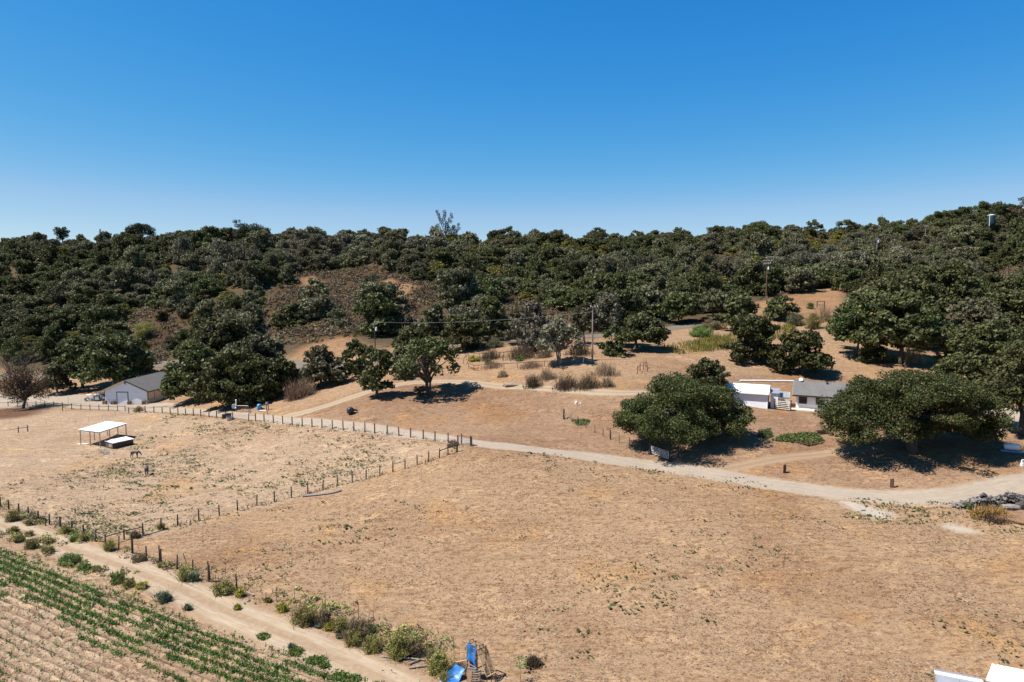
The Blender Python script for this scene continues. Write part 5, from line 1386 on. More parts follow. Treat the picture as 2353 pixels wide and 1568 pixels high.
# ---------------------------------------------------------------- power poles and wires
def pole(px, py, ytop, label, mat, arms=(), transformer=False, r=0.16, Y=None, base_hidden=0.0):
    p = G(px, py) if Y is None else gnd((px - VW / 2) / F_PX * Y, Y)
    h = at_depth(px, ytop, p.y)[2] - p.z
    t = thing('utility_pole', label, 'utility pole', p, 0, 'utility poles')
    mb = MB(); mb.tube([p - Vector((0, 0, 0.5)), p + Vector((0, 0, h * 0.5)), p + Vector((0, 0, h))], [r, r * 0.85, r * 0.66], 8); mb.build('shaft', mat, t)
    for z, w, off in arms:
        zc = p.z + h - z
        mb = MB(); mb.bar((p.x - w / 2 + off, p.y - 0.16, zc), (p.x + w / 2 + off, p.y - 0.16, zc), 0.10, 0.13); arm = mb.build('crossarm', M_INS if w > 1.9 else M_GREYW, t)
        for f in (-0.45, 0.12, 0.45):
            mb = MB(); mb.lathe([(0.05, 0), (0.085, 0.06), (0.05, 0.12), (0.075, 0.18), (0.03, 0.24)], (p.x + off + f * w, p.y - 0.16, zc + 0.06), 8); mb.build('insulator', M_INS, arm)
    if transformer:
        mb = MB(); c = Vector((p.x + 0.42, p.y - 0.15, p.z + h - transformer))
        mb.lathe([(0.22, 0), (0.25, 0.06), (0.25, 0.80), (0.20, 0.92), (0.05, 0.95)], c, 12); mb.bar(c + Vector((-0.4, 0, 0.5)), c + Vector((0, 0, 0.5)), 0.06); tr = mb.build('transformer', M_INS, t)
        mb = MB(); mb.tube([c + Vector((0.08, 0, 0.9)), c + Vector((0.08, 0, 1.2))], 0.04, 6); mb.build('bushing', M_INS, tr)
    return p, h
pA, hA = pole(1361, 829, 704.5, 'tall bare grey pole beside the dark leaning oaks', M_POLE, [(0.12, 1.5, 0.25)], r=0.19)
pB, hB = pole(862, 800, 738, 'short dark pole with a white transformer on the scrub slope', M_POST, [(0.35, 1.2, 0.55)], 2.6, 0.14)
pC, hC = pole(1760, 690, 591, 'tallest brown pole with three crossarms and a transformer above the oaks', M_POLER, [(0.15, 1.2, 0.7), (1.25, 3.1, 0.1), (2.1, 2.3, 0.0)], 4.2, 0.19)
pD, hD = pole(2008, 612, 546, 'grey pole with a crossarm in the wood right of the bare clearing', M_POLE, [(0.9, 1.7, 0.2)], 2.2, 0.16, Y=300)
pE, hE = pole(2117, 560, 517, 'pale pole with a crossarm high in the wood at right', M_POLE, [(0.8, 2.2, 0.0)], False, 0.17, Y=370)
pF, hF = pole(2016, 520, 491, 'thin pole on the skyline above the right part of the ridge', M_STEEL, [(1.0, 1.3, 0.2)], False, 0.14, Y=440)
pG, hG = pole(2226, 505, 478, 'thin dark pole with a crossarm on the skyline at right', M_POST, [(1.9, 2.4, 0.0)], False, 0.16, Y=420)
def wire(name, label, a, b_, sag=0.8, r=0.022):
    pts = []
    for i in range(17):
        f = i / 16; q = a.lerp(b_, f); pts.append(q - Vector((0, 0, sag * 4 * f * (1 - f))))
    mb = MB(); mb.tube(pts, r, 5, cap=False); tag(mb.build(name, M_STEEL), label, 'wire')
wire('power_line', 'power line from the short transformer pole to the tall bare pole', pB + Vector((0.6, -0.16, hB - 0.3)), pA + Vector((-0.1, -0.1, hA - 1.1)), 0.9, 0.016)
wire('power_line', 'power line from the tall bare pole up to the tallest brown pole', pA + Vector((0.3, 0, hA - 0.2)), pC + Vector((0, -0.2, hC - 1.2)), 1.2, 0.014)
wire('power_line', 'power line from the tallest brown pole to the grey pole in the wood', pC + Vector((0.6, -0.1, hC - 1.1)), pD + Vector((0, -0.1, hD - 0.8)), 1.5, 0.02)
wire('power_line', 'power line from the grey pole up to the pale pole in the wood', pD + Vector((0.4, 0, hD - 0.8)), pE + Vector((0, 0, hE - 0.7)), 1.2, 0.02)
for (x, y, zt, lab) in ((z31(965, 515), 0, 1.0, 'short white guy wire marker left of the tall bare pole'), (z31(1227, 445), 0, 1.1, 'slanting white guy wire marker under the dark leaning oak')):
    p = G(*x); s = 1 if 'left' in lab else -1
    mb = MB(); mb.tube([p, p + Vector((0.22 * s, 0.1, zt * 1.25))], 0.06, 6); tag(mb.build('guy_marker', M_TRIM), lab, 'marker')

# ---------------------------------------------------------------- things along the road and in the yard
def z98c(x, y): return ((640 + x / 9.804) * 0.78433, (1160 + y / 9.804) * 0.78433)
def drum(px, py, r, h, label, mat, name='barrel', cat='barrel'):
    p = G(px, py); t = thing(name, label, cat, p)
    mb = MB(); mb.lathe([(r * 0.95, 0), (r, 0.04), (r, h * 0.32), (r * 1.05, h * 0.35), (r, h * 0.38), (r, h * 0.64), (r * 1.05, h * 0.67), (r, h * 0.70), (r, h * 0.97), (r * 0.97, h)], p, 14); mb.build('body', mat, t, True)
    mb = MB(); mb.lathe([(r * 0.99, h), (r * 1.04, h + 0.02), (r * 0.99, h + 0.05), (r * 0.5, h + 0.04)], p, 14); mb.build('rim', M_BLACK, t)
    return t
drum(*z98c(145, 655), 0.3, 0.85, 'dark upright barrel left of the fence posts with the metal trough', M_POST)
p = G(*z98c(290, 648)); t = thing('water_tote', 'dark box tank behind the round metal trough', 'tank', p)
mb = MB(); mb.box(p + Vector((0, 0, 0.55)), (0.95, 0.7, 1.0)); mb.build('body', M_POST, t)
mb = MB(); mb.box(p + Vector((0, 0, 1.08)), (1.0, 0.75, 0.07)); mb.build('lid', M_STEEL, t)
p = G(*z98c(325, 697)); t = thing('water_trough', 'round galvanised trough against the road fence', 'trough', p)
mb = MB(); mb.lathe([(0.55, 0), (0.62, 0.1), (0.64, 0.62), (0.66, 0.66), (0.6, 0.66), (0.57, 0.2), (0.02, 0.18)], p, 18); mb.build('basin', M_METALG, t)
mb = MB(); mb.lathe([(0.58, 0.5), (0.57, 0.52), (0.01, 0.521)], p, 18); mb.build('water', M_GLASS, t)
p = G(*z98c(515, 470)); t = thing('vent_pipe', 'white topped standpipe beside the round dish', 'pipe', p)
mb = MB(); mb.tube([p, p + Vector((0, 0, 1.35))], 0.06, 8); mb.build('stem', M_STEEL, t)
mb = MB(); mb.tube([p + Vector((0, 0, 1.3)), p + Vector((0, 0, 2.55))], 0.12, 8); mb.lathe([(0.15, 0), (0.16, 0.1), (0.06, 0.2)], p + Vector((0, 0, 2.5)), 10); mb.build('head', M_TRIM, t)
wire('guy_wire', 'thin stay wire slanting right from the white topped standpipe', p + Vector((0, 0, 2.3)), G(*z98c(735, 292)), 0.0, 0.02)
p = G(*z98c(408, 442)); t = thing('satellite_dish', 'round grey dish on a rusty post beside the gravel road', 'dish', p)
mb = MB(); mb.tube([p, p + Vector((0, 0, 1.15))], 0.07, 8); mb.build('post', M_RUSTP, t)
Mx = Vector((0.35, -0.9, 0.25)).to_track_quat('Z', 'Y').to_matrix().to_4x4()
mb = MB(); mb.lathe([(0.02, -0.12), (0.35, -0.05), (0.52, 0.06), (0.5, 0.08), (0.33, 0.0), (0.01, -0.07)], p + Vector((0.38, -0.05, 1.05)), 18, Mx); mb.build('reflector', M_INS, t)
mb = MB(); mb.tube([p + Vector((0.05, 0, 1.05)), p + Vector((0.3, 0.02, 1.05))], 0.04, 6); mb.build('bracket', M_RUSTP, t)
ps = [G(*z98c(*q)) for q in ((525, 465), (800, 470), (862, 478))]
t = thing('wire_pen', 'low pen of pale rail and wire between the standpipe and the blue tank', 'fence', ps[0])
for q in ps: put('post', post_mesh(M_STEEL, 0.04), t, Matrix.Translation(q) @ Matrix.Diagonal((1, 1, 1.35, 1)))
mb = MB(); mb.tube([q + Vector((0, 0, 1.35)) for q in ps], 0.05, 6); mb.build('rail', M_CREAM, t)
mb = MB()
for z in (0.35, 0.7, 1.0): mb.tube([q + Vector((0, 0, z)) for q in ps], 0.01, 4)
mb.build('wire', M_WIRE, t)
p = G(*z98c(925, 520)); mb = MB(); mb.tube([p, p + Vector((0, 0, 1.4))], 0.05, 6); mb.box(p + Vector((-0.2, 0, 0.5)), (0.08, 0.08, 1.0)); tag(mb.build('stake', M_STEEL), 'pair of grey stakes left of the blue tank', 'stake')
p = G(*z98c(1172, 415)); t = thing('pressure_tank', 'bright blue upright pressure tank beside the farm drive', 'tank', p)
mb = MB(); mb.lathe([(0.33, 0), (0.34, 0.08), (0.42, 0.12), (0.43, 1.05), (0.36, 1.22), (0.18, 1.32), (0.02, 1.34)], p, 18); mb.build('body', M_TANKB, t, True)
mb = MB(); mb.lathe([(0.35, -0.05), (0.36, 0.1)], p, 14); mb.build('base', M_INS, t)
mb = MB(); mb.tube([p + Vector((0.3, -0.1, 0.35)), p + Vector((0.7, -0.1, 0.35)), p + Vector((0.75, -0.1, 0.05))], 0.05, 6); mb.build('pipe', M_STEEL, t)
p = G(*z98c(1270, 440)); mb = MB(); mb.box(p + Vector((0, 0, 0.06)), (1.3, 0.9, 0.18)); t2 = tag(mb.build('well_slab', M_CONC), 'pale well slab with fittings right of the blue tank', 'slab')
p = G(*z98c(1245, 400)); mb = MB(); mb.lathe([(0.2, 0), (0.2, 0.35), (0.1, 0.4), (0.1, 0.6)], p, 10); mb.box(p + Vector((0.35, 0, 0.2)), (0.4, 0.3, 0.4)); tag(mb.build('well_pump', M_STEEL), 'grey well pump on the slab by the blue tank', 'pump')
a, c = G(*z98c(1382, 408)), G(*z98c(1435, 408))
t = thing('electric_panel', 'grey electric panel on two brown posts right of the blue tank', 'electric panel', a)
for q in (a, c): mb = MB(); mb.bar(q - Vector((0, 0, .2)), q + Vector((0, 0, 1.75)), 0.12); mb.build('post', M_POST, t)
m_ = (a + c) / 2
mb = MB(); mb.box(m_ + Vector((0, -0.12, 1.38)), (0.55, 0.22, 0.62)); bx = mb.build('cabinet', M_STEEL, t)
mb = MB(); mb.box(m_ + Vector((-0.18, -0.25, 1.45)), (0.16, 0.06, 0.3)); mb.build('meter', M_INS, bx)
p = G(*z98c(1403, 530)); t = thing('marker_post', 'short orange and white marker post at the edge of the farm drive', 'marker', p)
mb = MB(); mb.bar(p, p + Vector((0, 0, 1.05)), 0.1); mb.build('post', M_ORANGE, t)
mb = MB(); mb.bar(p + Vector((0.13, 0, 0)), p + Vector((0.13, 0, 0.95)), 0.07); mb.build('stake', M_TRIM, t)
# toppled black machine on the field
p = G((1000 + 480 / 17.9) * 0.78433, (1180 + 600 / 17.9) * 0.78433)
t = thing('cement_mixer', 'black round drum machine tipped over on the mown slope', 'machine', p, 0.1); M = WM[t]
Mx = M @ Matrix.Translation((0, 0, 0.62)) @ Matrix.Rotation(1.15, 4, 'X') @ Matrix.Rotation(0.2, 4, 'Y')
mb = MB(); mb.lathe([(0.28, -0.55), (0.55, -0.4), (0.66, -0.1), (0.66, 0.2), (0.5, 0.45), (0.38, 0.6), (0.33, 0.62)], (0, 0, 0), 18); mb.v = [tuple(Mx @ Vector(v)) for v in mb.v]; mb.build('drum', M_BLACK, t, True)
mb = MB(); mb.lathe([(0.5, 0.46), (0.34, 0.50), (0.05, 0.44)], (0, 0, 0), 16); mb.v = [tuple(Mx @ Vector(v)) for v in mb.v]; mb.build('drum_lid', M_STEEL, t)
mb = MB(); mb.tube([M @ Vector((0.5, 0.1, 0.75)), M @ Vector((1.0, 0.0, 0.72)), M @ Vector((1.35, -0.05, 0.55))], [0.22, 0.2, 0.05], 8); mb.build('motor_housing', M_BLACK, t)
mb = MB()
for x in (-0.6, 0.6): mb.tube([M @ Vector((x, -0.1, 0)), M @ Vector((x * 0.8, 0.1, 0.9))], 0.05, 6)
mb.tube([M @ Vector((-0.75, -0.5, 0.0)), M @ Vector((-0.5, -0.2, 0.5))], 0.04, 6); mb.build('stand', M_STEEL, t)
# pale rocks and soil heap
def rock(name, px, py, sx, sy, sz, label, mat, cat='rock', seed=0):
    p = G(px, py); rg = np.random.default_rng(seed)
    bm = bmesh.new(); bmesh.ops.create_icosphere(bm, subdivisions=3, radius=1.0)
    for v in bm.verts:
        f = 1 + 0.16 * math.sin(v.co.x * 4 + seed) + 0.14 * math.sin(v.co.y * 5 + seed * 2) + 0.1 * math.sin(v.co.z * 7 + v.co.x * 3)
        v.co = Vector((v.co.x * sx * f, v.co.y * sy * f, max(v.co.z, -0.3) * sz * f))
    me = bpy.data.meshes.new(name); bm.to_mesh(me); bm.free(); me.materials.append(mat)
    me.polygons.foreach_set('use_smooth', [True] * len(me.polygons))
    return tag(put(name, me, None, Matrix.Translation(p)), label, cat)
rock('rock', 1325, 927.5, 0.45, 0.35, 0.4, 'pale rock alone on the dry slope below the farm drive', M_ROCK, seed=2)
rock('rock', 1333, 928, 0.25, 0.2, 0.22, 'smaller rock touching the pale rock on the dry slope', M_ROCK, seed=5)
rock('soil_heap', 1180, 885, 2.2, 0.9, 0.42, 'pale sand heap at the edge of the farm drive', M_SANDH, 'heap', 3)
rock('wood_chip_heap', 2345, 1194, 3.4, 2.0, 0.75, 'orange brown wood chip heap at the right edge', M_CHIP, 'heap', 7)
# curved grey culvert pipe
pts = []
for x, y in ((585, 1432), (660, 1426), (740, 1418), (820, 1408), (880, 1397), (920, 1387), (940, 1380)):
    q = G((700 + x / 3.136) * 0.78433, (1000 + y / 3.136) * 0.78433); pts.append(q + Vector((0, 0, 0.12)))
mb = MB(); mb.tube(pts, 0.13, 9)
tag(mb.build('irrigation_pipe', M_IRR, None, True), 'bent grey pipe lying beside the field fence', 'pipe')
# brown corner boards in the mown ground above the road
for px, py, h, lab, side in ((1803.2, 1087.5, 1.1, 'left brown target board standing on the mown ground above the road', 1), (2050.1, 1121, 1.12, 'right brown folded board standing on the mown ground above the road', -1)):
    p = G(px, py); t = thing('target_board', lab, 'board', p, 0.35 * side, 'brown boards'); M = WM[t]
    mb = MB(); mb.box((-0.13, 0, h / 2), (0.28, 0.06, h), M); mb.build('panel', M_PLANK, t)
    mb = MB(); mb.box((0.14, 0.12, h / 2 + 0.05), (0.06, 0.36, h), M); mb.build('panel', M_RUSTP, t)
    mb = MB(); mb.bar(M @ Vector((0.02, 0.1, -0.2)), M @ Vector((0.02, 0.1, h + 0.05)), 0.06); mb.build('stake', M_POST, t)
# timber trough and white tank under the big oak, tub at the right edge
p = G(1888, 997); t = thing('wooden_trough', 'brown timber trough under the left side of the largest oak', 'trough', p, 0.1); M = WM[t]
for y in (-0.3, 0.3): mb = MB(); mb.box((0, y, 0.25), (1.7, 0.07, 0.42), M); mb.build('side', M_PLANK, t)
for x in (-0.82, 0.82): mb = MB(); mb.box((x, 0, 0.25), (0.07, 0.53, 0.42), M); mb.build('end', M_PLANK, t)
mb = MB(); mb.box((0, 0, 0.08), (1.56, 0.53, 0.06), M); mb.build('bottom', M_PLANK, t)
p = G(2324, 1040); t = thing('propane_tank', 'white rounded tank on a blue frame in the shade of the largest oak', 'tank', p, -0.5); M = WM[t]
mb = MB(); prof = [(0.02, -0.95), (0.3, -0.88), (0.42, -0.7), (0.44, 0), (0.42, 0.7), (0.3, 0.88), (0.02, 0.95)]
mb.lathe(prof, (0, 0, 0), 16, Matrix.Rotation(math.pi / 2, 4, 'Y')); mb.v = [tuple(M @ (Vector(v) + Vector((0, 0, 0.78)))) for v in mb.v]; mb.build('body', M_INS, t, True)
mb = MB()
for y in (-0.35, 0.35): mb.box((0, y, 0.18), (2.4, 0.12, 0.14), M)
for x in (-0.7, 0.7): mb.box((x, 0, 0.3), (0.14, 0.9, 0.14), M)
mb.build('frame', M_TANKB, t)
mb = MB(); mb.lathe([(0.14, 0), (0.14, 0.16), (0.05, 0.2)], M @ Vector((-0.1, 0, 1.2)), 10); mb.build('valve_cap', M_INS, t)
p = G(2350, 1072); t = thing('water_tub', 'white tub with a dark red inside at the right edge in the oak shade', 'tub', p)
mb = MB(); mb.lathe([(0.3, 0), (0.36, 0.1), (0.42, 0.75), (0.46, 0.8), (0.4, 0.8), (0.36, 0.4)], p, 14, Matrix.Rotation(0.5, 4, 'X')); mb.build('body', M_TRIM, t)
mb = MB(); mb.lathe([(0.37, 0.45), (0.36, 0.5), (0.02, 0.52)], p, 14, Matrix.Rotation(0.5, 4, 'X')); mb.build('lining', M_RUSTR, t)

# ---------------------------------------------------------------- woodpile at the right edge
p0 = G(2190, 1166); p1 = G(2360, 1152)
t = thing('woodpile', 'long heap of split grey firewood along the gravel road at right', 'woodpile', p0)
LG = []
for mat in (M_LOG, M_LOGD):
    for s in range(3):
        mb = MB(); rr = 0.085 + 0.02 * s
        mb.tube([(-0.25 - 0.06 * s, 0, 0), (0.0, 0.01, 0.01), (0.25 + 0.06 * s, 0, 0)], [rr, rr * 1.05, rr * 0.95], 5); LG.append(mb.mesh('log', mat))
dirp = (p1 - p0); dirp.z = 0; Lp = dirp.length; dirp.normalize(); nrp = Vector((-dirp.y, dirp.x, 0))
for i in range(290):
    f = rnd.random() ** 0.9; wd = 0.85 * (0.35 + 0.65 * min(1, f * 3.5)); hh = 1.15 * min(1, f * 3.2 + 0.12) * (0.8 + 0.2 * math.sin(f * 19))
    s = rnd.gauss(0, 0.5); s = max(-1, min(1, s)); z = hh * max(0.05, 1 - abs(s) ** 1.5) * rnd.uniform(0.35, 1.05)
    q = p0 + dirp * (f * Lp) + nrp * (s * wd)
    q = gnd(q.x, q.y, z + 0.06)
    k_ = (0 if rnd.random() < (0.75 if f < 0.35 else 0.35) else 3) + rnd.randrange(3)
    M = Matrix.Translation(q) @ Matrix.Rotation(rnd.uniform(0, 3.14), 4, 'Z') @ Matrix.Rotation(rnd.uniform(-0.6, 0.6), 4, 'Y') @ Matrix.Scale(rnd.uniform(0.8, 1.35), 4)
    put('log', LG[k_], t, M)
for i, (px, py, L, r, ang, lab) in enumerate(((2322, 1172, 1.7, 0.34, -0.35, 'thick dead log lying against the wood chip heap'), (2345, 1170, 1.5, 0.42, 0.5, 'thick sawn log with a pale torn end beside the dead log'))):
    p = G(px, py); d = Vector((math.cos(ang), math.sin(ang), 0.06))
    mb = MB(); mb.tube([p - d * L / 2 + Vector((0, 0, r * 0.8)), p + Vector((0, 0, r)), p + d * L / 2 + Vector((0, 0, r * 0.9))], [r, r * 1.1, r * 0.9], 10)
    tag(mb.build('fallen_log', M_LOGD if i else M_LOG), lab, 'log')
p = G(2343, 1150); t = thing('hand_cart', 'black tilted cart frame at the right end of the woodpile', 'cart', p, -0.35); M = WM[t]
mb = MB(); mb.box((0, 0, 0.55), (1.7, 0.8, 0.22), M @ Matrix.Rotation(0.18, 4, 'Y')); mb.build('bed', M_BLACK, t)
mb = MB(); mb.tube([M @ Vector((-0.9, -0.3, 0.7)), M @ Vector((-1.2, -0.3, 0.95)), M @ Vector((-1.2, 0.3, 0.95)), M @ Vector((-0.9, 0.3, 0.7))], 0.03, 5); mb.build('handle', M_BLACK, t)
for y in (-0.45, 0.45): mb = MB(); mb.tube([M @ Vector((0.3, y - 0.05, 0.25)), M @ Vector((0.3, y + 0.05, 0.25))], 0.25, 12); mb.build('wheel', M_RUBBER, t)

# ---------------------------------------------------------------- hut of timber and blue tarpaulin at the bottom edge
Yh = 50.4
kz = 9.804
def hz(x, y, Y=Yh): return Vector(at_depth((1300 + x / kz) * 0.78433, (1840 + y / kz) * 0.78433, Y))
base = gnd(hz(1000, 1500).x, Yh)
hut = thing('tarp_tower', 'narrow timber frame tower with a blue tarp and brown netting at the bottom edge', 'hut', base)
e1 = Vector((0.74, -0.68, 0)); e2 = Vector((0.72, 0.69, 0))
B = hz(960, 640); A_ = B - e1 * 1.1; C2 = B + e2 * 0.9; D2 = A_ + e2 * 0.9
gz = base.z
def beam(a, b_, mat=M_TIMB, w=0.055, name='beam', par=None): mb = MB(); mb.bar(a, b_, w * 1.35); return mb.build(name, mat, par or hut)
for q in (A_, B, C2, D2): beam(Vector((q.x, q.y, gz - 0.3)), q, M_TIMB, 0.07, 'post')
for a, c in ((A_, B), (B, C2), (C2, D2), (D2, A_)): beam(a, c)
up = Vector((0, 0, 0.28))
m1, m2 = A_.lerp(B, 0.45) + e2 * 0.15 + up, B + e2 * 0.4 + up
for a, c in ((A_ + up + e2 * .25, B + up + e2 * .25), (B + up + e2 * .25, B + up + e2 * .62), (A_ + up + e2 * .25, A_ + up + e2 * .62)): beam(a, c, M_TIMB, 0.045)
for q in (A_ + e2 * .25, B + e2 * .25, A_ + e2 * .62, B + e2 * .62): beam(q, q + up + Vector((0, 0, 0.06)), M_TIMB, 0.045)
S1 = B + e1 * 1.05 - Vector((0, 0, 1.75)); S3 = C2 + e1 * 1.05 - Vector((0, 0, 1.75)); S2 = S1.lerp(S3, 0.5)
for a, c in ((B, S1), (B.lerp(C2, 0.45), S2), (C2, S3)): beam(a, c, M_TAN, 0.045, 'rafter')
beam(S1, S3, M_TAN)
for q in (S1, S2, S3): beam(Vector((q.x, q.y, gz - 0.3)), q, M_TIMB, 0.05, 'post')
for z in (1.0, 2.0):
    beam(Vector((B.x, B.y, gz + z)), Vector((C2.x, C2.y, gz + z)), M_TIMB, 0.045); beam(Vector((A_.x, A_.y, gz + z)), Vector((B.x, B.y, gz + z)), M_TIMB, 0.045)
    beam(Vector((C2.x, C2.y, gz + z)), C2 + e1 * 0.6 + Vector((0, 0, gz + z - C2.z)), M_TIMB, 0.045)
mb = MB()
n1, n2 = C2 + e1 * 0.02, S3 + e2 * 0.01
mb.slab([Vector((C2.x, C2.y, gz)), C2, S3, Vector((S3.x, S3.y, gz))], 0.01); mb.build('netting', M_NET, hut)
mb = MB(); mb.slab([B + e1 * .03, C2 + e1 * .03, S3, S1], 0.01); mb.build('netting', M_NET, hut)
def cloth(name, quad, mat, par, nu=10, nv=14, amp=0.06, sag=0.0, seed=0, label=None, cat=None):
    """hanging or stretched sheet with folds"""
    q = [Vector(p) for p in quad]; n = (q[1] - q[0]).cross(q[3] - q[0]).normalized()
    vs = []
    for j in range(nv + 1):
        for i in range(nu + 1):
            u, v = i / nu, j / nv
            p = q[0].lerp(q[1], u).lerp(q[3].lerp(q[2], u), v)
            p = p + n * (amp * (math.sin(u * 9 + seed + v * 2) * (0.3 + v) + 0.5 * math.sin(v * 7 + u * 5 + seed * 2))) - Vector((0, 0, sag * 4 * u * (1 - u) * 4 * v * (1 - v)))
            vs.append(p)
    fs = [(j * (nu + 1) + i, j * (nu + 1) + i + 1, (j + 1) * (nu + 1) + i + 1, (j + 1) * (nu + 1) + i) for j in range(nv) for i in range(nu)]
    mb = MB(); k0 = len(vs); mb.add(vs + [p - n * 0.012 for p in vs], fs + [tuple(k0 + a for a in f[::-1]) for f in fs])
    o = mb.build(name, mat, par, True)
    if label: tag(o, label, cat)
    return o
fo = -e2 * 0.05
cloth('tarp', [A_ + up + fo + e1 * .06, B + up + fo - e1 * .08, B + fo - Vector((0, 0, 1.25)) - e1 * .08, A_ + fo - Vector((0, 0, 1.05)) + e1 * .0], M_BLUE, hut, amp=0.06, seed=1)
cloth('tarp', [A_ + e2 * .1 + e1 * .15 - Vector((0, 0, 0.9)), B + e2 * .1 - e1 * .1 - Vector((0, 0, 0.9)), B + e2 * .1 - Vector((0, 0, 2.1)), A_ + e2 * .1 + e1 * .2 - Vector((0, 0, 2.0))], M_NAVY, hut, amp=0.05, seed=4)
cl2 = [Vector((A_.x, A_.y, 0)) + Vector((x, y, gz + z)) for x, y, z in ((-1.75, -0.5, 0.25), (-0.95, 0.1, 0.85), (-0.15, -0.2, 0.62), (-0.9, -1.5, -0.2))]
tent = thing('tarp_tent', 'low sagging bright blue tarp stretched over stakes beside the tarp tower', 'tarp', cl2[0])
cloth('tarp', cl2, M_BLUE, tent, amp=0.05, sag=0.22, seed=2)
cloth('tarp', [cl2[0] + Vector((-0.9, -0.5, -0.7)), cl2[0], cl2[3], cl2[3] + Vector((-0.9, -0.4, -0.4))], M_BLUE, tent, amp=0.05, sag=0.1, seed=6)
for q in cl2[:3]: beam(Vector((q.x, q.y, gz - 0.3)), q + Vector((0, 0, 0.08)), M_TIMB, 0.06, 'stake', tent)
beam(cl2[1] + Vector((0, 0.1, 0.1)), cl2[2] + Vector((0.7, 0.4, 0.55)), M_TAN, 0.06, 'rail', tent)
pb = Vector((A_.x + 0.35, A_.y - 1.0, gz))
bd = thing('plywood_sheet', 'tan plywood board with grey edge standing in front of the tarp tower', 'board', pb, -0.25); M = WM[bd]
mb = MB(); mb.box((0, 0, 0.45), (0.62, 0.06, 1.3), M); mb.build('panel', M_TAN, bd)
mb = MB(); mb.box((0.36, 0.02, 0.48), (0.10, 0.12, 1.4), M); mb.box((0, 0.02, 1.14), (0.62, 0.12, 0.08), M); mb.build('edge_frame', M_STEEL, bd)
pl = Vector((B.x - 0.12, B.y - 0.55, gz))
ld = thing('pallet', 'small slatted pallet leaning between the plywood board and the tower', 'pallet', pl, 0.3); M = WM[ld] @ Matrix.Rotation(0.25, 4, 'X')
for x in (-0.33, 0.33): mb = MB(); mb.box((x, 0, 0.7), (0.07, 0.08, 1.5), M); mb.build('stringer', M_STEEL, ld)
for i in range(6): mb = MB(); mb.box((0, -0.05, 0.15 + i * 0.24), (0.74, 0.03, 0.10), M); mb.build('slat', M_GREYW if i % 2 else M_TAN, ld)

# ---------------------------------------------------------------- roofs at the bottom right corner
def roofbox(name, label, cat, c4, h, wall, roofm, flat=True):
    pass
zr = 2.6
g0 = z1(30, 48)
E0, E1 = Z(2144.2, 1538, g0 + zr), Z(2250.7, 1558.7, g0 + zr)
u = (E1 - E0).normalized(); v = Vector((u.y, -u.x, 0)); 
if v.y > 0: v = -v
Lr = (E1 - E0).length
ms = thing('metal_shed', 'grey metal shed roof with a white ridge cap at the bottom right', 'shed', Vector((E0.x, E0.y, g0)))
rd_ = [0.62, 0.42, 3.4]
z_e, z_r = g0 + zr, g0 + zr + 0.16
for i in range(2):
    a, c = E0 + u * (Lr * i / 2 + 0.01), E0 + u * (Lr * (i + 1) / 2 - 0.01)
    mb = MB(); mb.slab([a, a + v * .62 + Vector((0, 0, .05)), c + v * .62 + Vector((0, 0, .05)), c], 0.04); mb.build('roof_panel', M_METALG, ms)
    a2, c2 = a + v * .95 + Vector((0, 0, .14)), c + v * .95 + Vector((0, 0, .14))
    mb = MB(); mb.slab([a2, a2 + v * 2.6 - Vector((0, 0, .5)), c2 + v * 2.6 - Vector((0, 0, .5)), c2], 0.04); mb.build('roof_panel', M_METALG, ms)
a, c = E0 - u * .04 + v * .58 + Vector((0, 0, .19)), E1 + u * .04 + v * .58 + Vector((0, 0, .19))
mb = MB(); mb.slab([a, a + v * .2 + Vector((0, 0, .04)), c + v * .2 + Vector((0, 0, .04)), c], 0.03); mb.slab([a + v * .2 + Vector((0, 0, .04)), a + v * .4 - Vector((0, 0, .01)), c + v * .4 - Vector((0, 0, .01)), c + v * .2 + Vector((0, 0, .04))], 0.03); mb.build('ridge_cap', M_METALW, ms)
mb = MB(); fr = Frame((E0 + v * 3.3 + u * .1).xy.to_3d() + Vector((0, 0, g0)), -math.atan2(u.y, u.x)); fr.box(mb, 0, Lr - .2, 0, 3.1, -0.5, zr - 0.36); mb.build('wall', M_METALG, ms)
zr = 3.0
E0 = Z(2279.7, 1528.3, g0 + zr); E1 = Z(2353, 1543, g0 + zr)
u = (E1 - E0).normalized(); v = Vector((u.y, -u.x, 0))
if v.y > 0: v = -v
v = (Z(2262, 1572, g0 + zr) - E0).normalized()
wt = thing('trailer', 'flat cream white trailer roof cut off by the bottom right corner', 'trailer', Vector((E0.x, E0.y, g0)))
mb = MB(); mb.slab([E0, E0 + v * 2.6, E0 + v * 2.6 + u * 6.5, E0 + u * 6.5], 0.1); mb.build('roof', M_CREAMR, wt)
mb = MB(); q = [E0 + u * .08 + v * .08, E0 + v * 2.5 + u * .08, E0 + v * 2.5 + u * 6.4, E0 + u * 6.4 + v * .08]
mb.add([Vector((x.x, x.y, g0 + .45)) for x in q] + [Vector((x.x, x.y, g0 + zr)) for x in q], [(0, 1, 2, 3), (7, 6, 5, 4), (0, 4, 5, 1), (1, 5, 6, 2), (2, 6, 7, 3), (3, 7, 4, 0)]); mb.build('body', M_TRIM, wt)
for du, dv in ((0.2, 0.12), (0.75, 0.4)):
    mb = MB(); mb.lathe([(0.07, 0), (0.07, 0.05), (0.03, 0.07)], E0 + u * du + v * dv + Vector((0, 0, 0.1)), 8); mb.build('roof_fitting', M_TAN, wt)
for du in (2.6, 3.5):
    mb = MB(); c = E0 + u * du + v * 2.45; mb.tube([Vector((c.x, c.y, g0 + .35)) - v * .1, Vector((c.x, c.y, g0 + .35)) + v * .1], 0.35, 14); mb.build('wheel', M_RUBBER, wt)

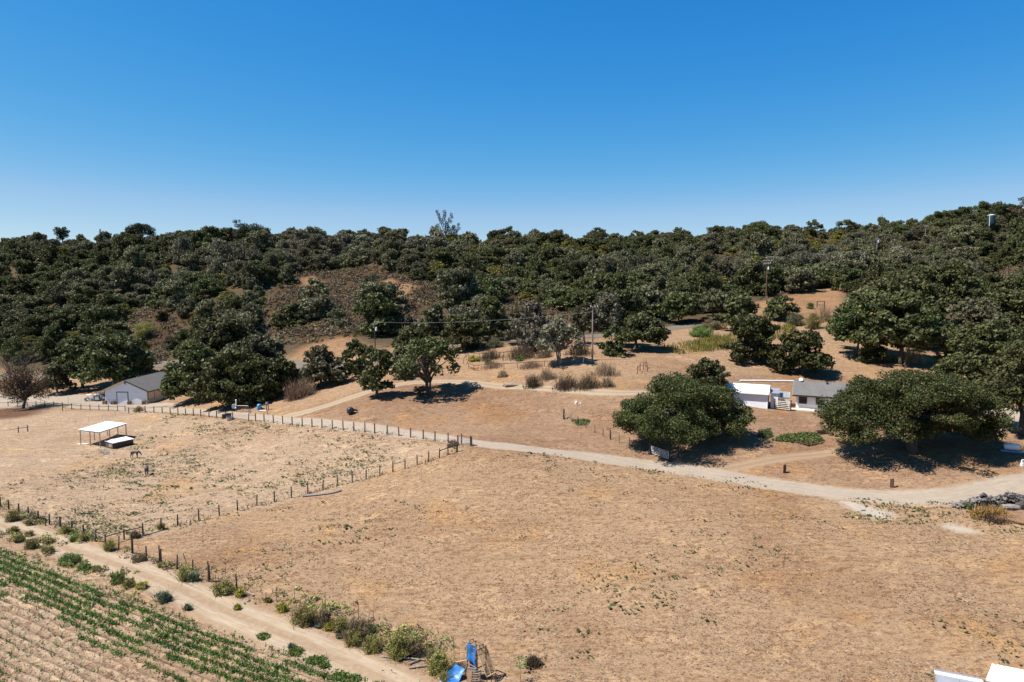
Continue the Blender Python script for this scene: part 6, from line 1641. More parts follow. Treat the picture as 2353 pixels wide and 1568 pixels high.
# ---------------------------------------------------------------- far houses and the water tank on the ridge
def far_house(name, label, px, py, Y, W, D, H, roof_c, wall_c, rz=0.0, rise=1.0, win=2):
    x = (px - VW / 2) / F_PX * Y
    z = at_depth(px, py, Y)[2]
    fr = Frame((x, Y, z), rz)
    t = thing(name, label, 'house', fr(0, 0, 0))
    gable_walls(fr, 'wall', wall_c, t, W, D, H, H + rise, 't', z0=-4)
    for s in (-1, 1):
        vE = D / 2 + s * (D / 2 + 0.7); q = [fr(-.5, D / 2, H + rise + .1), fr(W + .5, D / 2, H + rise + .1), fr(W + .5, vE, H - .1), fr(-.5, vE, H - .1)]
        if s < 0: q = q[::-1]
        mb = MB(); mb.slab(q, 0.2); mb.build('roof', roof_c, t)
    for i in range(win): window(fr, t, W * (i + .6) / (win + .4), W * (i + .6) / (win + .4) + 1.2, 0.9, 2.1)
    return t
far_house('ridge_cabin', 'white roofed cabin among the trees left of the tall eucalyptus', 941, 558, 400, 5.6, 5, 1.5, M_METALW, M_TRIM, 0.05, 0.9)
far_house('hillside_house', 'tan low roofed house half hidden in the wood below the water tank', 2188, 584, 330, 13, 7, 2.0, M_SANDH, M_BARNT, 0.1, 0.9, 3)
Yt = 385; x = (2265 - VW / 2) / F_PX * Yt; zt = at_depth(2265, 512, Yt)[2]; h = at_depth(2265, 495, Yt)[2] - zt
t = thing('water_tank', 'dark green water tank with pale rim on the right ridge', 'tank', (x, Yt, zt - 3))
mb = MB(); mb.lathe([(1.95, -3), (2.0, 0), (2.0, h * .97), (1.95, h)], (x, Yt, zt), 24); mb.build('body', M_GREEND, t, True)
mb = MB(); mb.lathe([(2.08, h - .12), (2.1, h + .05), (0.4, h + .5), (0.1, h + .55)], (x, Yt, zt), 24); mb.build('lid', M_INS, t)
mb = MB(); mb.tube([(x - 1.75, Yt - 1.1, zt - 2), (x - 1.75, Yt - 1.1, zt + h)], 0.16, 6); mb.build('fill_pipe', M_INS, t)

# ---------------------------------------------------------------- two donkeys
def donkey(px, py, rz, label, s=1.0, graze=0.6):
    """skin grown over a skeleton: +x is forward"""
    p = G(px, py)
    V = [((-0.46, 0, 0.98), .185), ((-0.15, 0, 0.96), .235), ((0.18, 0, 0.97), .235), ((0.42, 0, 1.02), .19),
         ((0.62, 0, 1.08), .125), ((0.80, 0, 1.05 - 0.12 * graze), .105), ((0.93, 0, 1.02 - 0.22 * graze), .10), ((1.06, 0, 0.86 - 0.25 * graze), .075), ((1.14, 0, 0.72 - 0.27 * graze), .06)]
    E = [(0, 1), (1, 2), (2, 3), (3, 4), (4, 5), (5, 6), (6, 7), (7, 8)]
    def chain(root, pts):
        last = root
        for co, r in pts: V.append((co, r)); E.append((last, len(V) - 1)); last = len(V) - 1
    for sy in (-1, 1):
        y = 0.13 * sy; d = 0.05 * sy
        chain(0, [((-0.50, y, 0.80), .135), ((-0.40 + d, y, 0.62), .085), ((-0.60 + d, y * 1.02, 0.40), .055), ((-0.56 + d, y, 0.14), .036), ((-0.52 + d, y, 0.05), .042), ((-0.49 + d, y, 0.0), .05)])
        chain(3, [((0.38, y, 0.80), .105), ((0.36 - d, y, 0.62), .07), ((0.37 - d, y, 0.40), .05), ((0.36 - d, y, 0.15), .035), ((0.37 - d, y, 0.05), .042), ((0.40 - d, y, 0.0), .05)])
        chain(6, [((0.86, 0.075 * sy, 1.12 - 0.2 * graze), .04), ((0.82, 0.11 * sy, 1.26 - 0.2 * graze), .035), ((0.82, 0.13 * sy, 1.38 - 0.2 * graze), .015)])
    chain(0, [((-0.64, 0, 1.0), .05), ((-0.70, 0, 0.80), .03), ((-0.71, 0, 0.58), .04), ((-0.71, 0, 0.48), .02)])
    me = bpy.data.meshes.new('body')
    me.from_pydata([v[0] for v in V], E, [])
    t = thing('donkey', label, 'donkey', p, rz, 'donkeys')
    o = put('body', me, t); me.materials.append(M_DONKEY)
    o.scale = (s, s, s)
    sk = o.modifiers.new('skin', 'SKIN'); sk.use_smooth_shade = True
    for i, (c, r) in enumerate(V):
        sv = me.skin_vertices[0].data[i]; sv.radius = (r, r); sv.use_root = (i == 1)
    sb = o.modifiers.new('smooth', 'SUBSURF'); sb.levels = 1; sb.render_levels = 1
    mb = MB(); M = WM[t] @ Matrix.Scale(s, 4)
    mb.tube([M @ Vector((0.45, 0, 1.2)), M @ Vector((0.64, 0, 1.215)), M @ Vector((0.84, 0, 1.17 - .13 * graze))], [0.03, 0.05, 0.03], 6); mb.build('mane', M_BLACK, t)
donkey(310.5, 1053.5, -0.12, 'grey brown donkey standing side on with lowered head by the wooden stall', 1.12, 0.8)
donkey(337.5, 1091, 2.0, 'grey brown donkey seen from behind in the middle of the paddock', 1.2, 0.9)
# ---------------------------------------------------------------- scrub, weeds, grass and crops
def scatter_leaves(c, size, rg, flat=1.0, jit=0.7, up=0.5, asp=(0.5, 1.0)):
    n = np.tile(np.array([[0, 0, 1.0]]), (len(c), 1)) * flat
    return leaf_mesh_data(c, n, size, rg, up, jit, asp)
def puffs(pts, rad, ht, per, leaf, rg):
    """low rounded plants; pts n x 3"""
    n = len(pts)
    d = rg.normal(0, 1, (n, per, 3)); d[..., 2] = np.abs(d[..., 2]); d /= np.linalg.norm(d, axis=2)[..., None]
    rr = rg.uniform(0.55, 1.05, (n, per, 1))
    c = pts[:, None, :] + d * rr * np.stack([rad, rad, ht], 1)[:, None, :]
    sz = leaf * rg.uniform(0.6, 1.4, (n, per)) * np.minimum(1, rad / 0.6)[:, None]
    return leaf_mesh_data(c.reshape(-1, 3), d.reshape(-1, 3), sz.ravel(), rg, 0.2, 0.7)
def blades(pts, h, w, rg, lean=0.35):
    """thin upright stalks as narrow quads"""
    n = len(pts)
    a = rg.uniform(0, 2 * math.pi, n); s = np.stack([np.cos(a), np.sin(a), np.zeros(n)], 1) * (w[:, None] * 0.5)
    t = rg.normal(0, lean, (n, 3)) * h[:, None]; t[:, 2] = h
    v = np.stack([pts - s, pts + s, pts + t + s * 0.3, pts + t - s * 0.3], 1)
    return v.reshape(-1, 3)
def ground_pts(x, y, dz=0.0): return np.stack([x, y, zf(x, y) + dz], 1)
def in_px(x, y, poly):
    px, py = P((x, y, zf(x, y))); return in_poly(px, py, poly)
L_WEED = leafmat('low field weed', (0.028, 0.036, 0.012), (0.082, 0.095, 0.031))
rg = np.random.default_rng(500)
# chaparral on the open patches of the hill and low growth under the wood
xs_ = rg.uniform(-330, 330, 26000); ys_ = rg.uniform(172, 445, 26000)
for q in W_SCRUB:                                         # thick on the open slopes
    a = np.array(q)[:, :2]; lo, hi = a.min(0), a.max(0); m_ = int(0.34 * (hi - lo).prod())
    u_, v_ = rg.uniform(lo[0], hi[0], m_), rg.uniform(lo[1], hi[1], m_); k_ = in_poly(u_, v_, q)
    xs_ = np.concatenate([xs_, u_[k_]]); ys_ = np.concatenate([ys_, v_[k_]])
px, py = P((xs_, ys_, zf(xs_, ys_)))
w_ = np.zeros(len(px))
lim = np.interp(px, lx, ly)
w_[(py < lim - 4) & (px > -100) & (px < VW + 100)] = 0.36
for q in SCRUB_PX: w_[in_poly(px, py, q)] = 0.95
for q in BARE_PX: w_[in_poly(px, py, q)] *= 0.12
w_ *= 0.55 + 0.6 * (np.sin(xs_ / 7.0 + 1.5 * np.sin(ys_ / 9.0)) * np.sin(ys_ / 6.0 + xs_ / 11) > -0.35)
k_ = rg.random(len(px)) < w_
xs_, ys_, px, py = xs_[k_], ys_[k_], px[k_], py[k_]
rad = rg.uniform(0.6, 1.9, len(xs_)); ht = rad * rg.uniform(0.6, 1.1, len(xs_))
inw = np.ones(len(xs_), bool)
for q in SCRUB_PX: inw &= ~in_poly(px, py, q)
mi = np.where(inw, rg.choice(4, len(xs_), p=(0.34, 0.40, 0.20, 0.06)), rg.choice(4, len(xs_), p=(0.66, 0.12, 0.12, 0.10)))
PER = 17
v = puffs(ground_pts(xs_, ys_, -0.1), rad, ht, PER, 0.62, rg)
print('scrub', len(xs_))
tag(put('chaparral', np_mesh('chaparral', v, quads(len(v) // 4), [L_SCRUB, L_GREY, L_OLIVE, L_DRYG], np.repeat(mi, PER))), 'low brown chaparral scrub on the open hillside', 'scrub', kind='stuff')

# single bushes: every one an object
def bush(px, py, wpx, hpx, label, mat, seed, name='bush', leaf=0.19, cover=0.6, stalk=None, group=None, spread=1.0, flatt=0.75):
    p = G(px, py); k = mpp(p); W, H = wpx * k, hpx * k
    rg = np.random.default_rng(seed); cl = []
    for i in range(18):
        a = rg.uniform(0, 6.28); q = math.sqrt(rg.random()) * 0.5 * W * 0.62
        r = W * rg.uniform(0.14, 0.24)
        top = H * (1 - 0.6 * (q / (W * 0.5)) ** 2) * (rg.uniform(0.75, 1.0) if i < 8 else rg.uniform(0.3, 0.6))
        cl.append((math.cos(a) * q, math.sin(a) * q * spread, max(top - r * flatt, r * 0.4), r, r, min(r * flatt, H * 0.5)))
    c, nr, sz = clump_leaves(sublobes(cl, rg, 4), leaf, cover * 0.8, rg); c[:, 2] = np.abs(c[:, 2])
    t = thing(name, label, 'bush', p, 0, group)
    put('foliage', np_mesh('foliage', leaf_mesh_data(c, nr, sz, rg, asp=(0.3, 0.7)), quads(len(c)), mat), t)
    n = 150
    b0 = np.zeros((n, 3)); b0[:, 0] = rg.normal(0, W * 0.17, n); b0[:, 1] = rg.normal(0, W * 0.17, n)
    v = blades(b0, rg.uniform(0.5, 1.1, n) * H, np.full(n, 0.045), rg, 0.45)
    put('stems', np_mesh('stems', v, quads(n), mat), t)
    return t
ol, br, yl, gr, bl = L_BUSH, L_BROWNB, L_MUST, L_GREEN, L_BLUE
def zb1(x, y): return z28(x, y)
BU = [
 (95, 250, 130, 95, ol, 'broad olive bush below the fence near the left edge'), (238, 285, 62, 50, ol, 'small olive bush below the fence right of the broad one'),
 (320, 248, 110, 45, br, 'low brownish bush under the track fence'), (540, 352, 92, 75, ol, 'round olive bush at the fence left of the corner brace'), (690, 408, 72, 65, ol, 'round bush under the last post before the corner brace'),
 (598, 420, 60, 42, gr, 'small green bush near the corner brace'), (900, 492, 112, 105, ol, 'tall grey olive bush in front of the corner brace'), (1140, 578, 132, 65, br, 'low rusty brown tumbleweed below the thick post'),
 (1322, 628, 66, 42, ol, 'small bush below the paired leaning posts'), (1108, 385, 110, 60, br, 'brown bush inside the corner brace'), (1322, 318, 84, 58, ol, 'olive bush by the first post of the field fence'),
 (1508, 738, 100, 130, ol, 'tall yellow olive bush beside the blue green bush'), (1590, 742, 112, 95, bl, 'blue green leafy bush at the leaning posts'),
 (1830, 832, 205, 105, ol, 'wide dark olive bush below the tall paired posts'), (1965, 868, 92, 72, yl, 'bright yellow green bush at the last leaning post'), (1950, 978, 66, 50, yl, 'small yellow tuft alone on the dirt track'),
 (2200, 912, 70, 40, ol, 'small olive bush by the first metal stake'),
 (112, 345, 92, 55, ol, 'left bush of the row on the crop side of the track'), (150, 418, 112, 72, ol, 'round olive bush on the crop side of the track'), (258, 472, 122, 88, ol, 'darker round bush on the crop side of the track'),
 (388, 510, 108, 75, ol, 'yellowish bush at the right end of the row on the crop side'), (240, 372, 70, 45, ol, 'small bush behind the row on the crop side'), (400, 432, 110, 45, ol, 'low pale bush behind the row on the crop side'),
 (555, 600, 215, 90, gr, 'long green bush between the track and the crop'), (690, 645, 150, 50, gr, 'low green bush right of the long green one'), (795, 662, 92, 48, ol, 'pale olive tuft between the green bushes'),
 (955, 755, 160, 98, gr, 'tall bright green bush between the track and the crop'), (1055, 785, 110, 75, ol, 'olive bush right of the tall bright green one'), (1160, 802, 105, 62, yl, 'yellowish bush at the end of the green bushes'),
 (1345, 908, 150, 100, bl, 'grey green spiky weed at the crop edge'), (1540, 978, 78, 52, bl, 'small grey green weed at the crop edge')]
for i, (x, y, w, h, mt, lab) in enumerate(BU):
    q = z28(x, y); bush(q[0], q[1] - 2, w * 0.28, h * 0.28, lab, mt, 600 + i)
BU2 = [(360, 995, 120, 85, yl, 'yellow green bush at the left end of the long roadside row'), (530, 1088, 260, 165, ol, 'big round olive bush in the long roadside row'), (700, 1100, 170, 120, br, 'thin brown bush between the olive bushes'),
 (738, 1142, 95, 60, yl, 'small yellow bush at the foot of the thin brown one'), (845, 1150, 190, 125, ol, 'olive bush in the middle of the long roadside row'), (985, 1185, 300, 150, br, 'wide dry brown bush at the back of the roadside row'),
 (930, 1268, 170, 135, ol, 'yellowish bush in front of the wide dry brown one'), (1090, 1315, 210, 140, ol, 'olive bush left of the tallest roadside bush'), (1305, 1362, 270, 225, ol, 'tallest dark olive bush in the roadside row'),
 (1445, 1352, 150, 150, br, 'dry brown bush right of the tallest roadside bush'), (1640, 1485, 230, 190, ol, 'round olive bush at the right end of the roadside row'), (1585, 1400, 110, 110, br, 'brown brush behind the round end bush'),
 (1690, 1560, 120, 70, ol, 'low dark bush beside the blue tarp tent'), (1800, 1480, 130, 90, br, 'brown brush with a pale stump left of the tarp tower'), (820, 1212, 70, 32, bl, 'small grey weed at the edge of the dirt track'), (650, 1130, 60, 32, bl, 'low grey weed below the big round olive bush')]
for i, (x, y, w, h, mt, lab) in enumerate(BU2):
    q = z28b(x, y); bush(q[0], q[1] - 3, w * 0.28, h * 0.28, lab, mt, 700 + i, leaf=0.14)
# logs on the track beside the bushes
for i, (a, c, lab) in enumerate((((1170, 1365), (1530, 1395), 'long grey pole lying on the dirt track beside the tallest bush'), ((1395, 1460), (1545, 1440), 'short grey pole lying nearest the crop'), ((1400, 1425), (1480, 1395), 'grey pole lying across between the two others'))):
    q0, q1 = G(*z28b(*a)), G(*z28b(*c)); mb = MB(); mb.tube([q0 + Vector((0, 0, .1)), q0.lerp(q1, .5) + Vector((0, 0, .14)), q1 + Vector((0, 0, .12))], [0.07, 0.085, 0.06], 7); tag(mb.build('pole_log', M_GREYW), lab, 'log')
# boards lying by the posts
for i, (a, c, lab) in enumerate((((1035, 508), (1110, 530), 'pale board on the ground at the thick post'), ((1215, 558), (1265, 583), 'pale board on the ground right of the tumbleweed'), ((2025, 830), (2085, 858), 'pale board on the ground beyond the last leaning post'), ((1180, 365), (1335, 320), 'pale board along the foot of the field fence'))):
    q0, q1 = G(*z28(*a)), G(*z28(*c)); mb = MB(); mb.bar(q0 + Vector((0, 0, .08)), q1 + Vector((0, 0, .08)), 0.16, 0.06); tag(mb.build('board', M_GREYW), lab, 'board')
# bushes and brush of the middle distance
def zq(x, y): return ((1400 + x / 3.136) * 0.78433, (600 + y / 3.136) * 0.78433)
def brush(px, py, wpx, hpx, label, mat, seed, n=240, name='dry_brush', cat='bush', depth=0.7, lean=0.3, w=0.06, group=None):
    p = G(px, py); k = mpp(p); W, H = wpx * k, hpx * k
    rg = np.random.default_rng(seed)
    x = rg.normal(0, W * 0.24, n).clip(-W / 2, W / 2); y = rg.normal(0, W * depth * 0.24, n).clip(-W * depth / 2, W * depth / 2)
    b0 = np.stack([p.x + x, p.y + y, zf(p.x + x, p.y + y) - p.z], 1); b0[:, 0] -= p.x; b0[:, 1] -= p.y
    h = H * rg.uniform(0.45, 1.1, n) * np.exp(-(x / (W * 0.45)) ** 2)
    v = blades(b0, h, rg.uniform(0.5, 1.6, n) * w, rg, lean)
    t = thing(name, label, cat, p, 0, group)
    put('stalks', np_mesh('stalks', v, quads(n), mat), t)['kind'] = 'stuff'
    c = b0[:n * 2 // 3].copy(); c[:, 2] += h[:n * 2 // 3] * rg.uniform(0.3, 0.95, len(c)); c += rg.normal(0, 0.12, c.shape)
    v2 = leaf_mesh_data(c, rg.normal(0, 1, c.shape), rg.uniform(0.12, 0.30, len(c)), rg)
    put('seed_heads', np_mesh('seed_heads', v2, quads(len(c)), mat), t)['kind'] = 'stuff'
    return t
for i, (x, y, w, h, mt, lab) in enumerate([
 (1224, 890, 44, 32, L_SCRUB, 'left clump of dark dry brush beside the farm drive'), (1300, 893, 62, 36, L_SCRUB, 'tallest dry brush clump beside the farm drive'), (1350, 892, 60, 36, L_SCRUB, 'dry brush clump in the middle of the strip by the farm drive'),
 (1395, 888, 36, 24, L_DRYG, 'thin dry brush at the right end of the strip by the farm drive'), (1256, 872, 46, 28, L_DRYG, 'pale dry brush behind the strip by the farm drive'), (1392, 862, 66, 32, L_DRYG, 'fluffy dry brush below the pair of red posts'),
 (1155, 866, 24, 16, L_DRYG, 'small dry tuft on the slope left of the sand heap'), (1125, 826, 60, 26, L_SCRUB, 'brown brush inside the left of the corral'), (1195, 824, 80, 34, L_SCRUB, 'brown brush inside the middle of the corral'), (1250, 822, 40, 26, L_DRYG, 'tan brush inside the right of the corral'),
 (1225, 806, 90, 30, L_SCRUB, 'wide brown brush behind the corral'), (1330, 815, 70, 36, L_SCRUB, 'brown brush just left of the tall bare pole'), (1130, 845, 50, 16, L_DRYG, 'dry grass along the front of the corral'), (1220, 845, 60, 16, L_DRYG, 'dry grass in front of the right part of the corral'),
 (675, 918, 44, 50, L_DRYG, 'pale dry grass clump right of the barn grove'), (705, 908, 40, 46, L_DRYG, 'second pale dry grass clump right of the barn grove'), (2092, 832, 74, 48, L_STRAW, 'big bleached grass clump under the multi stemmed oak'),
 (2258, 1187, 56, 24, L_GOLD, 'golden dry grass clump in front of the woodpile'), (2292, 1192, 66, 30, L_GOLD, 'larger golden grass clump beside the wood chip heap'), (2284, 1197, 70, 18, L_SCRUB, 'brown dry grass at the foot of the golden clumps'),
 (1895, 738, 34, 42, L_STRAW, 'dead pale stems in front of the gate frame'), (1752, 748, 36, 30, L_STRAW, 'dead pale stems below the tallest brown pole'), (1225, 1530, 44, 24, L_SCRUB, 'brown grass tuft at the bottom edge right of the tower'),
 (1040, 1026, 28, 16, L_DRYG, 'dry grass under the corner gate')]):
    brush(x, y, w, h, lab, mt, 800 + i, n=int(170 + w * 4))
for i, (x, y, w, h, mt, lab) in enumerate([(1121, 836, 20, 12, gr, 'small fresh green bush at the left inside the corral'), (1193, 830, 17, 14, gr, 'round fresh green bush at the right inside the corral'), (1862, 710, 22, 18, gr, 'green bush beside the gate frame'),
 (1610, 772, 74, 24, gr, 'green bush strip above the yellow weeds'), (1640, 756, 70, 22, br, 'brownish scrub below the asphalt road'), (1705, 760, 60, 24, br, 'round brown scrub bush right of the green strip'), (1870, 755, 46, 40, ol, 'olive bush at the left edge of the grove'),
 (1830, 748, 50, 30, L_GREY, 'grey bush below the clearing'), (2222, 1168, 26, 14, gr, 'green tuft below the woodpile'), (2065, 832, 26, 18, gr, 'small green bush at the foot of the multi stemmed oak'), (1132, 798, 60, 26, L_GREY, 'grey green hedge bush at the bend of the asphalt road'),
 (1080, 803, 50, 22, L_OAK, 'dark low bush at the bend of the asphalt road'), (1090, 830, 36, 14, yl, 'yellowish weeds at the left inside the corral'), (320, 946, 26, 12, ol, 'olive weeds at the barn gate'), (400, 862, 60, 34, br, 'brown bush behind the barn grove'), (340, 770, 66, 34, ol, 'olive yellow bush in the left scrub patch')]):
    bush(x, y, w, h, lab, mt, 860 + i, leaf=0.2, flatt=0.6)
# weed with a flat green crown on a tall stem at the bottom
for x, y, h, lab in ((1520, 1975, 0, 'tall stemmed flat topped weed right of the tarp tower'), (1524, 1999, 0, 'second flat topped weed at the bottom edge')):
    p = G(x * 0.78433, y * 0.78433); t = thing('tall_weed', lab, 'weed', p); rg = np.random.default_rng(int(x))
    n = 60; c = np.stack([rg.normal(0, 0.28, n), rg.normal(0, 0.22, n), 1.3 + rg.normal(0, 0.06, n)], 1)
    put('leaves', np_mesh('leaves', scatter_leaves(c, rg.uniform(0.1, 0.22, n), rg), quads(n), L_GREEN), t)
    mb = MB(); mb.tube([p, p + Vector((0.03, 0, 0.7)), p + Vector((0, 0, 1.3))], 0.018, 5); mb.build('stem', L_DRYG, t)

# yellow green weeds in the dip below the road
rg = np.random.default_rng(900)
WEED_PX = [(1515, 800), (1560, 790), (1640, 775), (1760, 752), (1830, 745), (1825, 768), (1740, 790), (1650, 806), (1560, 815)]
Wp = GP(WEED_PX); a = np.array(Wp)
x = rg.uniform(a[:, 0].min(), a[:, 0].max(), 16000); y = rg.uniform(a[:, 1].min(), a[:, 1].max(), 16000)
k_ = in_poly(x, y, Wp) & (np.sin(x / 2.3 + np.sin(y / 3)) + rg.normal(0, 0.6, len(x)) > -0.5); x, y = x[k_], y[k_]
v = np.concatenate([blades(ground_pts(x, y), rg.uniform(0.4, 1.25, len(x)), rg.uniform(0.10, 0.2, len(x)), rg, 0.25), puffs(ground_pts(x[::2], y[::2], 0.3), np.full(len(x[::2]), 0.35), np.full(len(x[::2]), 0.4), 5, 0.28, rg)])
mi = np.where(rg.random(len(v) // 4) < 0.62, 0, 1)
tag(put('yellow_weeds', np_mesh('yellow_weeds', v, quads(len(v) // 4), [L_MUST, L_GREEN], mi)), 'patch of yellow flowering weeds below the asphalt road', 'weeds', kind='stuff')
# green ground cover near the houses
for nm, poly, lab, mats in (('ground_cover', [(1768, 1012), (1800, 998), (1850, 994), (1880, 996), (1896, 1012), (1893, 1020), (1860, 1028), (1830, 1020), (1785, 1016)], 'dark green mat of ground cover below the cream gate', (L_GREEN, L_OAK2, L_RUST)),
                            ('ground_cover', [(1310, 966), (1345, 962), (1360, 968), (1350, 978), (1325, 980)], 'small green weed mat in the yard by the thick post', (L_GREEN, L_OAK2, L_GREEN)),
                            ('ground_cover', [(1740, 990), (1770, 985), (1780, 1005), (1760, 1012), (1738, 1004)], 'dark green mat in the shade right of the broad oak', (L_OAK2, L_OAK, L_OAK))):
    Wp = GP(poly); a = np.array(Wp); n = int(260 * (np.ptp(a[:, 0]) * np.ptp(a[:, 1])))
    x = rg.uniform(a[:, 0].min(), a[:, 0].max(), n); y = rg.uniform(a[:, 1].min(), a[:, 1].max(), n); d = poly_dist(x, y, Wp)
    k_ = in_poly(x, y, Wp) & (d > rg.random(n) * 0.8); x, y, d = x[k_], y[k_], d[k_]
    v = scatter_leaves(ground_pts(x, y) + np.stack([0 * x, 0 * x, rg.uniform(0.03, 0.22, len(x))], 1), rg.uniform(0.16, 0.34, len(x)), rg)
    near_edge = (P((x, y, zf(x, y)))[1] > 1018 + rg.normal(0, 2, len(x)))
    mi = np.where(near_edge & (rg.random(len(x)) < 0.7), 2, np.where(rg.random(len(x)) < 0.4, 0, 1))
    tag(put(nm, np_mesh(nm, v, quads(len(x)), list(mats), mi)), lab, 'ground cover', kind='stuff')
# low green weeds of the paddock and the fields: clustered, flat
W_BIGF = GP([(330, 1245), (700, 1145), (1085, 1032), (1250, 1044), (1520, 1082), (1780, 1124), (2000, 1150), (2200, 1155), (2353, 1140), (2500, 1300), (2600, 1600), (960, 1600), (760, 1480), (560, 1380), (420, 1310)])
rg = np.random.default_rng(910)
def weeds(n, x0, x1, y0, y1, poly, thr, sc, seed):
    rg = np.random.default_rng(seed); x = rg.uniform(x0, x1, n); y = rg.uniform(y0, y1, n)
    f = np.sin(x / sc + 1.4 * np.sin(y / sc * 0.8 + seed)) + np.sin(y / sc * 1.3 + 1.7 * np.sin(x / sc * 0.7)) + np.sin((x + y) / sc * 2.3) * 0.5
    k = (f * 0.8 + rg.normal(0, 0.95, n) > thr) & in_poly(x, y, poly); return x[k], y[k]
def dash(x, y): return np.hypot(x, y)
x1_, y1_ = weeds(16000, -75, 0, 80, 150, W_PADDOCK, 1.0, 5.0, 3)
x2_, y2_ = weeds(10000, -45, 60, 46, 98, W_BIGF, 1.9, 6.5, 8)
x3_, y3_ = weeds(12000, -75, 0, 80, 150, W_PADDOCK, 1.9, 2.2, 13)
sl_poly = GP([(1420, 1065), (1700, 1100), (1900, 1138), (2100, 1155), (2300, 1150), (2353, 1160), (2353, 1230), (2000, 1200), (1750, 1150), (1500, 1090)])
x4_, y4_ = weeds(5000, 10, 65, 70, 98, sl_poly, 1.0, 3.0, 21)
x = np.concatenate([x1_, x2_, x3_, x4_]); y = np.concatenate([y1_, y2_, y3_, y4_])
s = rg.uniform(0.12, 0.50, len(x)) * np.where(rg.random(len(x)) < 0.15, 1.6, 1.0)
per = 7
c = np.repeat(ground_pts(x, y, 0.04), per, 0); sp = np.repeat(s, per)
c[:, :2] += rg.normal(0, 1, (len(c), 2)) * sp[:, None] * np.array([1.15, 0.7]); c[:, 2] += rg.uniform(0, 0.10, len(c))
v = scatter_leaves(c, sp * rg.uniform(0.45, 0.9, len(c)), rg, 1.0, 0.55, 0.6)
tag(put('field_weeds', np_mesh('field_weeds', v, quads(len(c)), [L_WEED, L_OAK2, L_BUSH], np.repeat(rg.choice(3, len(x), p=(0.6, 0.3, 0.1)), per))), 'small dark green weeds dotted over the paddock and the dry field', 'weeds', kind='stuff')
print('weeds', len(x))
# dry grass tufts standing in the nearer field
rg = np.random.default_rng(930)
n = 42000
y = 44 + 66 * rg.random(n) ** 1.25; x = rg.uniform(-0.8, 0.8, n) * y
k_ = ~in_poly(x, y, W_CROP) & (in_poly(x, y, W_BIGF) | (in_poly(x, y, W_PADDOCK) & (rg.random(n) < 0.25)))
k_ &= (np.sin(x / 3.1 + 1.6 * np.sin(y / 4.2)) + np.sin(y / 2.3 + x / 5.0) + rg.normal(0, 0.9, n)) > -0.2
x, y = x[k_], y[k_]; per = 3
c = np.repeat(ground_pts(x, y, 0.0), per, 0); c[:, :2] += rg.normal(0, 0.10, (len(c), 2))
c[:, 2] += 0.02; v = scatter_leaves(c, rg.uniform(0.10, 0.34, len(c)), rg, 1.0, 0.28, 0.3, (0.25, 0.6))
tag(put('dry_grass', np_mesh('dry_grass', v, quads(len(c)), [L_STRAW, L_GOLD, L_DRYG], np.repeat(rg.choice(3, len(x), p=(0.6, 0.15, 0.25)), per))), 'short dry grass tufts over the big dry field', 'grass', kind='stuff')
# dry grass and small weeds along the fence feet
FX = []
for pts, wd, dn in ((CF, 0.35, 55), (RF3, 0.35, 30), (TW, 0.6, 60), (TE, 0.6, 40), (TT, 0.9, 40), (RF2, 0.3, 20)):
    q = [np.array(G(*p)) for p in pts]
    for a, c in zip(q[:-1], q[1:]):
        m_ = max(2, int(np.linalg.norm(c - a) * dn / 3)); f = rg.random((m_, 1)); FX.append((a + (c - a) * f)[:, :2] + rg.normal(0, wd, (m_, 2)))
FX = np.concatenate(FX); keep = (np.sin(FX[:, 0] * 0.9) + np.sin(FX[:, 1] * 1.3) + rg.normal(0, 0.7, len(FX))) > -0.3; FX = FX[keep]
c = ground_pts(FX[:, 0], FX[:, 1]); v = blades(c, rg.uniform(0.15, 0.5, len(c)), rg.uniform(0.06, 0.14, len(c)), rg, 0.4)
FW = []
for pts, wd, dn in ((TW[1:], 0.55, 9.0), (TE, 0.7, 3.5), (TT[1:], 0.8, 10.0), ([z28(20, 330), z28(250, 420), z28(480, 540), z28(700, 640), z28(1000, 740), z28(1250, 830)], 1.0, 5.0)):
    q = [np.array(G(*p)) for p in pts]
    for a, b_ in zip(q[:-1], q[1:]):
        m_ = max(1, int(np.linalg.norm(b_ - a) * dn)); f_ = rg.random((m_, 1)); FW.append((a + (b_ - a) * f_)[:, :2] + rg.normal(0, wd, (m_, 2)))
FW = np.concatenate(FW); FW = FW[(np.sin(FW[:, 0] * 0.7 + 1) + np.sin(FW[:, 1] * 0.9) + rg.normal(0, 0.6, len(FW))) > -0.2]
r_ = rg.uniform(0.18, 0.62, len(FW)); pw = puffs(ground_pts(FW[:, 0], FW[:, 1], 0.0), r_, r_ * rg.uniform(0.7, 1.3, len(FW)), 34, 0.26, rg)
tag(put('track_weeds', np_mesh('track_weeds', pw, quads(len(pw) // 4), [L_BUSH, L_DRYG, L_SCRUB, L_GREEN], np.repeat(rg.choice(4, len(FW), p=(0.5, 0.26, 0.14, 0.10)), 34))), 'low olive and dry weeds along both sides of the dirt track', 'weeds', kind='stuff')
tag(put('fence_grass', np_mesh('fence_grass', v, quads(len(c)), [L_DRYG, L_OLIVE, L_STRAW], rg.choice(3, len(c), p=(0.5, 0.3, 0.2)))), 'longer dry grass along the feet of the fences', 'grass', kind='stuff')

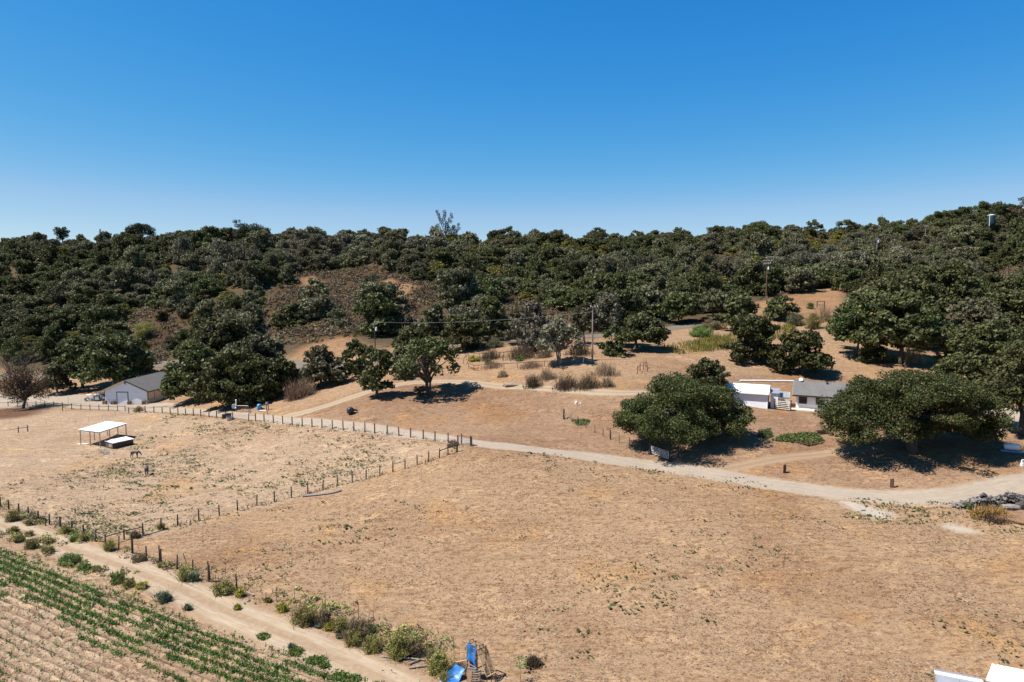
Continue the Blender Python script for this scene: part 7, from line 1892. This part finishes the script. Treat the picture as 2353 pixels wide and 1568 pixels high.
# ---------------------------------------------------------------- crop rows
rg = np.random.default_rng(950)
PL = [[], [], []]; SZ = [[], [], []]
UMAX, SMAX = NR * DR, NS * DS - 38
def green_density(u, s_):
    row = u / ROW
    pat = 0.5 + 0.5 * np.sin(s_ / 5.5 + row * 2.1) * np.sin(s_ / 2.3 + row)
    if row < 1: return 0.12 + 0.3 * (pat > 0.6)
    if row < 6: return 0.95 * (pat > 0.18) + 0.12
    if row < 8: return 0.50 * (pat > 0.55) + 0.06
    if row < 14: return 0.035
    return 0.85 * (pat > 0.3) + 0.08
for r in range(int(UMAX / ROW)):
    u0 = (r + 0.5) * ROW
    n = 1900; s_ = rg.uniform(-36, SMAX - 2, n)
    d = np.array([green_density(u0, q) for q in s_]); k_ = rg.random(n) < d; s1 = s_[k_]
    off = rg.normal(0, 0.12, len(s1))
    xx = R0.x + rd.x * s1 + rn.x * (u0 + off); yy = R0.y + rd.y * s1 + rn.y * (u0 + off)
    if len(s1): PL[0].append(np.stack([xx, yy], 1))
    n2 = 420 if 6 < r < 14 else 60
    s2 = rg.uniform(-36, SMAX - 2, n2); of2 = rg.normal(0.0, 0.25, n2)
    PL[2].append(np.stack([R0.x + rd.x * s2 + rn.x * (u0 + of2), R0.y + rd.y * s2 + rn.y * (u0 + of2)], 1))
g = np.concatenate(PL[0]); vis = (g[:, 1] > 45) & (np.abs(g[:, 0]) < 0.82 * g[:, 1]); g = g[vis]
def crop_z(x, y):
    du = (x - R0.x) * rn.x + (y - R0.y) * rn.y
    return zf(x, y) + 0.06 + 0.21 * (0.5 - 0.5 * np.cos(2 * math.pi * du / ROW)) ** 1.3
base = np.stack([g[:, 0], g[:, 1], crop_z(g[:, 0], g[:, 1])], 1)
per = 5
hgt = rg.uniform(0.14, 0.46, len(base)); c = np.repeat(base, per, 0); hh = np.repeat(hgt, per)
c[:, :2] += rg.normal(0, 0.11, (len(c), 2)); c[:, 2] += hh * rg.random(len(c))
v = leaf_mesh_data(c, rg.normal(0, 1, c.shape) * np.array([1, 1, .6]), rg.uniform(0.13, 0.28, len(c)), rg, 0.2, 0.3, (0.35, 0.7))
b2 = blades(base, hgt * 1.25, rg.uniform(0.05, 0.10, len(base)), rg, 0.15)
v = np.concatenate([v, b2]); mi = np.concatenate([np.repeat(rg.choice(3, len(base), p=(0.72, 0.18, 0.10)), per), np.zeros(len(base), int)])
tag(put('crop_plants', np_mesh('crop_plants', v, quads(len(v) // 4), [L_GREEN, L_WEED, L_BLUE], mi)), 'green crop plants and weeds growing along the sandy rows', 'crop', kind='stuff')
l = np.concatenate(PL[2]); l = l[(l[:, 1] > 45) & (np.abs(l[:, 0]) < 0.82 * l[:, 1])]
per = 5; c = np.repeat(np.stack([l[:, 0], l[:, 1], crop_z(l[:, 0], l[:, 1])], 1), per, 0); c[:, :2] += rg.normal(0, 0.16, (len(c), 2)); c[:, 2] += rg.uniform(0, 0.08, len(c))
v = scatter_leaves(c, rg.uniform(0.10, 0.26, len(c)), rg, 1.0, 0.6, 0.5, (0.2, 0.5))
tag(put('crop_litter', np_mesh('crop_litter', v, quads(len(c)), [L_DRYG, L_SCRUB, L_GOLD], np.repeat(rg.choice(3, len(l), p=(0.5, 0.3, 0.2)), per))), 'withered brown crop remains lying along the bare rows', 'crop litter', kind='stuff')
# squash like leafy clumps along the track edge
for i, (x, y, w, lab) in enumerate(((200, 1205, 130, 'leafy green clump at the upper end of the crop edge'), (435, 1290, 80, 'dark spiky clump at the crop edge'), (470, 1330, 180, 'wide leafy clump at the crop edge'), (640, 1400, 210, 'largest leafy clump at the crop edge'), (700, 1445, 100, 'small leafy clump below the largest one'), (830, 1535, 200, 'bright leafy clump near the bottom edge'), (950, 1552, 150, 'last leafy clump at the bottom edge of the crop'))):
    q = z28b(x, y); bush(q[0], q[1], w * 0.28, 13, lab, L_GREEN if i != 1 else L_BLUE, 980 + i, 'leafy_plant', leaf=0.2, flatt=0.4, spread=0.6)
# drip lines
for r in (1, 3, 5, 7, 8, 9, 10, 11, 12, 14):
    u0 = 2 * r * ROW + 0.1
    s_ = np.linspace(-36, SMAX - 2, 60); wob = 0.06 * np.sin(s_ * 0.7 + r) + 0.04 * np.sin(s_ * 1.9 + r * 2)
    xx = R0.x + rd.x * s_ + rn.x * (u0 + wob); yy = R0.y + rd.y * s_ + rn.y * (u0 + wob); zz_ = crop_z(xx, yy) + 0.02
    k_ = (yy > 40) & (np.abs(xx) < 0.85 * yy)
    if k_.sum() < 3: continue
    mb = MB(); mb.tube([Vector(p) for p in np.stack([xx, yy, zz_], 1)[k_]], 0.018, 4)
    NM = {1: 'nearest the dirt track', 3: 'second from the dirt track', 5: 'between the dense green rows', 7: 'at the edge of the dense green rows', 8: 'where the green rows turn bare', 9: 'along the first bare row', 10: 'along the second bare row', 11: 'along the middle bare row', 12: 'along the last bare row', 14: 'among the lower left green rows'}
    tag(mb.build('drip_hose', M_RUBBER), f'dark drip hose {NM[r]} of the crop field', 'hose', 'drip hoses')
